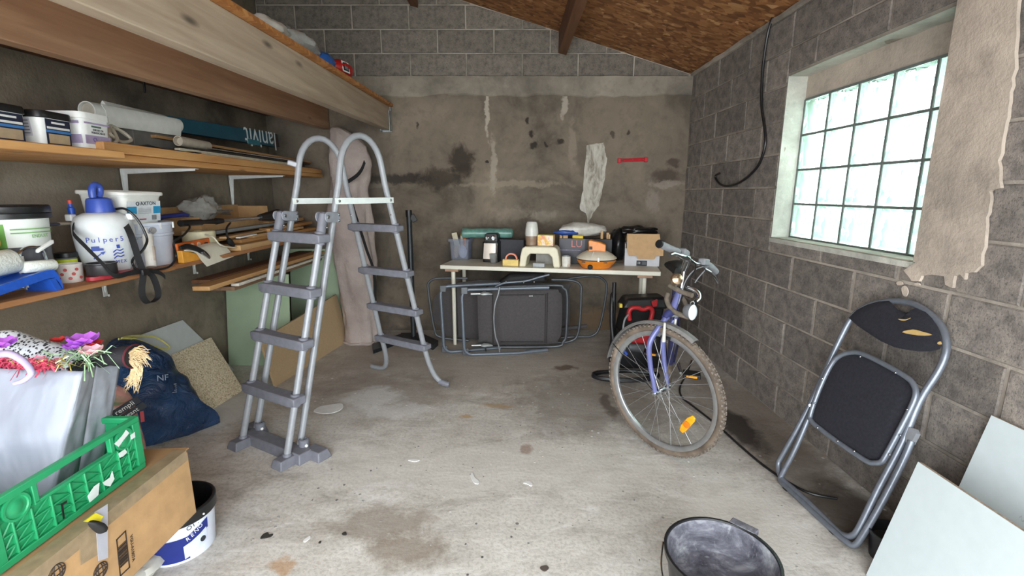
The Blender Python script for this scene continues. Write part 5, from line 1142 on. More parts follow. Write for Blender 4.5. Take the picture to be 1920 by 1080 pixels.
lump('blue_white_sack', c + mz @ V((-.03, -.01, .30)), (.21, .08, .062), M('white_sack_film', (198, 194, 186), .4, var=.1, bump=.4), 'whitish plastic sack lying on the navy box', 'sack', 44.0, jit=.2)
lump('blue_plastic_sack', c + mz @ V((-.15, -.06, .278)), (.12, .05, .03), M('royal_blue_film', (40, 76, 150), .35, bump=.4), 'royal blue plastic sheet under the whitish sack', 'sack', 52.0, jit=.2)
solo('hand_tool', MB().tube([c + mz @ V((-.11, -.085, .243)), c + mz @ V((-.02, -.088, .240))], [.016, .015], 10), M('yellow_handle_plastic', (230, 200, 50), .45), 'yellow tool handle between the sack and the orange appliance', 'tool')
# orange and cream round appliance
c = on_t(1117, 505) + ty * .105; t = thing('round_appliance', c, 'round orange and cream appliance with a domed lid and orange top grip', 'appliance')
m_oran = M('orange_shell', (236, 140, 44), .35, var=.06)
part('base_bowl', MB().lathe([(.09, 0), (.12, .004), (.13, .02), (.155, .05), (.163, .066), (.158, .07), (.1, .06), (0, .06)], 40, c, cap0=True), m_oran, t)
part('seam', MB().lathe([(.150, .066), (.158, .068), (.156, .078), (.15, .08)], 40, c), m_ink, t)
part('dome', MB().lathe([(.155, .076), (.168, .082), (.165, .090), (.13, .118), (.09, .14), (.05, .148), (0, .15)], 40, c), M('cream_dome', (226, 216, 196), .4, var=.04), t)
part('dome_seam', MB().strap([c + V((.1665 * math.cos(R(-115)) * k, .1665 * math.sin(R(-115)) * k, z)) for k, z in ((1.0, .093), (.79, .121), (.55, .143))], .006, .002, (1, -.3, 0)), m_white, t)
part('grip', MB().prism([c + mz @ V((x, -.045, z)) for x, z in ((-.065, .135), (.075, .135), (.075, .195), (.03, .215), (-.055, .232), (-.07, .225), (-.066, .19))], mz @ V((0, .09, 0))), m_oran, t, bevel=.006)
part('grip_window', MB().box(c + mz @ V((-.048, -.046, .168)), (.026, .004, .026), mz), m_ink, t)
part('dial', MB().lathe([(.021, 0), (.021, .012), (.016, .016), (0, .016)], 18, c + mz @ V((-.045, -.132, .022)), mz @ frame((1, 0, 0), (0, 0, 1))), m_blackmatt, t)
part('latch', MB().box(c + mz @ V((.02, -.163, .088)), (.016, .01, .036), mz), m_white, t, bevel=.003)
for x in (-.1, .075): part('clip', MB().box(c + mz @ V((x, -.14, .062)), (.03, .02, .006), mz), m_ink, t)
# white carton with open kraft flap
c = on_t(1203, 499) + ty * .10; t = thing('open_carton', c, 'white carton with an open kraft lid flap at the right end of the table', 'box')
ww, dd, hh = .285, .18, .19
m_wc = M('white_carton', (206, 206, 210), .6, var=.04)
for nm, a, s_ in (('panel', (0, -dd / 2, .075), (ww, .004, .15)), ('panel', (0, dd / 2, hh / 2), (ww, .004, hh)), ('panel', (-ww / 2, 0, hh / 2), (.004, dd, hh)), ('panel', (ww / 2, 0, hh / 2), (.004, dd, hh)), ('base', (0, 0, .003), (ww, dd, .004))): part(nm, MB().box(c + mz @ V(a), s_, mz), m_wc, t)
fl_ = [(-ww / 2 + .01, -.094, .275), (ww / 2 - .01, -.094, .275), (ww / 2 + .005, -.125, .18), (ww / 2 + .025, -.135, .155), (ww / 2 + .025, -.142, .098), (.10, -.142, .092), (.10, -.148, .068), (-.04, -.148, .068), (-.05, -.142, .092), (-ww / 2 + .03, -.142, .09), (-ww / 2 + .01, -.13, .15)]
m_kraft = M('kraft_board', (196, 160, 118), .8, var=.05)
part('lid_flap', MB().prism([c + mz @ V(q) for q in fl_], mz @ V((0, .004, 0))), m_kraft, t); part('lid_panel', MB().hexa([c + mz @ V(q) for q in ((-ww / 2 + .008, -.092, .272), (ww / 2 - .008, -.092, .272), (ww / 2, dd / 2, hh), (-ww / 2, dd / 2, hh), (-ww / 2 + .008, -.092, .276), (ww / 2 - .008, -.092, .276), (ww / 2, dd / 2, hh + .004), (-ww / 2, dd / 2, hh + .004))]), m_kraft, t)
part('label', MB().box(c + mz @ V((-.0, -dd / 2 - .003, .024)), (.088, .002, .046), mz), m_ink, t); lettering('13', .026, c + mz @ V((-.024, -dd / 2 - .0045, .026)), mz @ V((1, 0, 0)), (0, 0, 1), m_white, t)
for k in range(4): part('print_line', MB().box(c + mz @ V((.02, -dd / 2 - .0045, .012 + .008 * k)), (.035, .001, .003), mz), m_grey, t)
# black film with tinsel on the carton
c3 = c + mz @ V((-.06, .0, .315))
lump('black_plastic_bag', c + mz @ V((-.21, .07, .16)), (.07, .10, .15), M('black_film', (18, 18, 20), .3, bump=.4), 'black plastic bag squeezed between the navy box and the kraft-lidded carton', 'bag', 61.0, jit=.15)
lump('black_shiny_bag', c + mz @ V((-.03, .10, .285)), (.17, .06, .045), M('black_film', (18, 18, 20)), 'shiny black crumpled film on top of the kraft-lidded carton', 'bag', 67.0, jit=.4)
# red wall rack
A = onY(1161, 301, YB - .01); B = onY(1211, 299, YB - .01)
rk = thing('red_wall_rack', (A + B) / 2, 'small red plastic tool rack screwed to the back wall', 'rack'); m_redp = M('rack_red', (190, 30, 44), .45)
part('rail', MB().hexa([A + V((0, .01, -.016)), B + V((0, .01, -.016)), B + V((0, -.012, -.016)), A + V((0, -.012, -.016)), A + V((0, .01, .016)), B + V((0, .01, .016)), B + V((0, -.004, .016)), A + V((0, -.004, .016))]), m_redp, rk, bevel=.003)
for s_ in (0, 1): q = A.lerp(B, s_); part('end_lug', MB().box(q + V((0, -.004, -.002)), (.03, .02, .045)), m_redp, rk, bevel=.004)
for s_ in (.12, .5, .88): part('screw', MB().sphere(A.lerp(B, s_) + V((0, -.013, .002)), .006, 8, 6), m_steel, rk)
# ================================================================== FOLDED RECLINERS UNDER THE TABLE
m_tube = M('recliner_grey_tube', (112, 120, 130), .4, .4, .06, 40); m_seat = M('charcoal_textilene', (74, 70, 70), .85, var=.10, scale=60, bump=.2, bscale=250); m_tubed = M('recliner_dark_tube', (92, 96, 100), .4, .4, .06)
def ground(p): return V((p.x, p.y, max(p.z, .012)))
def Utube(mbs, r, mat, parent, name='frame_tube'): return part(name, MB().tube(mbs, r, 12), mat, parent)
def ucorner(a, b, c_, rad=.07):
    """rounded corner points a-b-c"""
    u = (a - b).normalized() * rad; v = (c_ - b).normalized() * rad
    return [b + u * (1 - math.sin(t)) + v * (1 - math.cos(t)) for t in [math.pi / 2 * i / 6 for i in range(7)]]
def recl(label, shift, rear=False):
    t = thing('folding_recliner', (shift.x, 3.85 + shift.y, 0), label, 'recliner', None)
    S = lambda p: V((p[0], p[1], p[2])) + shift
    return t, S
# front recliner
t, S = recl('folded charcoal recliner with grey tube frame on its side, nearest under the table', V((0, 0, 0)))
yf = 3.79
zt, zb_ = .575, .014
A, B, C_, D_ = V((.30, yf + .06, zt)), V((-.415, yf - .005, zt - .005)), V((-.40, yf - .03, zb_)), V((.30, yf + .10, zb_ + .0))
Utube([A] + ucorner(A, B, C_) + ucorner(B, C_, D_) + [V((.05, yf + .02, zb_)), D_], .014, m_tube, t)
for z in (zt - .01, .04): 
    q = V((-.395, yf - .02, z)); part('corner_plate', MB().hexa([q + V(o_) for o_ in ((-.022, -.004, -.028), (.03, -.004, -.028), (.03, .004, -.028), (-.022, .004, -.028), (-.022, -.004, .028), (.03, -.004, .028), (.03, .004, .028), (-.022, .004, .028))]), m_tubed, t, bevel=.003)
ym = 3.93
sd = [V((x, ym + .0 * x, z)) for x, z in ((-.275, .525), (.33, .545), (.40, .52), (.43, .46), (.43, .17), (.40, .09), (.34, .055), (-.275, .05), (-.29, .1), (-.295, .48))]
part('seat_panel', pillow(cr(sd, 3, True), (0, -1, 0), .035, .02, 8, 0, power=.35), m_seat, t, angle=50)
for a, b in (((-.10, .500), (.27, .505)), ((-.10, .085), (.27, .085)), ((.285, .51), (.285, .08)), ((.30, .52), (.30, .07)), ((-.165, .50), (-.165, .07))): part('seat_seam', MB().tube([V((a[0], ym - .036, a[1])), V((b[0], ym - .036, b[1]))], .0035, 6), M('seam_dark', (52, 48, 48), .9), t)
lettering('ioni', .022, V((.16, ym - .037, .495)), (1, 0, 0), (0, 0, 1), m_white, t)
ring = [V((x, ym + .02, z)) for x, z in ((-.2, .555), (.36, .575), (.44, .55), (.475, .48), (.475, .15), (.45, .07), (.37, .025), (-.2, .02))]
Utube(cr(ring, 5), .012, m_tubed, t, 'seat_tube')
bow = cr([onY(x, y, 3.79) for x, y in ((937, 538), (934, 552), (928, 572), (926, 600), (929, 630), (935, 648), (937, 660))], 5)
Utube(bow, .007, M('bow_steel', (170, 174, 178), .3, .7), t, 'stretcher_bow')
for z in (.525, .075):
    part('locking_lever', MB().tube([V((-.345, yf + .04, z)), V((-.235, yf + .05, z))], .010, 10), M('lever_silver', (186, 190, 190), .35, .6), t); part('lever_head', MB().tube([V((-.265, yf + .045, z - .002)), V((-.24, yf + .048, z)), V((-.20, yf + .05, z)), V((-.165, yf + .052, z - .006))], [.012, .024, .018, .008], 10, flat=.8), M('lever_silver', (186, 190, 190)), t)
    part('bolt', MB().lathe([(.007, -.02), (.007, .02)], 8, V((-.225, yf + .05, z + (.04 if z > .3 else -.035))), cap0=True, cap1=True), m_steel, t)
for z in (zt, zb_): part('armrest', MB().tube([V((.12, yf + .05, z)), V((.31, yf + .06 + (.04 if z < .1 else 0), z))], .0175, 12), m_tube, t)
# rear recliner
t, S = recl('second folded recliner behind, its charcoal panel and wide tube loops showing either side', V((0, .3, 0)))
yr = 4.16
A, B, C_, D_ = V((-.1, yf + .16, .59)), V((-.60, yf + .055, .585)), V((-.58, yf + .035, .014)), V((-.1, yf + .16, .014))
Utube([A] + ucorner(A, B, C_) + ucorner(B, C_, D_) + [D_], .014, m_tube, t)
for z in (.57, .04): q = V((-.575, yf + .04, z)); part('corner_plate', MB().box(q, (.05, .008, .055)), m_tubed, t, bevel=.003)
sd = [V((x, yr, z)) for x, z in ((-.60, .545), (.45, .545), (.52, .5), (.52, .12), (.45, .06), (-.60, .06))]
part('seat_panel', pillow(cr(sd, 3, True), (0, -1, 0), .03, .02, 6, 0, power=.35), m_seat, t, angle=50)
part('seat_seam', MB().tube([V((-.50, yr - .03, .53)), V((-.50, yr - .03, .08))], .004, 6), M('seam_dark', (52, 48, 48)), t)
lp = [V((x, yr - .01, z)) for x, z in ((-.4, .60), (-.66, .60), (-.745, .565), (-.755, .48), (-.715, .14), (-.66, .05), (-.4, .015))]
Utube(cr(lp, 5), .011, m_tubed, t, 'end_loop')
lp = [V((x, yr + .0, z)) for x, z in ((.45, .585), (.72, .62), (.83, .58), (.855, .48), (.81, .16), (.74, .06), (.60, .05), (.45, .04))]
Utube(cr(lp, 5), .011, m_tubed, t, 'end_loop')
lp = [V((x, yr - .08, z)) for x, z in ((.35, .60), (.52, .595), (.60, .56), (.615, .48), (.60, .12), (.52, .03), (.35, .02))]
Utube(cr(lp, 5), .012, m_tubed, t, 'seat_tube')
part('armrest', MB().tube([V((.45, yr - .06, .14)), V((.68, yr - .04, .165))], .018, 12), m_seat, t)
hf = cr([onY(x, y, 3.93) for x, y in ((925, 541), (936, 534), (950, 530), (985, 527), (1010, 520), (1030, 515))], 4)
Utube(hf, .010, m_tube, t, 'headrest_tube')
part('headrest', MB().hexa([V((-.12, 3.95, .585)), V((.30, 3.96, .60)), V((.30, 4.12, .60)), V((-.12, 4.12, .585)), V((-.02, 3.97, .66)), V((.28, 3.98, .675)), V((.28, 4.10, .675)), V((-.02, 4.10, .66))]), m_blackmatt, t, bevel=.02)
for x, z in ((-.05, .61), (.10, .60), (.19, .605)): part('bolt', MB().sphere(V((x, 3.94, z)), .010, 8, 6), m_steel, t)
# ================================================================== PRESSURE WASHER BEHIND THE BICYCLE
m_dk = M('washer_black', (26, 26, 28), .4, var=.15); m_redw = M('washer_red', (178, 34, 40), .4, var=.08)
wx, wy = .99, 3.555
t = thing('pressure_washer', (wx, wy, 0), 'black and red pressure washer with red carry handle behind the bicycle wheel', 'pressure washer')
def wp(x, y, Y): return onY(x, y, Y - .105)
part('base', MB().loft([[V((wx + p.x, wy + p.y, z)) for p in rrect(w_, d, .06)] for z, w_, d in ((.02, .34, .24), (.06, .40, .28), (.22, .38, .27), (.30, .33, .24))]), m_dk, t, bevel=.008)
part('tower', MB().hexa([(wx - .15, wy - .06, .28), (wx + .15, wy - .06, .28), (wx + .16, wy + .12, .28), (wx - .16, wy + .12, .28), (wx - .12, wy - .10, .50), (wx + .17, wy - .10, .50), (wx + .18, wy + .08, .50), (wx - .13, wy + .08, .50)]), m_dk, t, bevel=.02)
part('top_cover', MB().hexa([(wx - .16, wy - .12, .49), (wx + .19, wy - .12, .49), (wx + .2, wy + .10, .49), (wx - .16, wy + .10, .49), (wx - .12, wy - .09, .57), (wx + .17, wy - .09, .58), (wx + .17, wy + .07, .58), (wx - .12, wy + .07, .57)]), m_dk, t, bevel=.02)
hb = [wp(x, y, 3.50) for x, y in ((1181, 600), (1179, 588), (1183, 579), (1194, 577), (1206, 580), (1217, 577), (1223, 582), (1222, 592), (1219, 604), (1219, 614))]
part('carry_handle', MB().tube(cr(hb, 5), .017, 12), m_redw, t)
part('red_panel', MB().hexa([wp(1176, 640, 3.48), wp(1222, 640, 3.48), wp(1220, 600, 3.52), wp(1184, 600, 3.52)] + [p + V((0, .03, 0)) for p in (wp(1176, 640, 3.48), wp(1222, 640, 3.48), wp(1220, 600, 3.52), wp(1184, 600, 3.52))]) if False else MB().prism([wp(x, y, 3.47) for x, y in ((1180, 650), (1215, 650), (1224, 640), (1222, 620), (1210, 628), (1196, 636), (1182, 640))], (0, .03, 0)), m_redw, t, bevel=.004)
part('side_badge', MB().prism([wp(x, y, 3.525) for x, y in ((1222, 566), (1233, 562), (1232, 574), (1224, 576))], (0, .02, 0)), m_redw, t)
part('yellow_label', MB().prism([wp(x, y, 3.525) for x, y in ((1162, 570), (1167, 570), (1167, 577), (1162, 577))], (0, .03, 0)), M('label_yellow', (214, 190, 60), .5), t)
for s_ in (-1, 1):
    wc = V((wx + .19 * s_, wy - .02, .1)); part('wheel', MB().lathe([(.0, -.022), (.085, -.022), (.1, -.015), (.1, .015), (.085, .022), (0, .022)], 24, wc, frame((0, 1, 0), (0, 0, 1))), M('washer_wheel', (60, 60, 62), .5), t)
part('pump_head', MB().tube([wp(1178, 650, 3.44), wp(1205, 653, 3.44), wp(1215, 655, 3.45)], [.03, .035, .02], 12), M('pump_grey', (110, 112, 116), .4, .5), t); part('inlet', MB().tube([wp(1171, 658, 3.44), wp(1176, 666, 3.42)], .012, 10), m_blue, t)
part('gun_holder', MB().tube([(wx - .20, wy - .03, .04), (wx - .205, wy - .02, .68)], [.022, .016], 10), m_dk, t)
part('spray_gun', MB().tube(cr([wp(1148, 548, 3.66), wp(1147, 575, 3.62), wp(1147, 610, 3.6), wp(1150, 640, 3.58)], 4), [.006] + [.016] * 12, 10), m_dk, t)
part('grey_tube', MB().tube(cr([wp(1178, 590, 3.48), wp(1171, 600, 3.47), wp(1168, 620, 3.47), wp(1168, 645, 3.47)], 5), .007, 8), M('washer_grey_tube', (140, 142, 144), .4), t)
pts = []
for i in range(110):
    a = 2 * math.pi * i / 36; k = i / 110
    pts.append(V((.84 + .24 * math.cos(a) * (1 - .1 * mnoise.noise(V((i * .11, 0, 0)))), 3.27 + .09 * math.sin(a) + .03 * mnoise.noise(V((i * .09, 5, 0))), .014 + .02 * k + .006 * (1 + mnoise.noise(V((i * .2, 9, 0)))))))
solo('black_hose', MB().tube(pts, .011, 8), M('hose_black', (28, 28, 30), .45), 'coiled black high-pressure hose on the floor left of the bicycle wheel', 'hose')
# ================================================================== BICYCLE
C0 = V((.772, 2.27, .352)); th = R(54)
hh_ = V((math.cos(th), -math.sin(th), 0)); nn0 = V((-math.sin(th), -math.cos(th), 0))
uu = (V((0, 0, 1)) + nn0 * .06).normalized(); ax_ = hh_.cross(uu).normalized()
if ax_.dot(nn0) < 0: ax_ = -ax_
RW = .330
bike = thing('bicycle', (.8, 2.3, 0), 'blue bicycle facing the camera, front wheel turned, with grey grips and dirty tyre', 'bicycle')
def wc(a, r, o=0.0, c=C0, h=hh_, u=uu, x=ax_): return c + h * (r * math.cos(a)) + u * (r * math.sin(a)) + x * o
m_tyre = NT('dirty_tyre'); m_tyre.color(m_tyre.ramp(m_tyre.noise(9, None, 5), [(.35, rgb(84, 72, 62)), (.6, rgb(118, 104, 90)), (.75, rgb(150, 138, 124))])); m_tyre.b.inputs['Roughness'].default_value = .9; m_tyre = m_tyre.m
m_rim = M('alloy_rim', (176, 178, 180), .35, .8, .1, 30); m_frame = M('violet_blue_paint', (104, 108, 158), .3, .15, .08); m_fdark = M('crown_blue_frame_shade', (58, 62, 108), .35, .1, .1); m_chr = M('bike_chrome', (190, 192, 194), .25, 1.0, .08); m_gr = M('grey_rubber', (126, 128, 132), .7)
def wheel(c, h, u, x, label=None, tread=True):
    ws = (lambda a, r, o=0.0: wc(a, r, o, c, h, u, x)); N = 72
    def ring(prof): 
        return MB().loft([[ws(2 * math.pi * i / N, r, o) for r, o in prof] for i in range(N)], closed=True)
    ty_ = ring([(RW + .018 * math.cos(q), .019 * math.sin(q)) for q in [2 * math.pi * k / 10 for k in range(10)]])
    rim = part('wheel', ring([(RW - .014, -.012), (RW - .014, .012), (RW - .034, .011), (RW - .040, .006), (RW - .040, -.006), (RW - .034, -.011)]), m_rim, bike, label)
    part('tyre', ty_, m_tyre, rim)
    if tread:
        mb = MB()
        for i in range(84):
            for o, dr in ((-.013, .0125), (-.004, .0172), (.006, .0168), (.014, .0118)):
                a = 2 * math.pi * (i + (.5 if abs(o) < .01 else 0)) / 84; q = ws(a, RW + dr, o); fr = frame(-h * math.sin(a) + u * math.cos(a), x); mb.box(q, (.011, .007, .007), fr)
        tag(part('tread_knobs', mb, M('tread_mud', (124, 114, 104), .95, var=.35, scale=60), rim), kind='stuff')
    part('hub', MB().tube([ws(0, 0, -.048), ws(0, 0, -.036), ws(0, 0, -.034), ws(0, 0, -.030), ws(0, 0, .030), ws(0, 0, .034), ws(0, 0, .036), ws(0, 0, .048)], [.010, .012, .024, .013, .013, .024, .012, .010], 14), m_chr, rim)
    for i in range(28):
        s_ = 1 if i % 2 else -1; a = 2 * math.pi * i / 28; b = a + (.9 if (i // 2) % 2 else -.9)
        part('spoke', MB().tube([ws(b, .022, .034 * s_), ws(a, RW - .036, .002 * s_)], .0014, 5), m_rim, rim)
    return rim
fwheel = wheel(C0, hh_, uu, ax_)
part('valve', MB().tube([wc(R(100), RW - .04), wc(R(100), RW - .075)], .004, 6), m_black, fwheel)
# amber reflector between the spokes
ra = R(-32); q = wc(ra, .205, .02); fx = frame((wc(ra + .3, .2) - wc(ra - .3, .2)), uu)
fr = frame(-hh_ * math.sin(ra) + uu * math.cos(ra), ax_.cross(-hh_ * math.sin(ra) + uu * math.cos(ra)))
def amber(u, v, o): return q + fr.col[0] * u + fr.col[1] * v + ax_ * o
m_amb = M('amber_reflector', (244, 164, 24), .25, var=.1, scale=60)
part('reflector', MB().prism([amber(u, v, 0) for u, v in ((-.062, -.010), (-.045, -.016), (.045, -.016), (.062, -.010), (.062, .010), (.03, .02), (-.03, .02), (-.062, .010))], ax_ * .012), m_amb, fwheel, bevel=.003)
part('reflector_core', MB().lathe([(.018, .0), (.018, .004), (.010, .006), (0, .006)], 16, q + ax_ * .012, frame(fr.col[0], ax_.cross(fr.col[0]))), M('amber_dark', (214, 120, 20), .3), fwheel)
# mudguard
def guard(a0, a1, n, r): return [wc(a0 + (a1 - a0) * i / n, r) for i in range(n + 1)]
mb = MB(); rings = []
for i in range(31):
    a = R(60) + (R(168) - R(60)) * i / 30; rings.append([wc(a, RW + .030, -.026), wc(a, RW + .040, -.016), wc(a, RW + .042, .016), wc(a, RW + .030, .026), wc(a, RW + .028, .026), wc(a, RW + .039, .015), wc(a, RW + .037, -.015), wc(a, RW + .028, -.026)])
mb.loft(rings); part('mudguard', mb, M('dusty_mudguard', (120, 118, 116), .5, var=.15), bike)
for s_ in (-1, 1): part('mudguard_stay', MB().tube([wc(0, 0, .05 * s_), wc(R(150), RW + .03, .024 * s_)], .0022, 6), m_black, bike)
# fork
crown = onY(1257, 592, 2.305); ht = onY(1277, 543, 2.345); sdir = (ht - crown).normalized()
for s_ in (1, -1):
    bl = cr([crown + ax_ * (.012 * s_) + V((0, 0, .012)), crown + ax_ * (.046 * s_) - V((0, 0, .012)), C0 + uu * .27 + ax_ * (.056 * s_) - hh_ * .035, C0 + uu * .15 + ax_ * (.055 * s_) - hh_ * .032, C0 + uu * .06 + ax_ * (.053 * s_) - hh_ * .012, C0 + ax_ * (.052 * s_)], 5)
    part('fork_blade', MB().tube(bl, [.0165 - .006 * i / (len(bl) - 1) for i in range(len(bl))], 12), m_frame, bike)
    part('dropout', MB().lathe([(.013, -.006), (.013, .006), (.007, .007), (.007, .016), (0, .016)], 12, C0 + ax_ * (.054 * s_), frame(hh_, ax_.cross(hh_)) if s_ > 0 else frame(-hh_, ax_.cross(hh_))), m_chr, bike)
part('fork_crown', MB().tube([crown + ax_ * .05, crown + ax_ * .03 + V((0, 0, .012)), crown + V((0, 0, .018)), crown - ax_ * .03 + V((0, 0, .012)), crown - ax_ * .05], [.014, .02, .022, .02, .014], 12), m_fdark, bike)
part('steerer', MB().tube([crown, ht + sdir * .02], .014, 12), m_chr, bike)
part('head_tube', MB().tube([crown + sdir * .035, crown + sdir * .045, ht - sdir * .01, ht], [.022, .0195, .0195, .022], 14), m_frame, bike)
# v-brake arms
for s_ in (1, -1):
    b0 = C0 + uu * .285 + ax_ * (.036 * s_) + hh_ * .03; b1 = b0 + uu * .10 + ax_ * (.008 * s_) + hh_ * .01
    part('brake_arm', MB().tube([b0, b0.lerp(b1, .4), b1], [.011, .009, .006], 10), M('brake_ivory', (206, 204, 196), .4, .3), bike); part('brake_pad', MB().box(C0 + uu * .300 + ax_ * (.022 * s_) + hh_ * .03, (.05, .014, .012), frame(hh_, ax_)), m_black, bike)
# head lamp
lc = onY(1299, 586, 2.20); ld = (V((.35, -.9, .05))).normalized(); lf = frame(ld.cross(V((0, 0, 1))), V((0, 0, 1)))
part('headlamp', MB().lathe([(.012, -.06), (.026, -.045), (.030, -.012), (.032, 0)], 24, lc, lf if lf.col[2].dot(ld) > 0 else frame(-ld.cross(V((0, 0, 1))), V((0, 0, 1))), sx=.85, sy=1.25), m_gr, bike)
part('lamp_lens', MB().lathe([(.031, 0), (.026, .006), (.014, .011), (0, .013)], 24, lc, lf if lf.col[2].dot(ld) > 0 else frame(-ld.cross(V((0, 0, 1))), V((0, 0, 1))), sx=.85, sy=1.25), M('lamp_lens_white', (226, 232, 236), .15), bike)
part('lamp_bracket', MB().tube([lc + V((-.0, .05, 0)), onY(1285, 592, 2.27), crown], .007, 8), m_gr, bike)
# stem, handlebar, grips, levers
st = onY(1283, 505, 2.355); bc = onY(1290, 486, 2.31)
part('quill', MB().tube([ht, st, st + (st - ht) * .15], [.012, .012, .014], 12), m_chr, bike); part('stem', MB().tube([st, bc], [.017, .019], 12), m_chr, bike)
bar = cr([onY(1236, 457, 2.15), onY(1258, 467, 2.20), onY(1274, 474, 2.24), onY(1290, 486, 2.31), onY(1304, 495, 2.35), onY(1318, 494, 2.40), onY(1332, 500, 2.45), onY(1342, 510, 2.48)], 5)
hbar = part('handlebar', MB().tube(bar, .0125, 12), m_chr, bike)
part('grip', MB().tube(bar[0:10], [.018] + [.0175] * 9, 12), m_gr, hbar); part('grip_end', MB().tube([bar[0] - (bar[1] - bar[0]) * .3, bar[0] + (bar[1] - bar[0]) * .4], [.019, .021], 14), m_black, hbar); part('grip', MB().tube(bar[-9:], .0185, 12), m_gr, hbar)
part('brake_lever', MB().tube(cr([onY(1290, 484, 2.25), onY(1276, 480, 2.19), onY(1264, 476, 2.14), onY(1256, 478, 2.12)], 4), [.014] * 5 + [.010] * 8, 10), m_chr, hbar)
part('brake_lever', MB().tube(cr([onY(1320, 505, 2.36), onY(1332, 512, 2.38), onY(1340, 520, 2.40), onY(1346, 530, 2.41)], 4), [.011] * 5 + [.008] * 8, 10), m_chr, hbar)
part('shifter', MB().box(bar[12] + V((0, -.01, .012)), (.06, .035, .04), frame(bar[13] - bar[11], V((0, 0, 1)))), m_gr, bike, bevel=.008); part('shifter', MB().box(bar[25] + V((0, -.01, .01)), (.06, .035, .04), frame(bar[26] - bar[24], V((0, 0, 1)))), m_gr, bike, bevel=.008)
for pts in ([(1283, 478, 2.25), (1292, 484, 2.2), (1305, 500, 2.25), (1290, 530, 2.3), (1262, 600, 2.3)], [(1318, 500, 2.36), (1300, 508, 2.3), (1284, 530, 2.3), (1272, 570, 2.3)], [(1325, 503, 2.36), (1310, 520, 2.34), (1303, 530, 2.34)]): part('brake_cable', MB().tube(cr([onY(*q) for q in pts], 6), .003, 6), m_gr if pts[0][0] != 1283 else m_black, bike)
part('bell', MB().lathe([(.030, 0), (.032, .004), (.026, .02), (.012, .028), (0, .03)], 20, onY(1268, 524, 2.28), frame((1, 0, 0), (0, .3, 1))), M('brassy_chrome', (186, 160, 134), .25, .9), bike)
# taped drop bar clamped under the stem
m_tape = M('dusty_bar_tape', (104, 94, 82), .9, var=.2, scale=40, bump=.3)
part('drop_bar', MB().tube(cr([onY(1256, 535, 2.36), onY(1266, 541, 2.33), onY(1280, 548, 2.30), onY(1298, 554, 2.25)], 5), .0125, 10), m_tape, bike)
part('drop_bar', MB().tube(cr([onY(1286, 539, 2.34), onY(1298, 543, 2.32), onY(1308, 550, 2.30), onY(1310, 560, 2.28), onY(1304, 567, 2.26)], 5), .014, 10), m_chr, bike)
part('drop_bar', MB().tube(cr([onY(1252, 551, 2.36), onY(1250, 562, 2.34), onY(1256, 576, 2.31), onY(1267, 586, 2.28), onY(1282, 592, 2.25), onY(1292, 595, 2.24)], 5), .0125, 10), m_tape, bike)
part('drop_bar', MB().tube(cr([onY(1274, 553, 2.36), onY(1281, 561, 2.33), onY(1286, 571, 2.30), onY(1290, 583, 2.28)], 5), .0115, 10), m_tape, bike)
part('bar_end_ring', MB().tube([onY(1298, 569, 2.25) + V((.010 * math.cos(a), 0, .010 * math.sin(a))) for a in [2 * math.pi * i / 14 for i in range(14)]], .003, 6, closed=True), m_chr, bike)
# frame running away behind the fork, its shade put into the dark blue
fd = V((.33, .944, 0)).normalized(); fs = V((fd.y, -fd.x, 0)); hd = crown + sdir * .06
bb = hd + fd * .56; bb.z = .285; seat_b = hd + fd * .42; seat_b.z = .80; rh = hd + fd * .98; rh.z = .347
part('down_tube', MB().tube([hd, bb], .0185, 12), m_fdark, bike); part('top_tube', MB().tube([ht - sdir * .02, seat_b - V((0, 0, .06))], .015, 12), m_fdark, bike); part('seat_tube', MB().tube([bb, seat_b], .016, 12), m_fdark, bike)
part('seat_post', MB().tube([seat_b, seat_b + V((0, 0, .1)) - fd * .02], .012, 10), m_chr, bike)
sc0 = seat_b + V((0, 0, .115)) - fd * .02
part('saddle', MB().loft([[sc0 + fd * s_ + fs * (w_ * math.cos(a)) + V((0, 0, .03 * math.sin(a) + dz)) for a in [2 * math.pi * i / 16 for i in range(16)]] for s_, w_, dz in ((-.14, .012, .0), (-.12, .022, .003), (-.02, .03, 0), (.06, .06, .005), (.10, .075, .01), (.12, .05, .01))]), m_blackmatt, bike)
for s_ in (-1, 1):
    part('chain_stay', MB().tube([bb + fs * .02 * s_, rh + fs * .055 * s_], .008, 8), m_fdark, bike); part('seat_stay', MB().tube([seat_b + fs * .01 * s_ - V((0, 0, .04)), rh + fs * .055 * s_], .007, 8), m_fdark, bike)
    ce = bb + fs * (.065 * s_) + fd * (.05 * s_) + V((0, 0, (.16 if s_ < 0 else -.0)))
    ce = bb + fs * (.065 * s_) - fd * (.165 * s_)
    part('crank', MB().tube([bb + fs * .05 * s_, ce], [.012, .009], 10), m_chr, bike)
    pd = ce + fs * (.06 * s_); pdl = part('pedal', MB().box(pd, (.10, .085, .024), frame(fs, fd)), m_black, bike, bevel=.004); part('pedal_reflector', MB().box(pd - fd * .0435, (.06, .003, .012), frame(fs, fd)), m_amb, pdl)
wheel(rh, fd, V((0, 0, 1)), fs, 'rear wheel behind the fork', tread=False)
# kickstand-less bike leans on the wall through its bar: black floor cable
fc = [onZ(x, y, .006) for x, y in ((1297, 676), (1288, 700), (1275, 726), (1279, 745), (1300, 762), (1342, 795), (1398, 845), (1436, 876), (1478, 904), (1520, 925), (1570, 935))]
solo('floor_cable', MB().tube(cr(fc, 6), .006, 8), m_black, 'thin black cable running over the floor from the bicycle to the folding chair', 'cable')
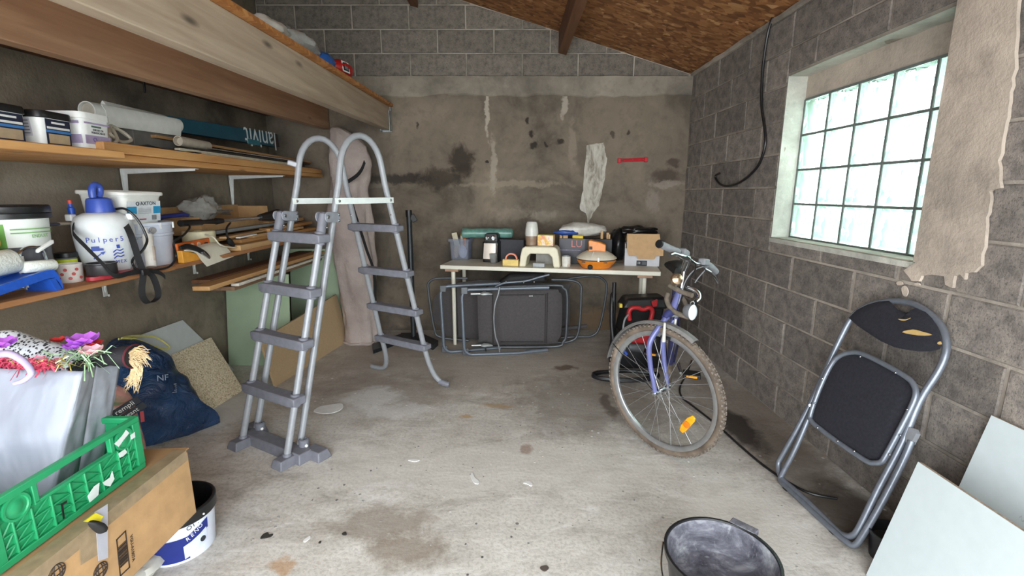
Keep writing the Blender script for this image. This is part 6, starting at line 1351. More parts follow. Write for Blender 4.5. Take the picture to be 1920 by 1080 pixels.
# ================================================================== CABLE ON THE RIGHT WALL
cp = [(1470, 2), (1454, 21), (1441, 57), (1433, 104), (1429, 145), (1428, 197), (1434, 244), (1434, 275), (1421, 311), (1395, 337), (1371, 348), (1353, 347), (1343, 337), (1342, 329), (1349, 325)]
cq_ = [onX(x, y, XR - .018 - .02 * (i > 8)) for i, (x, y) in enumerate(cp)]
solo('hanging_cable', MB().tube(cr(cq_, 6), .0085, 8), m_black, 'thick black cable hanging from the eaves down the block wall', 'cable')
solo('cable_clip', MB().box(cq_[0] + V((.008, 0, .0)), (.02, .03, .025)), m_white, 'small pale clip holding the black cable under the eaves', 'clip', bevel=.003)
# ================================================================== FOLDING CHAIR
A_, B_, T_ = V((1.28, 2.0, 0.012)), V((1.32, 1.6, 0.012)), V((1.597, 1.88, .914))
pn = (B_ - A_).cross(T_ - A_).normalized()
if pn.x > 0: pn = -pn      # towards the room
def fcp(x, y, off=0.0): return onP(x, y, A_ + pn * off, pn)
m_ch = M('chair_grey_tube', (124, 130, 140), .35, .45, .08, 40); m_fb = M('black_chair_fabric', (34, 34, 42), .95, var=.2, scale=90, bump=.4, bscale=300)
ch = thing('folding_chair', (1.42, 1.8, 0), 'grey tube folding chair with torn black backrest leaning folded on the block wall', 'chair')
main = [(1593, 602), (1580, 626), (1567, 653), (1542, 708), (1517, 762), (1492, 810), (1467, 854), (1459, 872), (1466, 897), (1490, 919), (1526, 952), (1567, 993), (1584, 1004), (1598, 1004), (1611, 990), (1647, 916), (1690, 834), (1724, 753), (1757, 700), (1771, 670), (1774, 640), (1762, 607), (1726, 576), (1689, 565), (1645, 568), (1610, 583)]
part('main_loop', MB().tube(cr([fcp(x, y) for x, y in main], 4, True), .0125, 12, closed=True), m_ch, ch)
rear = [(1520, 775), (1500, 822), (1484, 856), (1470, 882), (1463, 898), (1468, 914), (1478, 925), (1518, 965), (1560, 1006), (1582, 1023), (1602, 1022), (1620, 1000), (1655, 940), (1692, 868), (1709, 827)]
rr3 = [fcp(x, y, .004 + .0) for x, y in rear]
for i, p in enumerate(rr3): p.z = max(p.z, .0125)
part('rear_loop', MB().tube(cr(rr3, 5), .0115, 12), m_ch, ch)
seat = [(1520, 776), (1538, 726), (1558.5, 684), (1575, 667), (1597, 661), (1618, 664), (1660, 684), (1698, 706), (1713, 721), (1717, 740), (1708, 765), (1684, 812), (1660, 856), (1652, 866), (1640, 868), (1622, 863), (1567, 826), (1538, 804), (1522, 790)]
so = .022
part('seat_loop', MB().tube(cr([fcp(x, y, so) for x, y in seat], 4, True), .0105, 12, closed=True), m_ch, ch)
sm_ = cr([fcp(x, y, so - .012) for x, y in seat], 4, True); cen = sum(sm_, V()) / len(sm_)
part('seat_pad', pillow([cen + (p - cen) * 1.02 for p in sm_], pn, .016, .022, 6, 0, power=.3), m_fb, ch, angle=60)
back = [(1591, 596), (1606, 581), (1626, 571), (1647, 565), (1667, 564), (1675, 572), (1684, 581), (1699, 586), (1710, 584), (1716, 578), (1736, 585), (1748, 597), (1757, 612), (1763, 630), (1766, 648), (1762, 655), (1745, 659), (1724, 659), (1700, 656), (1677, 651), (1652, 640), (1630, 626), (1608, 611)]
part('backrest', pillow([fcp(x, y, .012) for x, y in back], pn, .014, .012, 7, 0, power=.35), m_fb, ch, angle=60)
m_foam = M('torn_foam', (196, 164, 104), .95)
for tear in ([(1692, 623), (1712, 618), (1730, 622), (1748, 628), (1722, 629)], [(1684, 598), (1698, 599), (1708, 596), (1698, 601), (1690, 601)], [(1758, 643), (1764, 640), (1766, 645), (1760, 646)]):
    part('torn_foam', MB().prism(cr([fcp(x, y, .0262) for x, y in tear], 3, True), pn * .0015), m_foam, ch)
for x, y in ((1476, 917), (1561, 1003)): 
    q = fcp(x, y, .004); part('rubber_foot', MB().tube([q - (fcp(1526, 958, .004) - fcp(1476, 917, .004)).normalized() * .012, q + (fcp(1526, 958, .004) - fcp(1476, 917, .004)).normalized() * .012], .0145, 12), m_black, ch)
q = fcp(1716, 812); part('hinge_bracket', MB().prism([fcp(x, y, -.01) for x, y in ((1705, 800), (1722, 806), (1726, 815), (1716, 834), (1706, 832))], pn * .02), m_gr, ch)
for x, y in ((1613, 669), (1679, 699), (1533, 802), (1571, 827), (1602, 846), (1542, 710), (1528, 757), (1701, 768), (1688, 817), (1668, 853)): part('rivet', MB().sphere(fcp(x, y, so + .0095), .0045, 8, 6), m_steel, ch)
part('pivot_bolt', MB().tube([fcp(1519, 760, -.015), fcp(1519, 760, .03)], .006, 8), m_steel, ch)
# ================================================================== RIGHT FOREGROUND
m_board = M('pale_board', (204, 214, 216), .45, var=.02); m_edge = M('chip_edge', (176, 156, 132), .9, var=.25, scale=90)
for nm, xt, zt, xb, y0, lab in (('white_board', 1.385, .452, 1.275, 1.452, 'large pale white board leaning nearest the camera at the right edge'), ('white_board', 1.618, .615, 1.484, 1.468, 'taller pale white board leaning on the block wall behind the nearer one')):
    t = thing(nm, ((xt + xb) / 2, 1.0, 0), lab, 'board'); n_ = V((zt, 0, -(xt - xb))).normalized()
    P_ = [V((xb, y0, .002)), V((xb, .25, .002)), V((xt, .25, zt)), V((xt, y0, zt))]
    part('face', MB().prism(P_, n_ * .002), m_board, t); part('core', MB().prism([p + n_ * .002 for p in P_], n_ * .014), m_edge, t)
    if xt > 1.5:
        q = P_[3].lerp(P_[0], .40) + V((0, -.19, 0)); fy = V((xt - xb, 0, zt)).normalized(); part('pencil_mark', MB().ribbon([q - n_ * .0006 + V((0, -.0042 * i, 0)) + fy * (.010 * math.sin(i * 1.9) * (.6 + .4 * math.sin(i * .7)) + .0004 * i) for i in range(36)], .003, V((0, .7, 0)) + fy), M('faint_pencil', (182, 190, 194), .6), t)
t = solo('board_prop', MB().lohi((1.40, .55, 0), (1.46, 1.05, .42)), m_edge, 'raw board edge standing between the two pale white boards', 'board')
c = V((1.42, 1.53, 0)); t = thing('black_pot', c, 'small black plastic pot on the floor behind the pale boards', 'pot')
part('pot', MB().lathe([(.060, 0), (.064, .004), (.074, .10), (.078, .10), (.078, .112), (.073, .112), (.062, .012), (0, .012)], 32, c, cap0=True), m_black, t); part('soil', MB().lathe([(.068, .07), (.04, .078), (0, .074)], 20, c), M('dark_soil', (42, 38, 36), .95, bump=.6), t)
c = V((.640, 1.245, 0)); t = thing('mortar_bucket', c, 'black builder bucket smeared with dried mortar in the right foreground', 'bucket')
n_ = NT('mortar_smeared_black'); v_ = n_.obj(); a_ = n_.noise(7, n_.mapping(v_, (1, 1, 1.6)), 7, .72, .6); b_ = n_.noise(40, n_.mapping(v_, (1, 1, .3)), 5, .7)
cc_ = n_.ramp(a_, [(.36, rgb(62, 62, 72)), (.5, rgb(104, 104, 114)), (.62, rgb(150, 152, 158)), (.74, rgb(206, 208, 210))]); cc_ = n_.mix(n_.ramp(b_, [(.6, 0), (.75, .8)]), cc_, rgb(166, 168, 172)); n_.color(cc_); n_.b.inputs['Roughness'].default_value = .7; n_.bump(a_, .4, .006)
BH_ = .27
part('shell', MB().lathe([(.120, .0), (.125, .004), (.158, BH_ - .02), (.166, BH_ - .02), (.168, BH_), (.160, BH_), (.158, BH_ - .006)], 48, c, cap0=True), m_black, t)
part('inside', MB().lathe([(.158, BH_ - .005), (.152, BH_ - .02), (.138, .18), (.132, .168), (.10, .160), (0, .157)], 48, c), n_.m, t)
sa = R(44); sp = c + V((.166 * math.cos(sa), .166 * math.sin(sa), BH_ - .010)); fx = frame((-math.sin(sa), math.cos(sa), 0), (0, 0, 1))
part('lip', MB().box(sp + V((math.cos(sa), math.sin(sa), 0)) * .012, (.085, .022, .035), fx if True else None), n_.m, t, bevel=.004)
part('wire_handle', MB().tube(cr([c + V((.172 * math.cos(R(q)), .172 * math.sin(R(q)), z)) for q, z in ((150, BH_ - .03), (172, BH_ - .08), (200, BH_ - .12), (230, BH_ - .14), (270, BH_ - .12), (310, BH_ - .05), (330, BH_ - .03))], 5), .003, 6), m_steel, t)
# ================================================================== LEFT FOREGROUND PILE
KX = .85
def k3(x, y, z): return V((x * KX, y * KX, 1.35 - (1.35 - z) * KX))
# support carton, cardboard box
t = solo('lower_carton', MB().lohi((-1.9, .6, 0), (-1.47, 1.30, .200)), m_card, 'plain cardboard carton on the floor under the big taped box', 'box', bevel=.004)
X0, X1, Y0, Y1, Z0, Z1 = -1.75, -1.156, .55, 1.525, .2025, .448
t = thing('cardboard_box', (-1.45, 1.03, Z0), 'big brown taped cardboard box under the green crate in the left foreground', 'box')
part('shell', MB().lohi((X0, Y0, Z0), (X1, Y1, Z1)), m_card, t, bevel=.004)
n_ = M('box_top_card', (168, 132, 92), .85, var=.08, scale=10)
part('top_flap', MB().hexa([(X0 + .002, Y0, Z1 + .0005), (-1.45, Y0, Z1 + .0005), (-1.45, Y1, Z1 + .0005), (X0 + .002, Y1, Z1 + .0005), (X0 + .002, Y0, Z1 + .0045), (-1.45, Y0, Z1 + .0045), (-1.45, Y1 - .01, Z1 + .0045), (X0 + .002, Y1 - .01, Z1 + .0045)]), n_, t); part('top_flap', MB().hexa([(-1.448, Y0, Z1 + .0005), (X1 - .002, Y0, Z1 + .0005), (X1 - .004, Y1 + .012, Z1 + .003), (-1.448, Y1, Z1 + .0005), (-1.448, Y0, Z1 + .0045), (X1 - .002, Y0, Z1 + .0045), (X1 - .004, Y1 + .012, Z1 + .007), (-1.448, Y1, Z1 + .0045)]), n_, t)
m_tape2 = clear('packing_tape', (206, 184, 150), .55, .15)
part('edge_tape', MB().hexa([(X1 - .045, Y0, Z1 + .008), (X1 + .0015, Y0, Z1 + .008), (X1 + .0015, Y1 - .01, Z1 + .0085), (X1 - .045, Y1 - .01, Z1 + .0085), (X1 - .045, Y0, Z1 + .009), (X1 + .002, Y0, Z1 + .009), (X1 + .002, Y1 - .01, Z1 + .0095), (X1 - .045, Y1 - .01, Z1 + .0095)]), m_tape2, t); part('edge_tape', MB().lohi((X1 + .001, Y0, Z1 - .03), (X1 + .0018, Y1 - .01, Z1 + .009)), m_tape2, t)
def bx(y, z, o=.0012): return V((X1 + o, y, z))
def on_box(x, y): return onX(x, y, X1)
def patch(nm, pts, mat, o=.001, th=.001, lab=None): return part(nm, MB().prism([p + V((o, 0, 0)) for p in pts], (th, 0, 0)), mat, t, lab)
m_bink = M('box_brown_print', (52, 40, 32), .7)
# barcode frame printed on the box side
quad = [on_box(217, 1012), on_box(235, 994), on_box(243, 1064), on_box(224, 1082)]
def bl(u, v): return quad[0].lerp(quad[1], u).lerp(quad[3].lerp(quad[2], u), v)
for u0, u1, v0, v1 in ((0, 1, 0, .03), (0, 1, .97, 1), (0, .09, 0, 1), (.91, 1, 0, 1)): patch('barcode_frame', [bl(u0, v0), bl(u1, v0), bl(u1, v1), bl(u0, v1)], m_bink)
vv = .24; random.seed(3)
while vv < .78:
    w_ = random.choice((.008, .012, .02)); patch('barcode_line', [bl(.12, vv), bl(.88, vv), bl(.88, vv + w_), bl(.12, vv + w_)], m_bink); vv += w_ + random.choice((.008, .012, .018))
pz = on_box(247, 1028); lettering('VGU-A1007A', .015, pz + V((.0012, 0, 0)), (quad[3] - quad[0]), (quad[1] - quad[0]), m_bink, t)
for pz, k in [(on_box(x_, y_), k_) for x_, y_ in ((188, 1070), (106, 1074)) for k_ in range(4)]: part('globe_emblem', MB().tube([pz + V((.0016, (.022 - .000 * k) * math.cos(a) * (1 if k == 0 else (.66, .33, 1)[k - 1] if k < 3 else 1), .022 * math.sin(a) * (1 if k < 3 else .35))) for a in [2 * math.pi * i / 24 for i in range(24)]], .0014, 5, closed=True), m_bink, t)

# silver tape strip
sl_ = [on_box(176, 960), on_box(200, 945), on_box(201, 1046), on_box(183, 1052)]
patch('silver_tape', sl_, M('silver_tape', (196, 198, 210), .3, .35, .05), .002, .001); patch('clear_tape', [on_box(148, 1010), on_box(182, 985), on_box(182, 1040), on_box(150, 1060)], m_tape2, .0015, .0006)
solo('black_fastener', pillow(cr([on_box(x, y) + V((.012, 0, 0)) for x, y in ((156, 982), (166, 975), (182, 980), (189, 990), (184, 1000), (172, 999))], 3, True), (1, 0, 0), .018, .008, 5, .003, 40), m_blackmatt, 'crumpled black plastic scrap stuck between the green crate and the box', 'scrap')
ys = [on_box(x, y) + V((.008, 0, 0)) for x, y in ((150, 978), (172, 962), (186, 968), (178, 982), (166, 979))]
solo('yellow_ribbon', MB().prism(ys, (.004, .0, .0)), M('yellow_film', (232, 214, 40), .4), 'yellow plastic ribbon end above the black scrap', 'ribbon')
# crate
m_crate = M('green_crate', (36, 150, 96), .4, var=.06, scale=20); m_cw = M('torn_label_white', (218, 226, 222), .8, var=.05)
cx0, cx1, cy0, cy1, cz0, cz1 = -1.575, -1.222, .955, 1.415, .4585, .640
cra = thing('green_crate', (-1.4, 1.19, cz0), 'green plastic crate with torn white labels holding a paper carrier bag', 'crate')
HC = cz1 - cz0; LC = cy1 - cy0
def side_frame(x, sgn, y0, y1, nm):
    """ribbed crate side along y at x"""
    L = y1 - y0
    def bar(u0, u1, v0, v1, d0, d1, name, par=None): return part(name, MB().lohi((x + sgn * d0, y0 + u0 * L, cz0 + v0 * HC), (x + sgn * d1, y0 + u1 * L, cz0 + v1 * HC)), m_crate, par or cra, bevel=.002)
    bar(0, 1, .90, 1, -.012, .006, 'top_rail'); bar(0, 1, 0, .10, -.010, .004, 'bottom_rail'); bar(0, .06, .1, .9, -.010, .005, 'corner_post'); bar(.94, 1, .1, .9, -.010, .005, 'corner_post')
    w0 = bar(.06, .94, .10, .62, -.010, -.004, 'web'); bar(.06, .26, .62, .9, -.010, -.004, 'web'); bar(.76, .94, .62, .9, -.010, -.004, 'web')
    bar(.24, .78, .60, .65, -.010, .005, 'handle_rib'); bar(.24, .27, .62, .92, -.010, .005, 'handle_rib'); bar(.75, .78, .62, .92, -.010, .005, 'handle_rib')
    for u in (.12, .22, .33, .45, .55, .66, .80, .88): bar(u - .006, u + .006, .10, .60, -.006, .004, 'rib', w0)
    for v in (.24, .42): bar(.06, .94, v - .012, v + .012, -.006, .003, 'rib', w0)
    for u0, u1 in ((.06, .12), (.12, .22), (.22, .33), (.33, .45), (.45, .55), (.55, .66), (.66, .80), (.80, .88), (.88, .94)):
        for v0, v1 in ((.10, .24), (.24, .42), (.42, .60)):
            a = V((x - sgn * .001, y0 + u0 * L, cz0 + v0 * HC)); b = V((x - sgn * .001, y0 + u1 * L, cz0 + v1 * HC)); 
            if (int(u0 * 100) + int(v0 * 100)) % 2: a.z, b.z = b.z, a.z
            part('diagonal_rib', MB().tube([a, b], .0022, 4), m_crate, w0)
    for u in (.15, .86):
        part('round_boss', MB().lathe([(.034, 0), (.034, .006), (.028, .006), (.026, .003), (.018, .003), (.014, .006), (0, .006)], 20, (x, y0 + u * L, cz0 + .74 * HC), frame((0, 1, 0), (0, 0, 1))), m_crate, cra)
side_frame(cx1, 1, cy0, cy1, 'r'); 
part('far_side', MB().lohi((cx0, cy0, cz0), (cx0 + .012, cy1, cz1)), m_crate, cra, bevel=.003)
for y in (cy0, cy1 - .012):
    part('end_panel', MB().lohi((cx0 + .012, y + .003, cz0), (cx1 - .010, y + .009, cz1 - .02)), m_crate, cra); part('end_rail', MB().lohi((cx0 + .012, y - .004, cz1 - .022), (cx1 - .006, y + .016, cz1 - .002)), m_crate, cra, bevel=.003)
    for k in range(5): xx = cx0 + .05 + k * .06; part('end_rib', MB().lohi((xx, y - .002, cz0), (xx + .008, y + .014, cz1 - .02)), m_crate, cra)
part('base', MB().lohi((cx0 + .01, cy0 + .01, cz0 - .006), (cx1 - .008, cy1 - .01, cz0 + .004)), m_crate, cra)
def cpt(x, y): return onX(x, y, cx1 + .0055)
for poly in ([(164, 930), (176, 912), (186, 905), (184, 928), (168, 942)], [(192, 905), (206, 895), (210, 883), (214, 898), (206, 912), (196, 910)], [(214, 832), (228, 818), (236, 806), (242, 812), (232, 824), (222, 838)], [(222, 850), (234, 842), (238, 848), (230, 856), (224, 858)], [(244, 816), (252, 810), (253, 820), (246, 824)]):
    part('torn_label', MB().prism([cpt(x, y) for x, y in poly], (.0012, 0, 0)), m_cw, cra)
part('slot', MB().prism([cpt(x, y) for x, y in ((114, 945), (125, 938), (125, 942), (118, 947), (121, 972), (118, 974))], (.001, 0, 0)), m_black, cra)
# carrier bag
m_pb = NT('silver_grey_paper'); m_pb.color(m_pb.ramp(m_pb.noise(3, None, 3), [(.3, rgb(136, 141, 154)), (.7, rgb(152, 157, 170))])); m_pb.b.inputs['Roughness'].default_value = .42; m_pb.bump(m_pb.noise(4, None, 3, .5, .6), .7, .04); m_pb = m_pb.m
bag = thing('paper_carrier_bag', (-1.42, 1.30, .466), 'silver-grey paper carrier bag stuffed with costume bits inside the green crate', 'bag')
tfc, tbc = V((-1.272, 1.315, .832)), V((-1.315, 1.50, .800))           # top corners of the side panel
tfl, tbl = V((-1.80, 1.30, .86)), V((-1.80, 1.47, .83))
bfc, bbc, bfl, bbl = V((-1.335, 1.20, .466)), V((-1.335, 1.385, .466)), V((-1.555, 1.20, .466)), V((-1.555, 1.385, .466))
def pan(a, b, c_, d, nx, nz, bulge, nrm, sd):
    mb = MB(); vs = []
    for j in range(nz + 1):
        for i in range(nx + 1):
            s_, q = i / nx, j / nz; p = a.lerp(b, s_).lerp(d.lerp(c_, s_), q); e = math.sin(math.pi * s_) * math.sin(math.pi * min(1, q * .9 + .05))
            p = p + V(nrm) * (bulge * e + .018 * e * (mnoise.noise(V((s_ * 3.2, q * 3, sd))) + .5 * mnoise.noise(V((s_ * 7, q * 7, sd)))))
            vs.append(p)
    return mb.add(vs, [[j * (nx + 1) + i, j * (nx + 1) + i + 1, (j + 1) * (nx + 1) + i + 1, (j + 1) * (nx + 1) + i] for j in range(nz) for i in range(nx)])
def shellp(nm, mb, mat=None):
    o = part(nm, mb, mat or m_pb, bag, angle=60); s_ = o.modifiers.new('thickness', 'SOLIDIFY'); s_.thickness = .0012; s_.offset = -1; return o
shellp('front_panel', pan(bfl, bfc, tfc, tfl, 24, 24, .02, (0, -1, 0), 1.0)); shellp('back_panel', pan(bbl, bbc, tbc, tbl, 12, 12, .01, (0, 1, 0), 2.0)); 
mf = (bfc + bbc) / 2 - V((.004, 0, 0)); mt_ = (tfc + tbc) / 2 - V((.022, 0, 0))
shellp('side_gusset', pan(bfc, mf, mt_, tfc, 8, 16, .004, (1, 0, 0), 3.0), M('grey_paper_side', (150, 154, 164), .45)); shellp('side_gusset', pan(mf, bbc, tbc, mt_, 8, 16, .004, (1, 0, 0), 4.0), M('grey_paper_side', (172, 178, 190)))
shellp('left_panel', pan(bbl, bfl, tfl, tbl, 6, 8, .0, (-1, 0, 0), 5.0)); part('bottom', MB().prism([bfl, bfc, bbc, bbl], (0, 0, .002)), m_pb, bag)
# what sticks out of the bag
def bagtop(s_, q): return tfl.lerp(tfc, s_).lerp(tbl.lerp(tbc, s_), q)
n_ = NT('spotted_cloth'); v_ = n_.vor(125, n_.mapping(n_.obj(), (1, .7, 1))); n_.color(n_.ramp(v_, [(.34, rgb(40, 42, 50)), (.46, rgb(196, 202, 206))])); n_.b.inputs['Roughness'].default_value = .8; m_spot = n_.m
mb = MB(); vs = []; NX, NY = 26, 12
for j in range(NY + 1):
    for i in range(NX + 1):
        s_, q = i / NX, j / NY; p = bagtop(.02 + .86 * s_, .10 + .85 * q); e = math.sin(math.pi * q) ** .6 * math.sin(math.pi * min(1, max(0, s_ * .9 + .05))) ** .5
        p = p + V((0, 0, -.008 + .088 * e + .05 * (1 - s_) * e + .016 * e * mnoise.noise(V((s_ * 5, q * 3, 7)))))
        vs.append(p)
mb.add(vs, [[j * (NX + 1) + i, j * (NX + 1) + i + 1, (j + 1) * (NX + 1) + i + 1, (j + 1) * (NX + 1) + i] for j in range(NY) for i in range(NX)])
o = solo('spotted_scarf', mb, m_spot, 'black and white spotted cloth heaped on top of the carrier bag', 'cloth', angle=80); s_ = o.modifiers.new('thickness', 'SOLIDIFY'); s_.thickness = .004
random.seed(11)
def tinsel(name, n, s0, s1, q0, q1, dz, mat, label, ln=.07, w_=.0035, grav=.03):
    mb = MB()
    for _ in range(n):
        p = bagtop(random.uniform(s0, s1), random.uniform(q0, q1)) + V((0, 0, random.uniform(*dz))); a = random.uniform(0, 6.28); d = V((math.cos(a), math.sin(a) * .7, random.uniform(-.3, .6))).normalized(); L = ln * random.uniform(.6, 1.3)
        mb.ribbon([p, p + d * L * .5 + V((0, 0, .006)), p + d * L - V((0, 0, grav))], w_, (random.uniform(-1, 1), random.uniform(-1, 1), random.uniform(-1, 1)))
    return tag(solo(name, mb, mat, label, 'garland'), kind='stuff')
tinsel('pink_tinsel', 520, .0, .84, -.02, .16, (-.004, .020), M('pink_tinsel_film', (232, 92, 124), .35, .2, .2, 30), 'heap of pink and red tinsel along the front rim of the carrier bag', .042, .005, .012)
tinsel('gold_tinsel', 60, .2, .95, -.02, .2, (.005, .03), M('gold_tinsel_film', (222, 212, 120), .25, .5, .2, 30), 'pale gold tinsel strands mixed among the pink tinsel', .04, .003, .01)
tinsel('violet_feathers', 70, .0, .5, -.02, .25, (.01, .05), M('violet_feather', (150, 70, 190), .6, 0, .2, 30), 'violet feather strands among the tinsel', .06, .008)
def flower(c, r, mat, label, cat='flower', n=7):
    c = V(c); t = thing('artificial_flower', c, label, cat)
    for k in range(n):
        a = 2 * math.pi * k / n; d = V((math.cos(a), math.sin(a), .35)); s_ = V((-math.sin(a), math.cos(a), 0))
        mb = MB().loft([[c + d * (r * q) + s_ * (r * w_ * sg) + V((0, 0, r * .35 * q * q + dz)) for sg, dz in ((-1, 0), (0, r * .12), (1, 0), (0, r * .08))] for q, w_ in ((.05, .15), (.35, .5), (.68, .62), (.9, .48), (1.0, .2))])
        part('petal', mb, mat, t, angle=80)
    part('centre', MB().sphere(c + V((0, 0, r * .15)), r * .22, 10, 6), M('flower_centre', (226, 160, 190), .7), t)
m_pf = M('purple_petal', (196, 110, 226), .6, var=.15, scale=40); m_wf = M('white_red_petal', (240, 196, 200), .6, var=.15, scale=40); m_rf = M('red_petal', (214, 60, 60), .6)
fq_ = onY(158, 646, 1.42); flower(fq_, .040, m_pf, 'purple artificial flower standing on the right of the spotted cloth'); flower(onY(140, 655, 1.40), .026, m_pf, 'smaller violet flower beside the purple one'); flower(onY(172, 664, 1.39), .030, m_wf, 'white and pink artificial flower right of the purple one'); flower(onY(176, 650, 1.44), .024, m_rf, 'red artificial flower behind the white and pink one'); flower(onY(5, 652, 1.30), .034, m_pf, 'purple flower at the left end of the spotted cloth'); flower(onY(110, 642, 1.46), .02, m_rf, 'small red flower peeping over the spotted cloth')
lt = cr([onY(x, y, Y) for x, y, Y in ((0, 664, 1.27), (20, 664, 1.26), (42, 676, 1.25), (55, 690, 1.24), (58, 702, 1.235), (44, 714, 1.235), (28, 719, 1.24))], 6)
solo('lilac_tail', MB().tube(lt, [.011 - .005 * i / (len(lt) - 1) for i in range(len(lt))], 10), M('lilac_plush', (180, 168, 206), .8, bump=.3), 'curved lilac tail hanging over the front of the carrier bag', 'tail')
hat = thing('black_hat', onY(210, 676, 1.46), 'black cloth hat with blond hair strands hanging off the right rim of the bag', 'hat')
ha, hb_ = onY(178, 684, 1.42), onY(250, 668, 1.47)
hm = []
for i in range(13):
    t_ = i / 12; c = ha.lerp(hb_, t_) + V((0, 0, .012 * math.sin(math.pi * t_))); r_ = .016 + .026 * t_ ** .8 + .004 * mnoise.noise(V((t_ * 6, 1, 1)))
    hm.append([c + V((0, math.cos(a) * r_, math.sin(a) * r_ * .9)) for a in [2 * math.pi * k / 16 for k in range(16)]])
part('crown', MB().loft(hm), M('black_cloth', (28, 26, 32), .8, bump=.4), hat, angle=70)
part('rim_edge', MB().tube([p + V((.001, 0, 0)) for p in hm[-1]], .003, 6, closed=True), M('dark_red_edge', (84, 24, 36), .7), hat)
m_hair = M('blond_hair', (206, 180, 138), .5, var=.2, scale=90)
for grp in range(2):
    mb = MB()
    for k in range(60):
        a = hb_ + V((.0, random.uniform(-.02, .02), random.uniform(-.02, .022)))
        if grp == 0:
            e = onY(random.uniform(264, 286), random.uniform(655, 690), 1.47); mid = a.lerp(e, .5) + V((0, 0, random.uniform(.005, .02)))
        else:
            e = onY(random.uniform(230, 262), random.uniform(708, 738), 1.46); mid = onY(random.uniform(246, 268), random.uniform(686, 708), 1.46)
        mb.tube(cr([a, mid, e], 3), [.0012, .0013, .0013, .0012, .001, .0008, .0003], 4)
    tag(part('hair', mb, m_hair, hat), kind='stuff')
tinsel('green_tinsel', 60, .80, 1.02, .1, .6, (.015, .05), M('green_tinsel_film', (176, 214, 170), .3, .4, .2, 30), 'pale green tinsel strands lying over the black hat', .06, .003)
# printed bag standing behind the crate
pk = thing('printed_sack', (-1.84, 2.02, 0), 'printed pink and green plastic sack behind the crate beside the blue sack', 'sack')
n_ = NT('printed_sack_film'); n_.color(n_.ramp(n_.noise(6, None, 3, .6, 1.5), [(.36, rgb(78, 120, 84)), (.46, rgb(196, 140, 132)), (.55, rgb(208, 160, 150)), (.62, rgb(170, 198, 190))])); n_.b.inputs['Roughness'].default_value = .35; n_.bump(n_.noise(10, None, 4), .4, .02)
PO = V((-1.72, 1.98, .2)); PN = V((.72, -.62, .25)).normalized()
ol = cr([onP(x, y, PO, PN) for x, y in ((180, 735), (212, 722), (232, 728), (248, 745), (258, 775), (266, 805), (274, 838), (270, 880), (262, 925), (220, 940), (165, 925), (150, 800))], 4, True)
for p in ol: p.z = max(p.z, .01)
pb_ = pillow(ol, PN, .05, .06, 9, .012, 8, seed=9)
for p in pb_.v: p.z = max(p.z, .003)
part('sack', pb_, n_.m, pk, angle=60)
lq = onP(226, 768, PO + PN * .056, PN); fx = frame(V((.62, .72, .42)), V((-.25, -.15, .95)))
part('label', plate(lq + fx.col[2] * .010, fx, .15, .034, .002), m_ink, pk); part('label', plate(lq - fx.col[1] * .036 + fx.col[0] * .012 + fx.col[2] * .010, fx, .13, .030, .002), m_ink, pk)
lettering('le rempli', .030, lq + fx.col[2] * .0115, fx.col[0], fx.col[1], m_white, pk); lettering('organt', .028, lq - fx.col[1] * .036 + fx.col[0] * .012 + fx.col[2] * .0115, fx.col[0], fx.col[1], m_white, pk)
part('red_corner', MB().prism([onP(x, y, PO + PN * .05, PN) for x, y in ((262, 772), (269, 770), (271, 790), (264, 792))], PN * .004), m_redw, pk)
# renovation paint bucket below the box
c = V((-1.29, 1.60, 0)); t = thing('paint_bucket', c, 'white paint bucket with dark blue label and black rim, below the taped box', 'bucket')
part('body', MB().lathe([(.108, .002), (.112, 0), (.124, .165)], 40, c, cap0=True), M('bucket_white', (218, 224, 238), .4, var=.03), t)
part('rim', MB().lathe([(.125, .150), (.131, .152), (.132, .192), (.128, .196), (.122, .196), (.120, .15), (.106, .012), (0, .012)], 40, c), m_black, t)
m_navy = M('label_royal_navy', (26, 42, 120), .45, var=.06)
mb = MB(); P0 = []
band_on(t, c, .1125, .1195, .010, .105, R(-115), R(-42), m_navy, 'label')
def cb(a, z, o=.0022): r_ = .112 + .012 * z / .165 + o; return c + V((r_ * math.cos(R(a)), r_ * math.sin(R(a)), z))
mb = MB(); pts_ = [(-42, .03), (-42, .105), (-20, .125), (-2, .135), (-2, .105), (-20, .085)]
mb.add([cb(a, z) for a, z in ((-42, .06), (-42, .1055), (-32, .118), (-32, .072), (-20, .128), (-20, .083), (-6, .138), (-6, .095))], [(0, 3, 2, 1), (3, 5, 4, 2), (5, 7, 6, 4)]); part('label_wave', mb, m_navy, t)
mb = MB(); mb.add([cb(a, z, .0034) for a, z in ((-50, .015), (-50, .07), (-38, .078), (-38, .022), (-24, .090), (-24, .032), (-10, .102), (-10, .045))], [(0, 3, 2, 1), (3, 5, 4, 2), (5, 7, 6, 4)]); part('label_panel', mb, M('label_pale', (206, 214, 232), .5), t)
for a, ch_ in ((-42, 'R'), (-35, 'E'), (-28, 'N'), (-21, 'O')):
    nv = V((math.cos(R(a)), math.sin(R(a)), 0)); lettering(ch_, .021, cb(a, .094 + (a + 42) * .0013, .003), (-nv.y, nv.x, .25), (0, 0, 1), m_white, t, 'letter')
for a, ch_ in ((-38, 'O'), (-31, '1'), (-24, '.')): 
    nv = V((math.cos(R(a)), math.sin(R(a)), 0)); lettering(ch_, .024, cb(a, .136 + (a + 38) * .0006, .001), (-nv.y, nv.x, .2), (0, 0, 1), m_ink, t, 'letter')
part('emblem', MB().lathe([(.011, 0), (.011, .001), (0, .001)], 14, cb(-18, .062, .003), frame((-math.sin(R(-18)), math.cos(R(-18)), 0), (0, 0, 1))), m_ink, t)
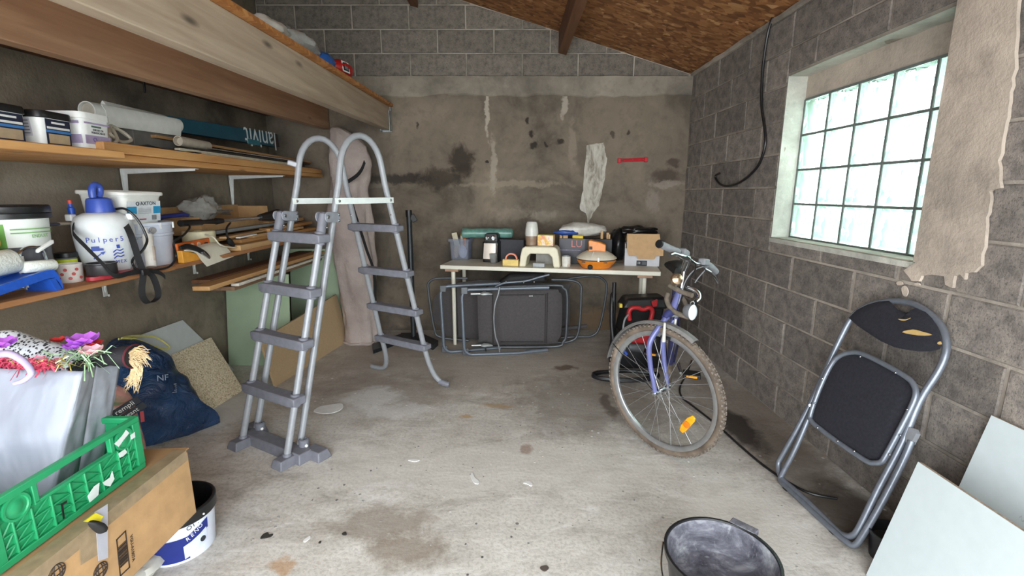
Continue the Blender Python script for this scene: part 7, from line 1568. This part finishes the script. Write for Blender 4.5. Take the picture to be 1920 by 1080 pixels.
a = R(-15); part('rim_rivet', MB().sphere(c + V((.132 * math.cos(a), .132 * math.sin(a), .165)), .004, 8, 6), m_white, t)
for k, (x, y, z) in enumerate(((275, 1062, .03), (262, 1076, .02))):
    p = onZ(x, y, z); solo('crumpled_paper', pillow([p + V((.05 * math.cos(q), .09 * math.sin(q) * (1 if k else .8), 0)) for q in [2 * math.pi * i / 18 for i in range(18)]], (0, 0, 1), .03, .015, 5, .012, 25, seed=k), M('crumpled_white_paper', (196, 194, 186), .8, bump=.4), ('crumpled whitish paper on the floor between the paint bucket and the box', 'second crumpled paper nearer the camera beside the box')[k], 'paper')
# ================================================================== LOOSE BITS ON THE FLOOR
def flake(name, poly, mat, label, cat, th=.003):
    pts = cr([onZ(x, y, .0006) for x, y in poly], 3, True); return solo(name, MB().prism(pts, (0, 0, th)), mat, label, cat)
m_pl = M('plaster_white', (226, 226, 224), .9, var=.05)
flake('plaster_flake', [(588, 772), (600, 763), (622, 759), (640, 757), (643, 765), (630, 773), (610, 776)], m_pl, 'large white plaster flake on the floor right of the ladder steps', 'plaster')
flake('plaster_flake', [(882, 892), (886, 887), (890, 896), (898, 903), (896, 908), (888, 905)], m_pl, 'white plaster crumb in the middle of the floor', 'plaster')
flake('plaster_flake', [(981, 906), (990, 903), (998, 907), (996, 912), (988, 908)], m_pl, 'white plaster crumb right of the middle one', 'plaster')
flake('plaster_flake', [(765, 863), (778, 861), (787, 863), (778, 866)], m_pl, 'thin white plaster sliver left of the middle crumb', 'plaster')
flake('plaster_flake', [(569, 1014), (580, 1006), (582, 1009), (572, 1017)], m_pl, 'small white chip near the dark leaf in the left foreground', 'plaster')
m_leaf = M('dark_leaf', (52, 50, 46), .9)
flake('dry_leaf', [(488, 1010), (494, 1002), (502, 999), (505, 1003), (512, 1002), (508, 1007), (496, 1010)], m_leaf, 'dark crumpled leaf on the floor in the left foreground', 'leaf')
flake('dry_leaf', [(641, 1001), (648, 998), (650, 1003), (644, 1004)], m_leaf, 'small dark leaf right of the white chip', 'leaf')
flake('dry_leaf', [(1013, 1064), (1024, 1061), (1029, 1066), (1022, 1072), (1015, 1069)], M('brown_leaf', (84, 74, 68), .9), 'brown grey leaf at the bottom middle of the floor', 'leaf')
flake('dry_leaf', [(599, 1016), (602, 1015), (601, 1019), (597, 1019)], m_leaf, 'tiny dark leaf scrap between the chip and the small leaf', 'leaf')
random.seed(5); mb = MB()
for _ in range(170):
    p = V((random.uniform(-1.1, 1.2), random.uniform(1.4, 3.4), .0004)); r_ = random.uniform(.003, .008); n_k = random.choice((4, 5)); a0 = random.uniform(0, 6)
    mb.prism([p + V((r_ * math.cos(a0 + 2 * math.pi * i / n_k) * random.uniform(.6, 1.2), r_ * math.sin(a0 + 2 * math.pi * i / n_k), 0)) for i in range(n_k)], (0, 0, .002))
tag(solo('floor_crumbs', mb, M('crumbs_grey', (176, 172, 166), .9, var=.6, scale=1.7), 'scattered small crumbs of mortar and dirt over the concrete floor', 'crumbs'), kind='stuff')
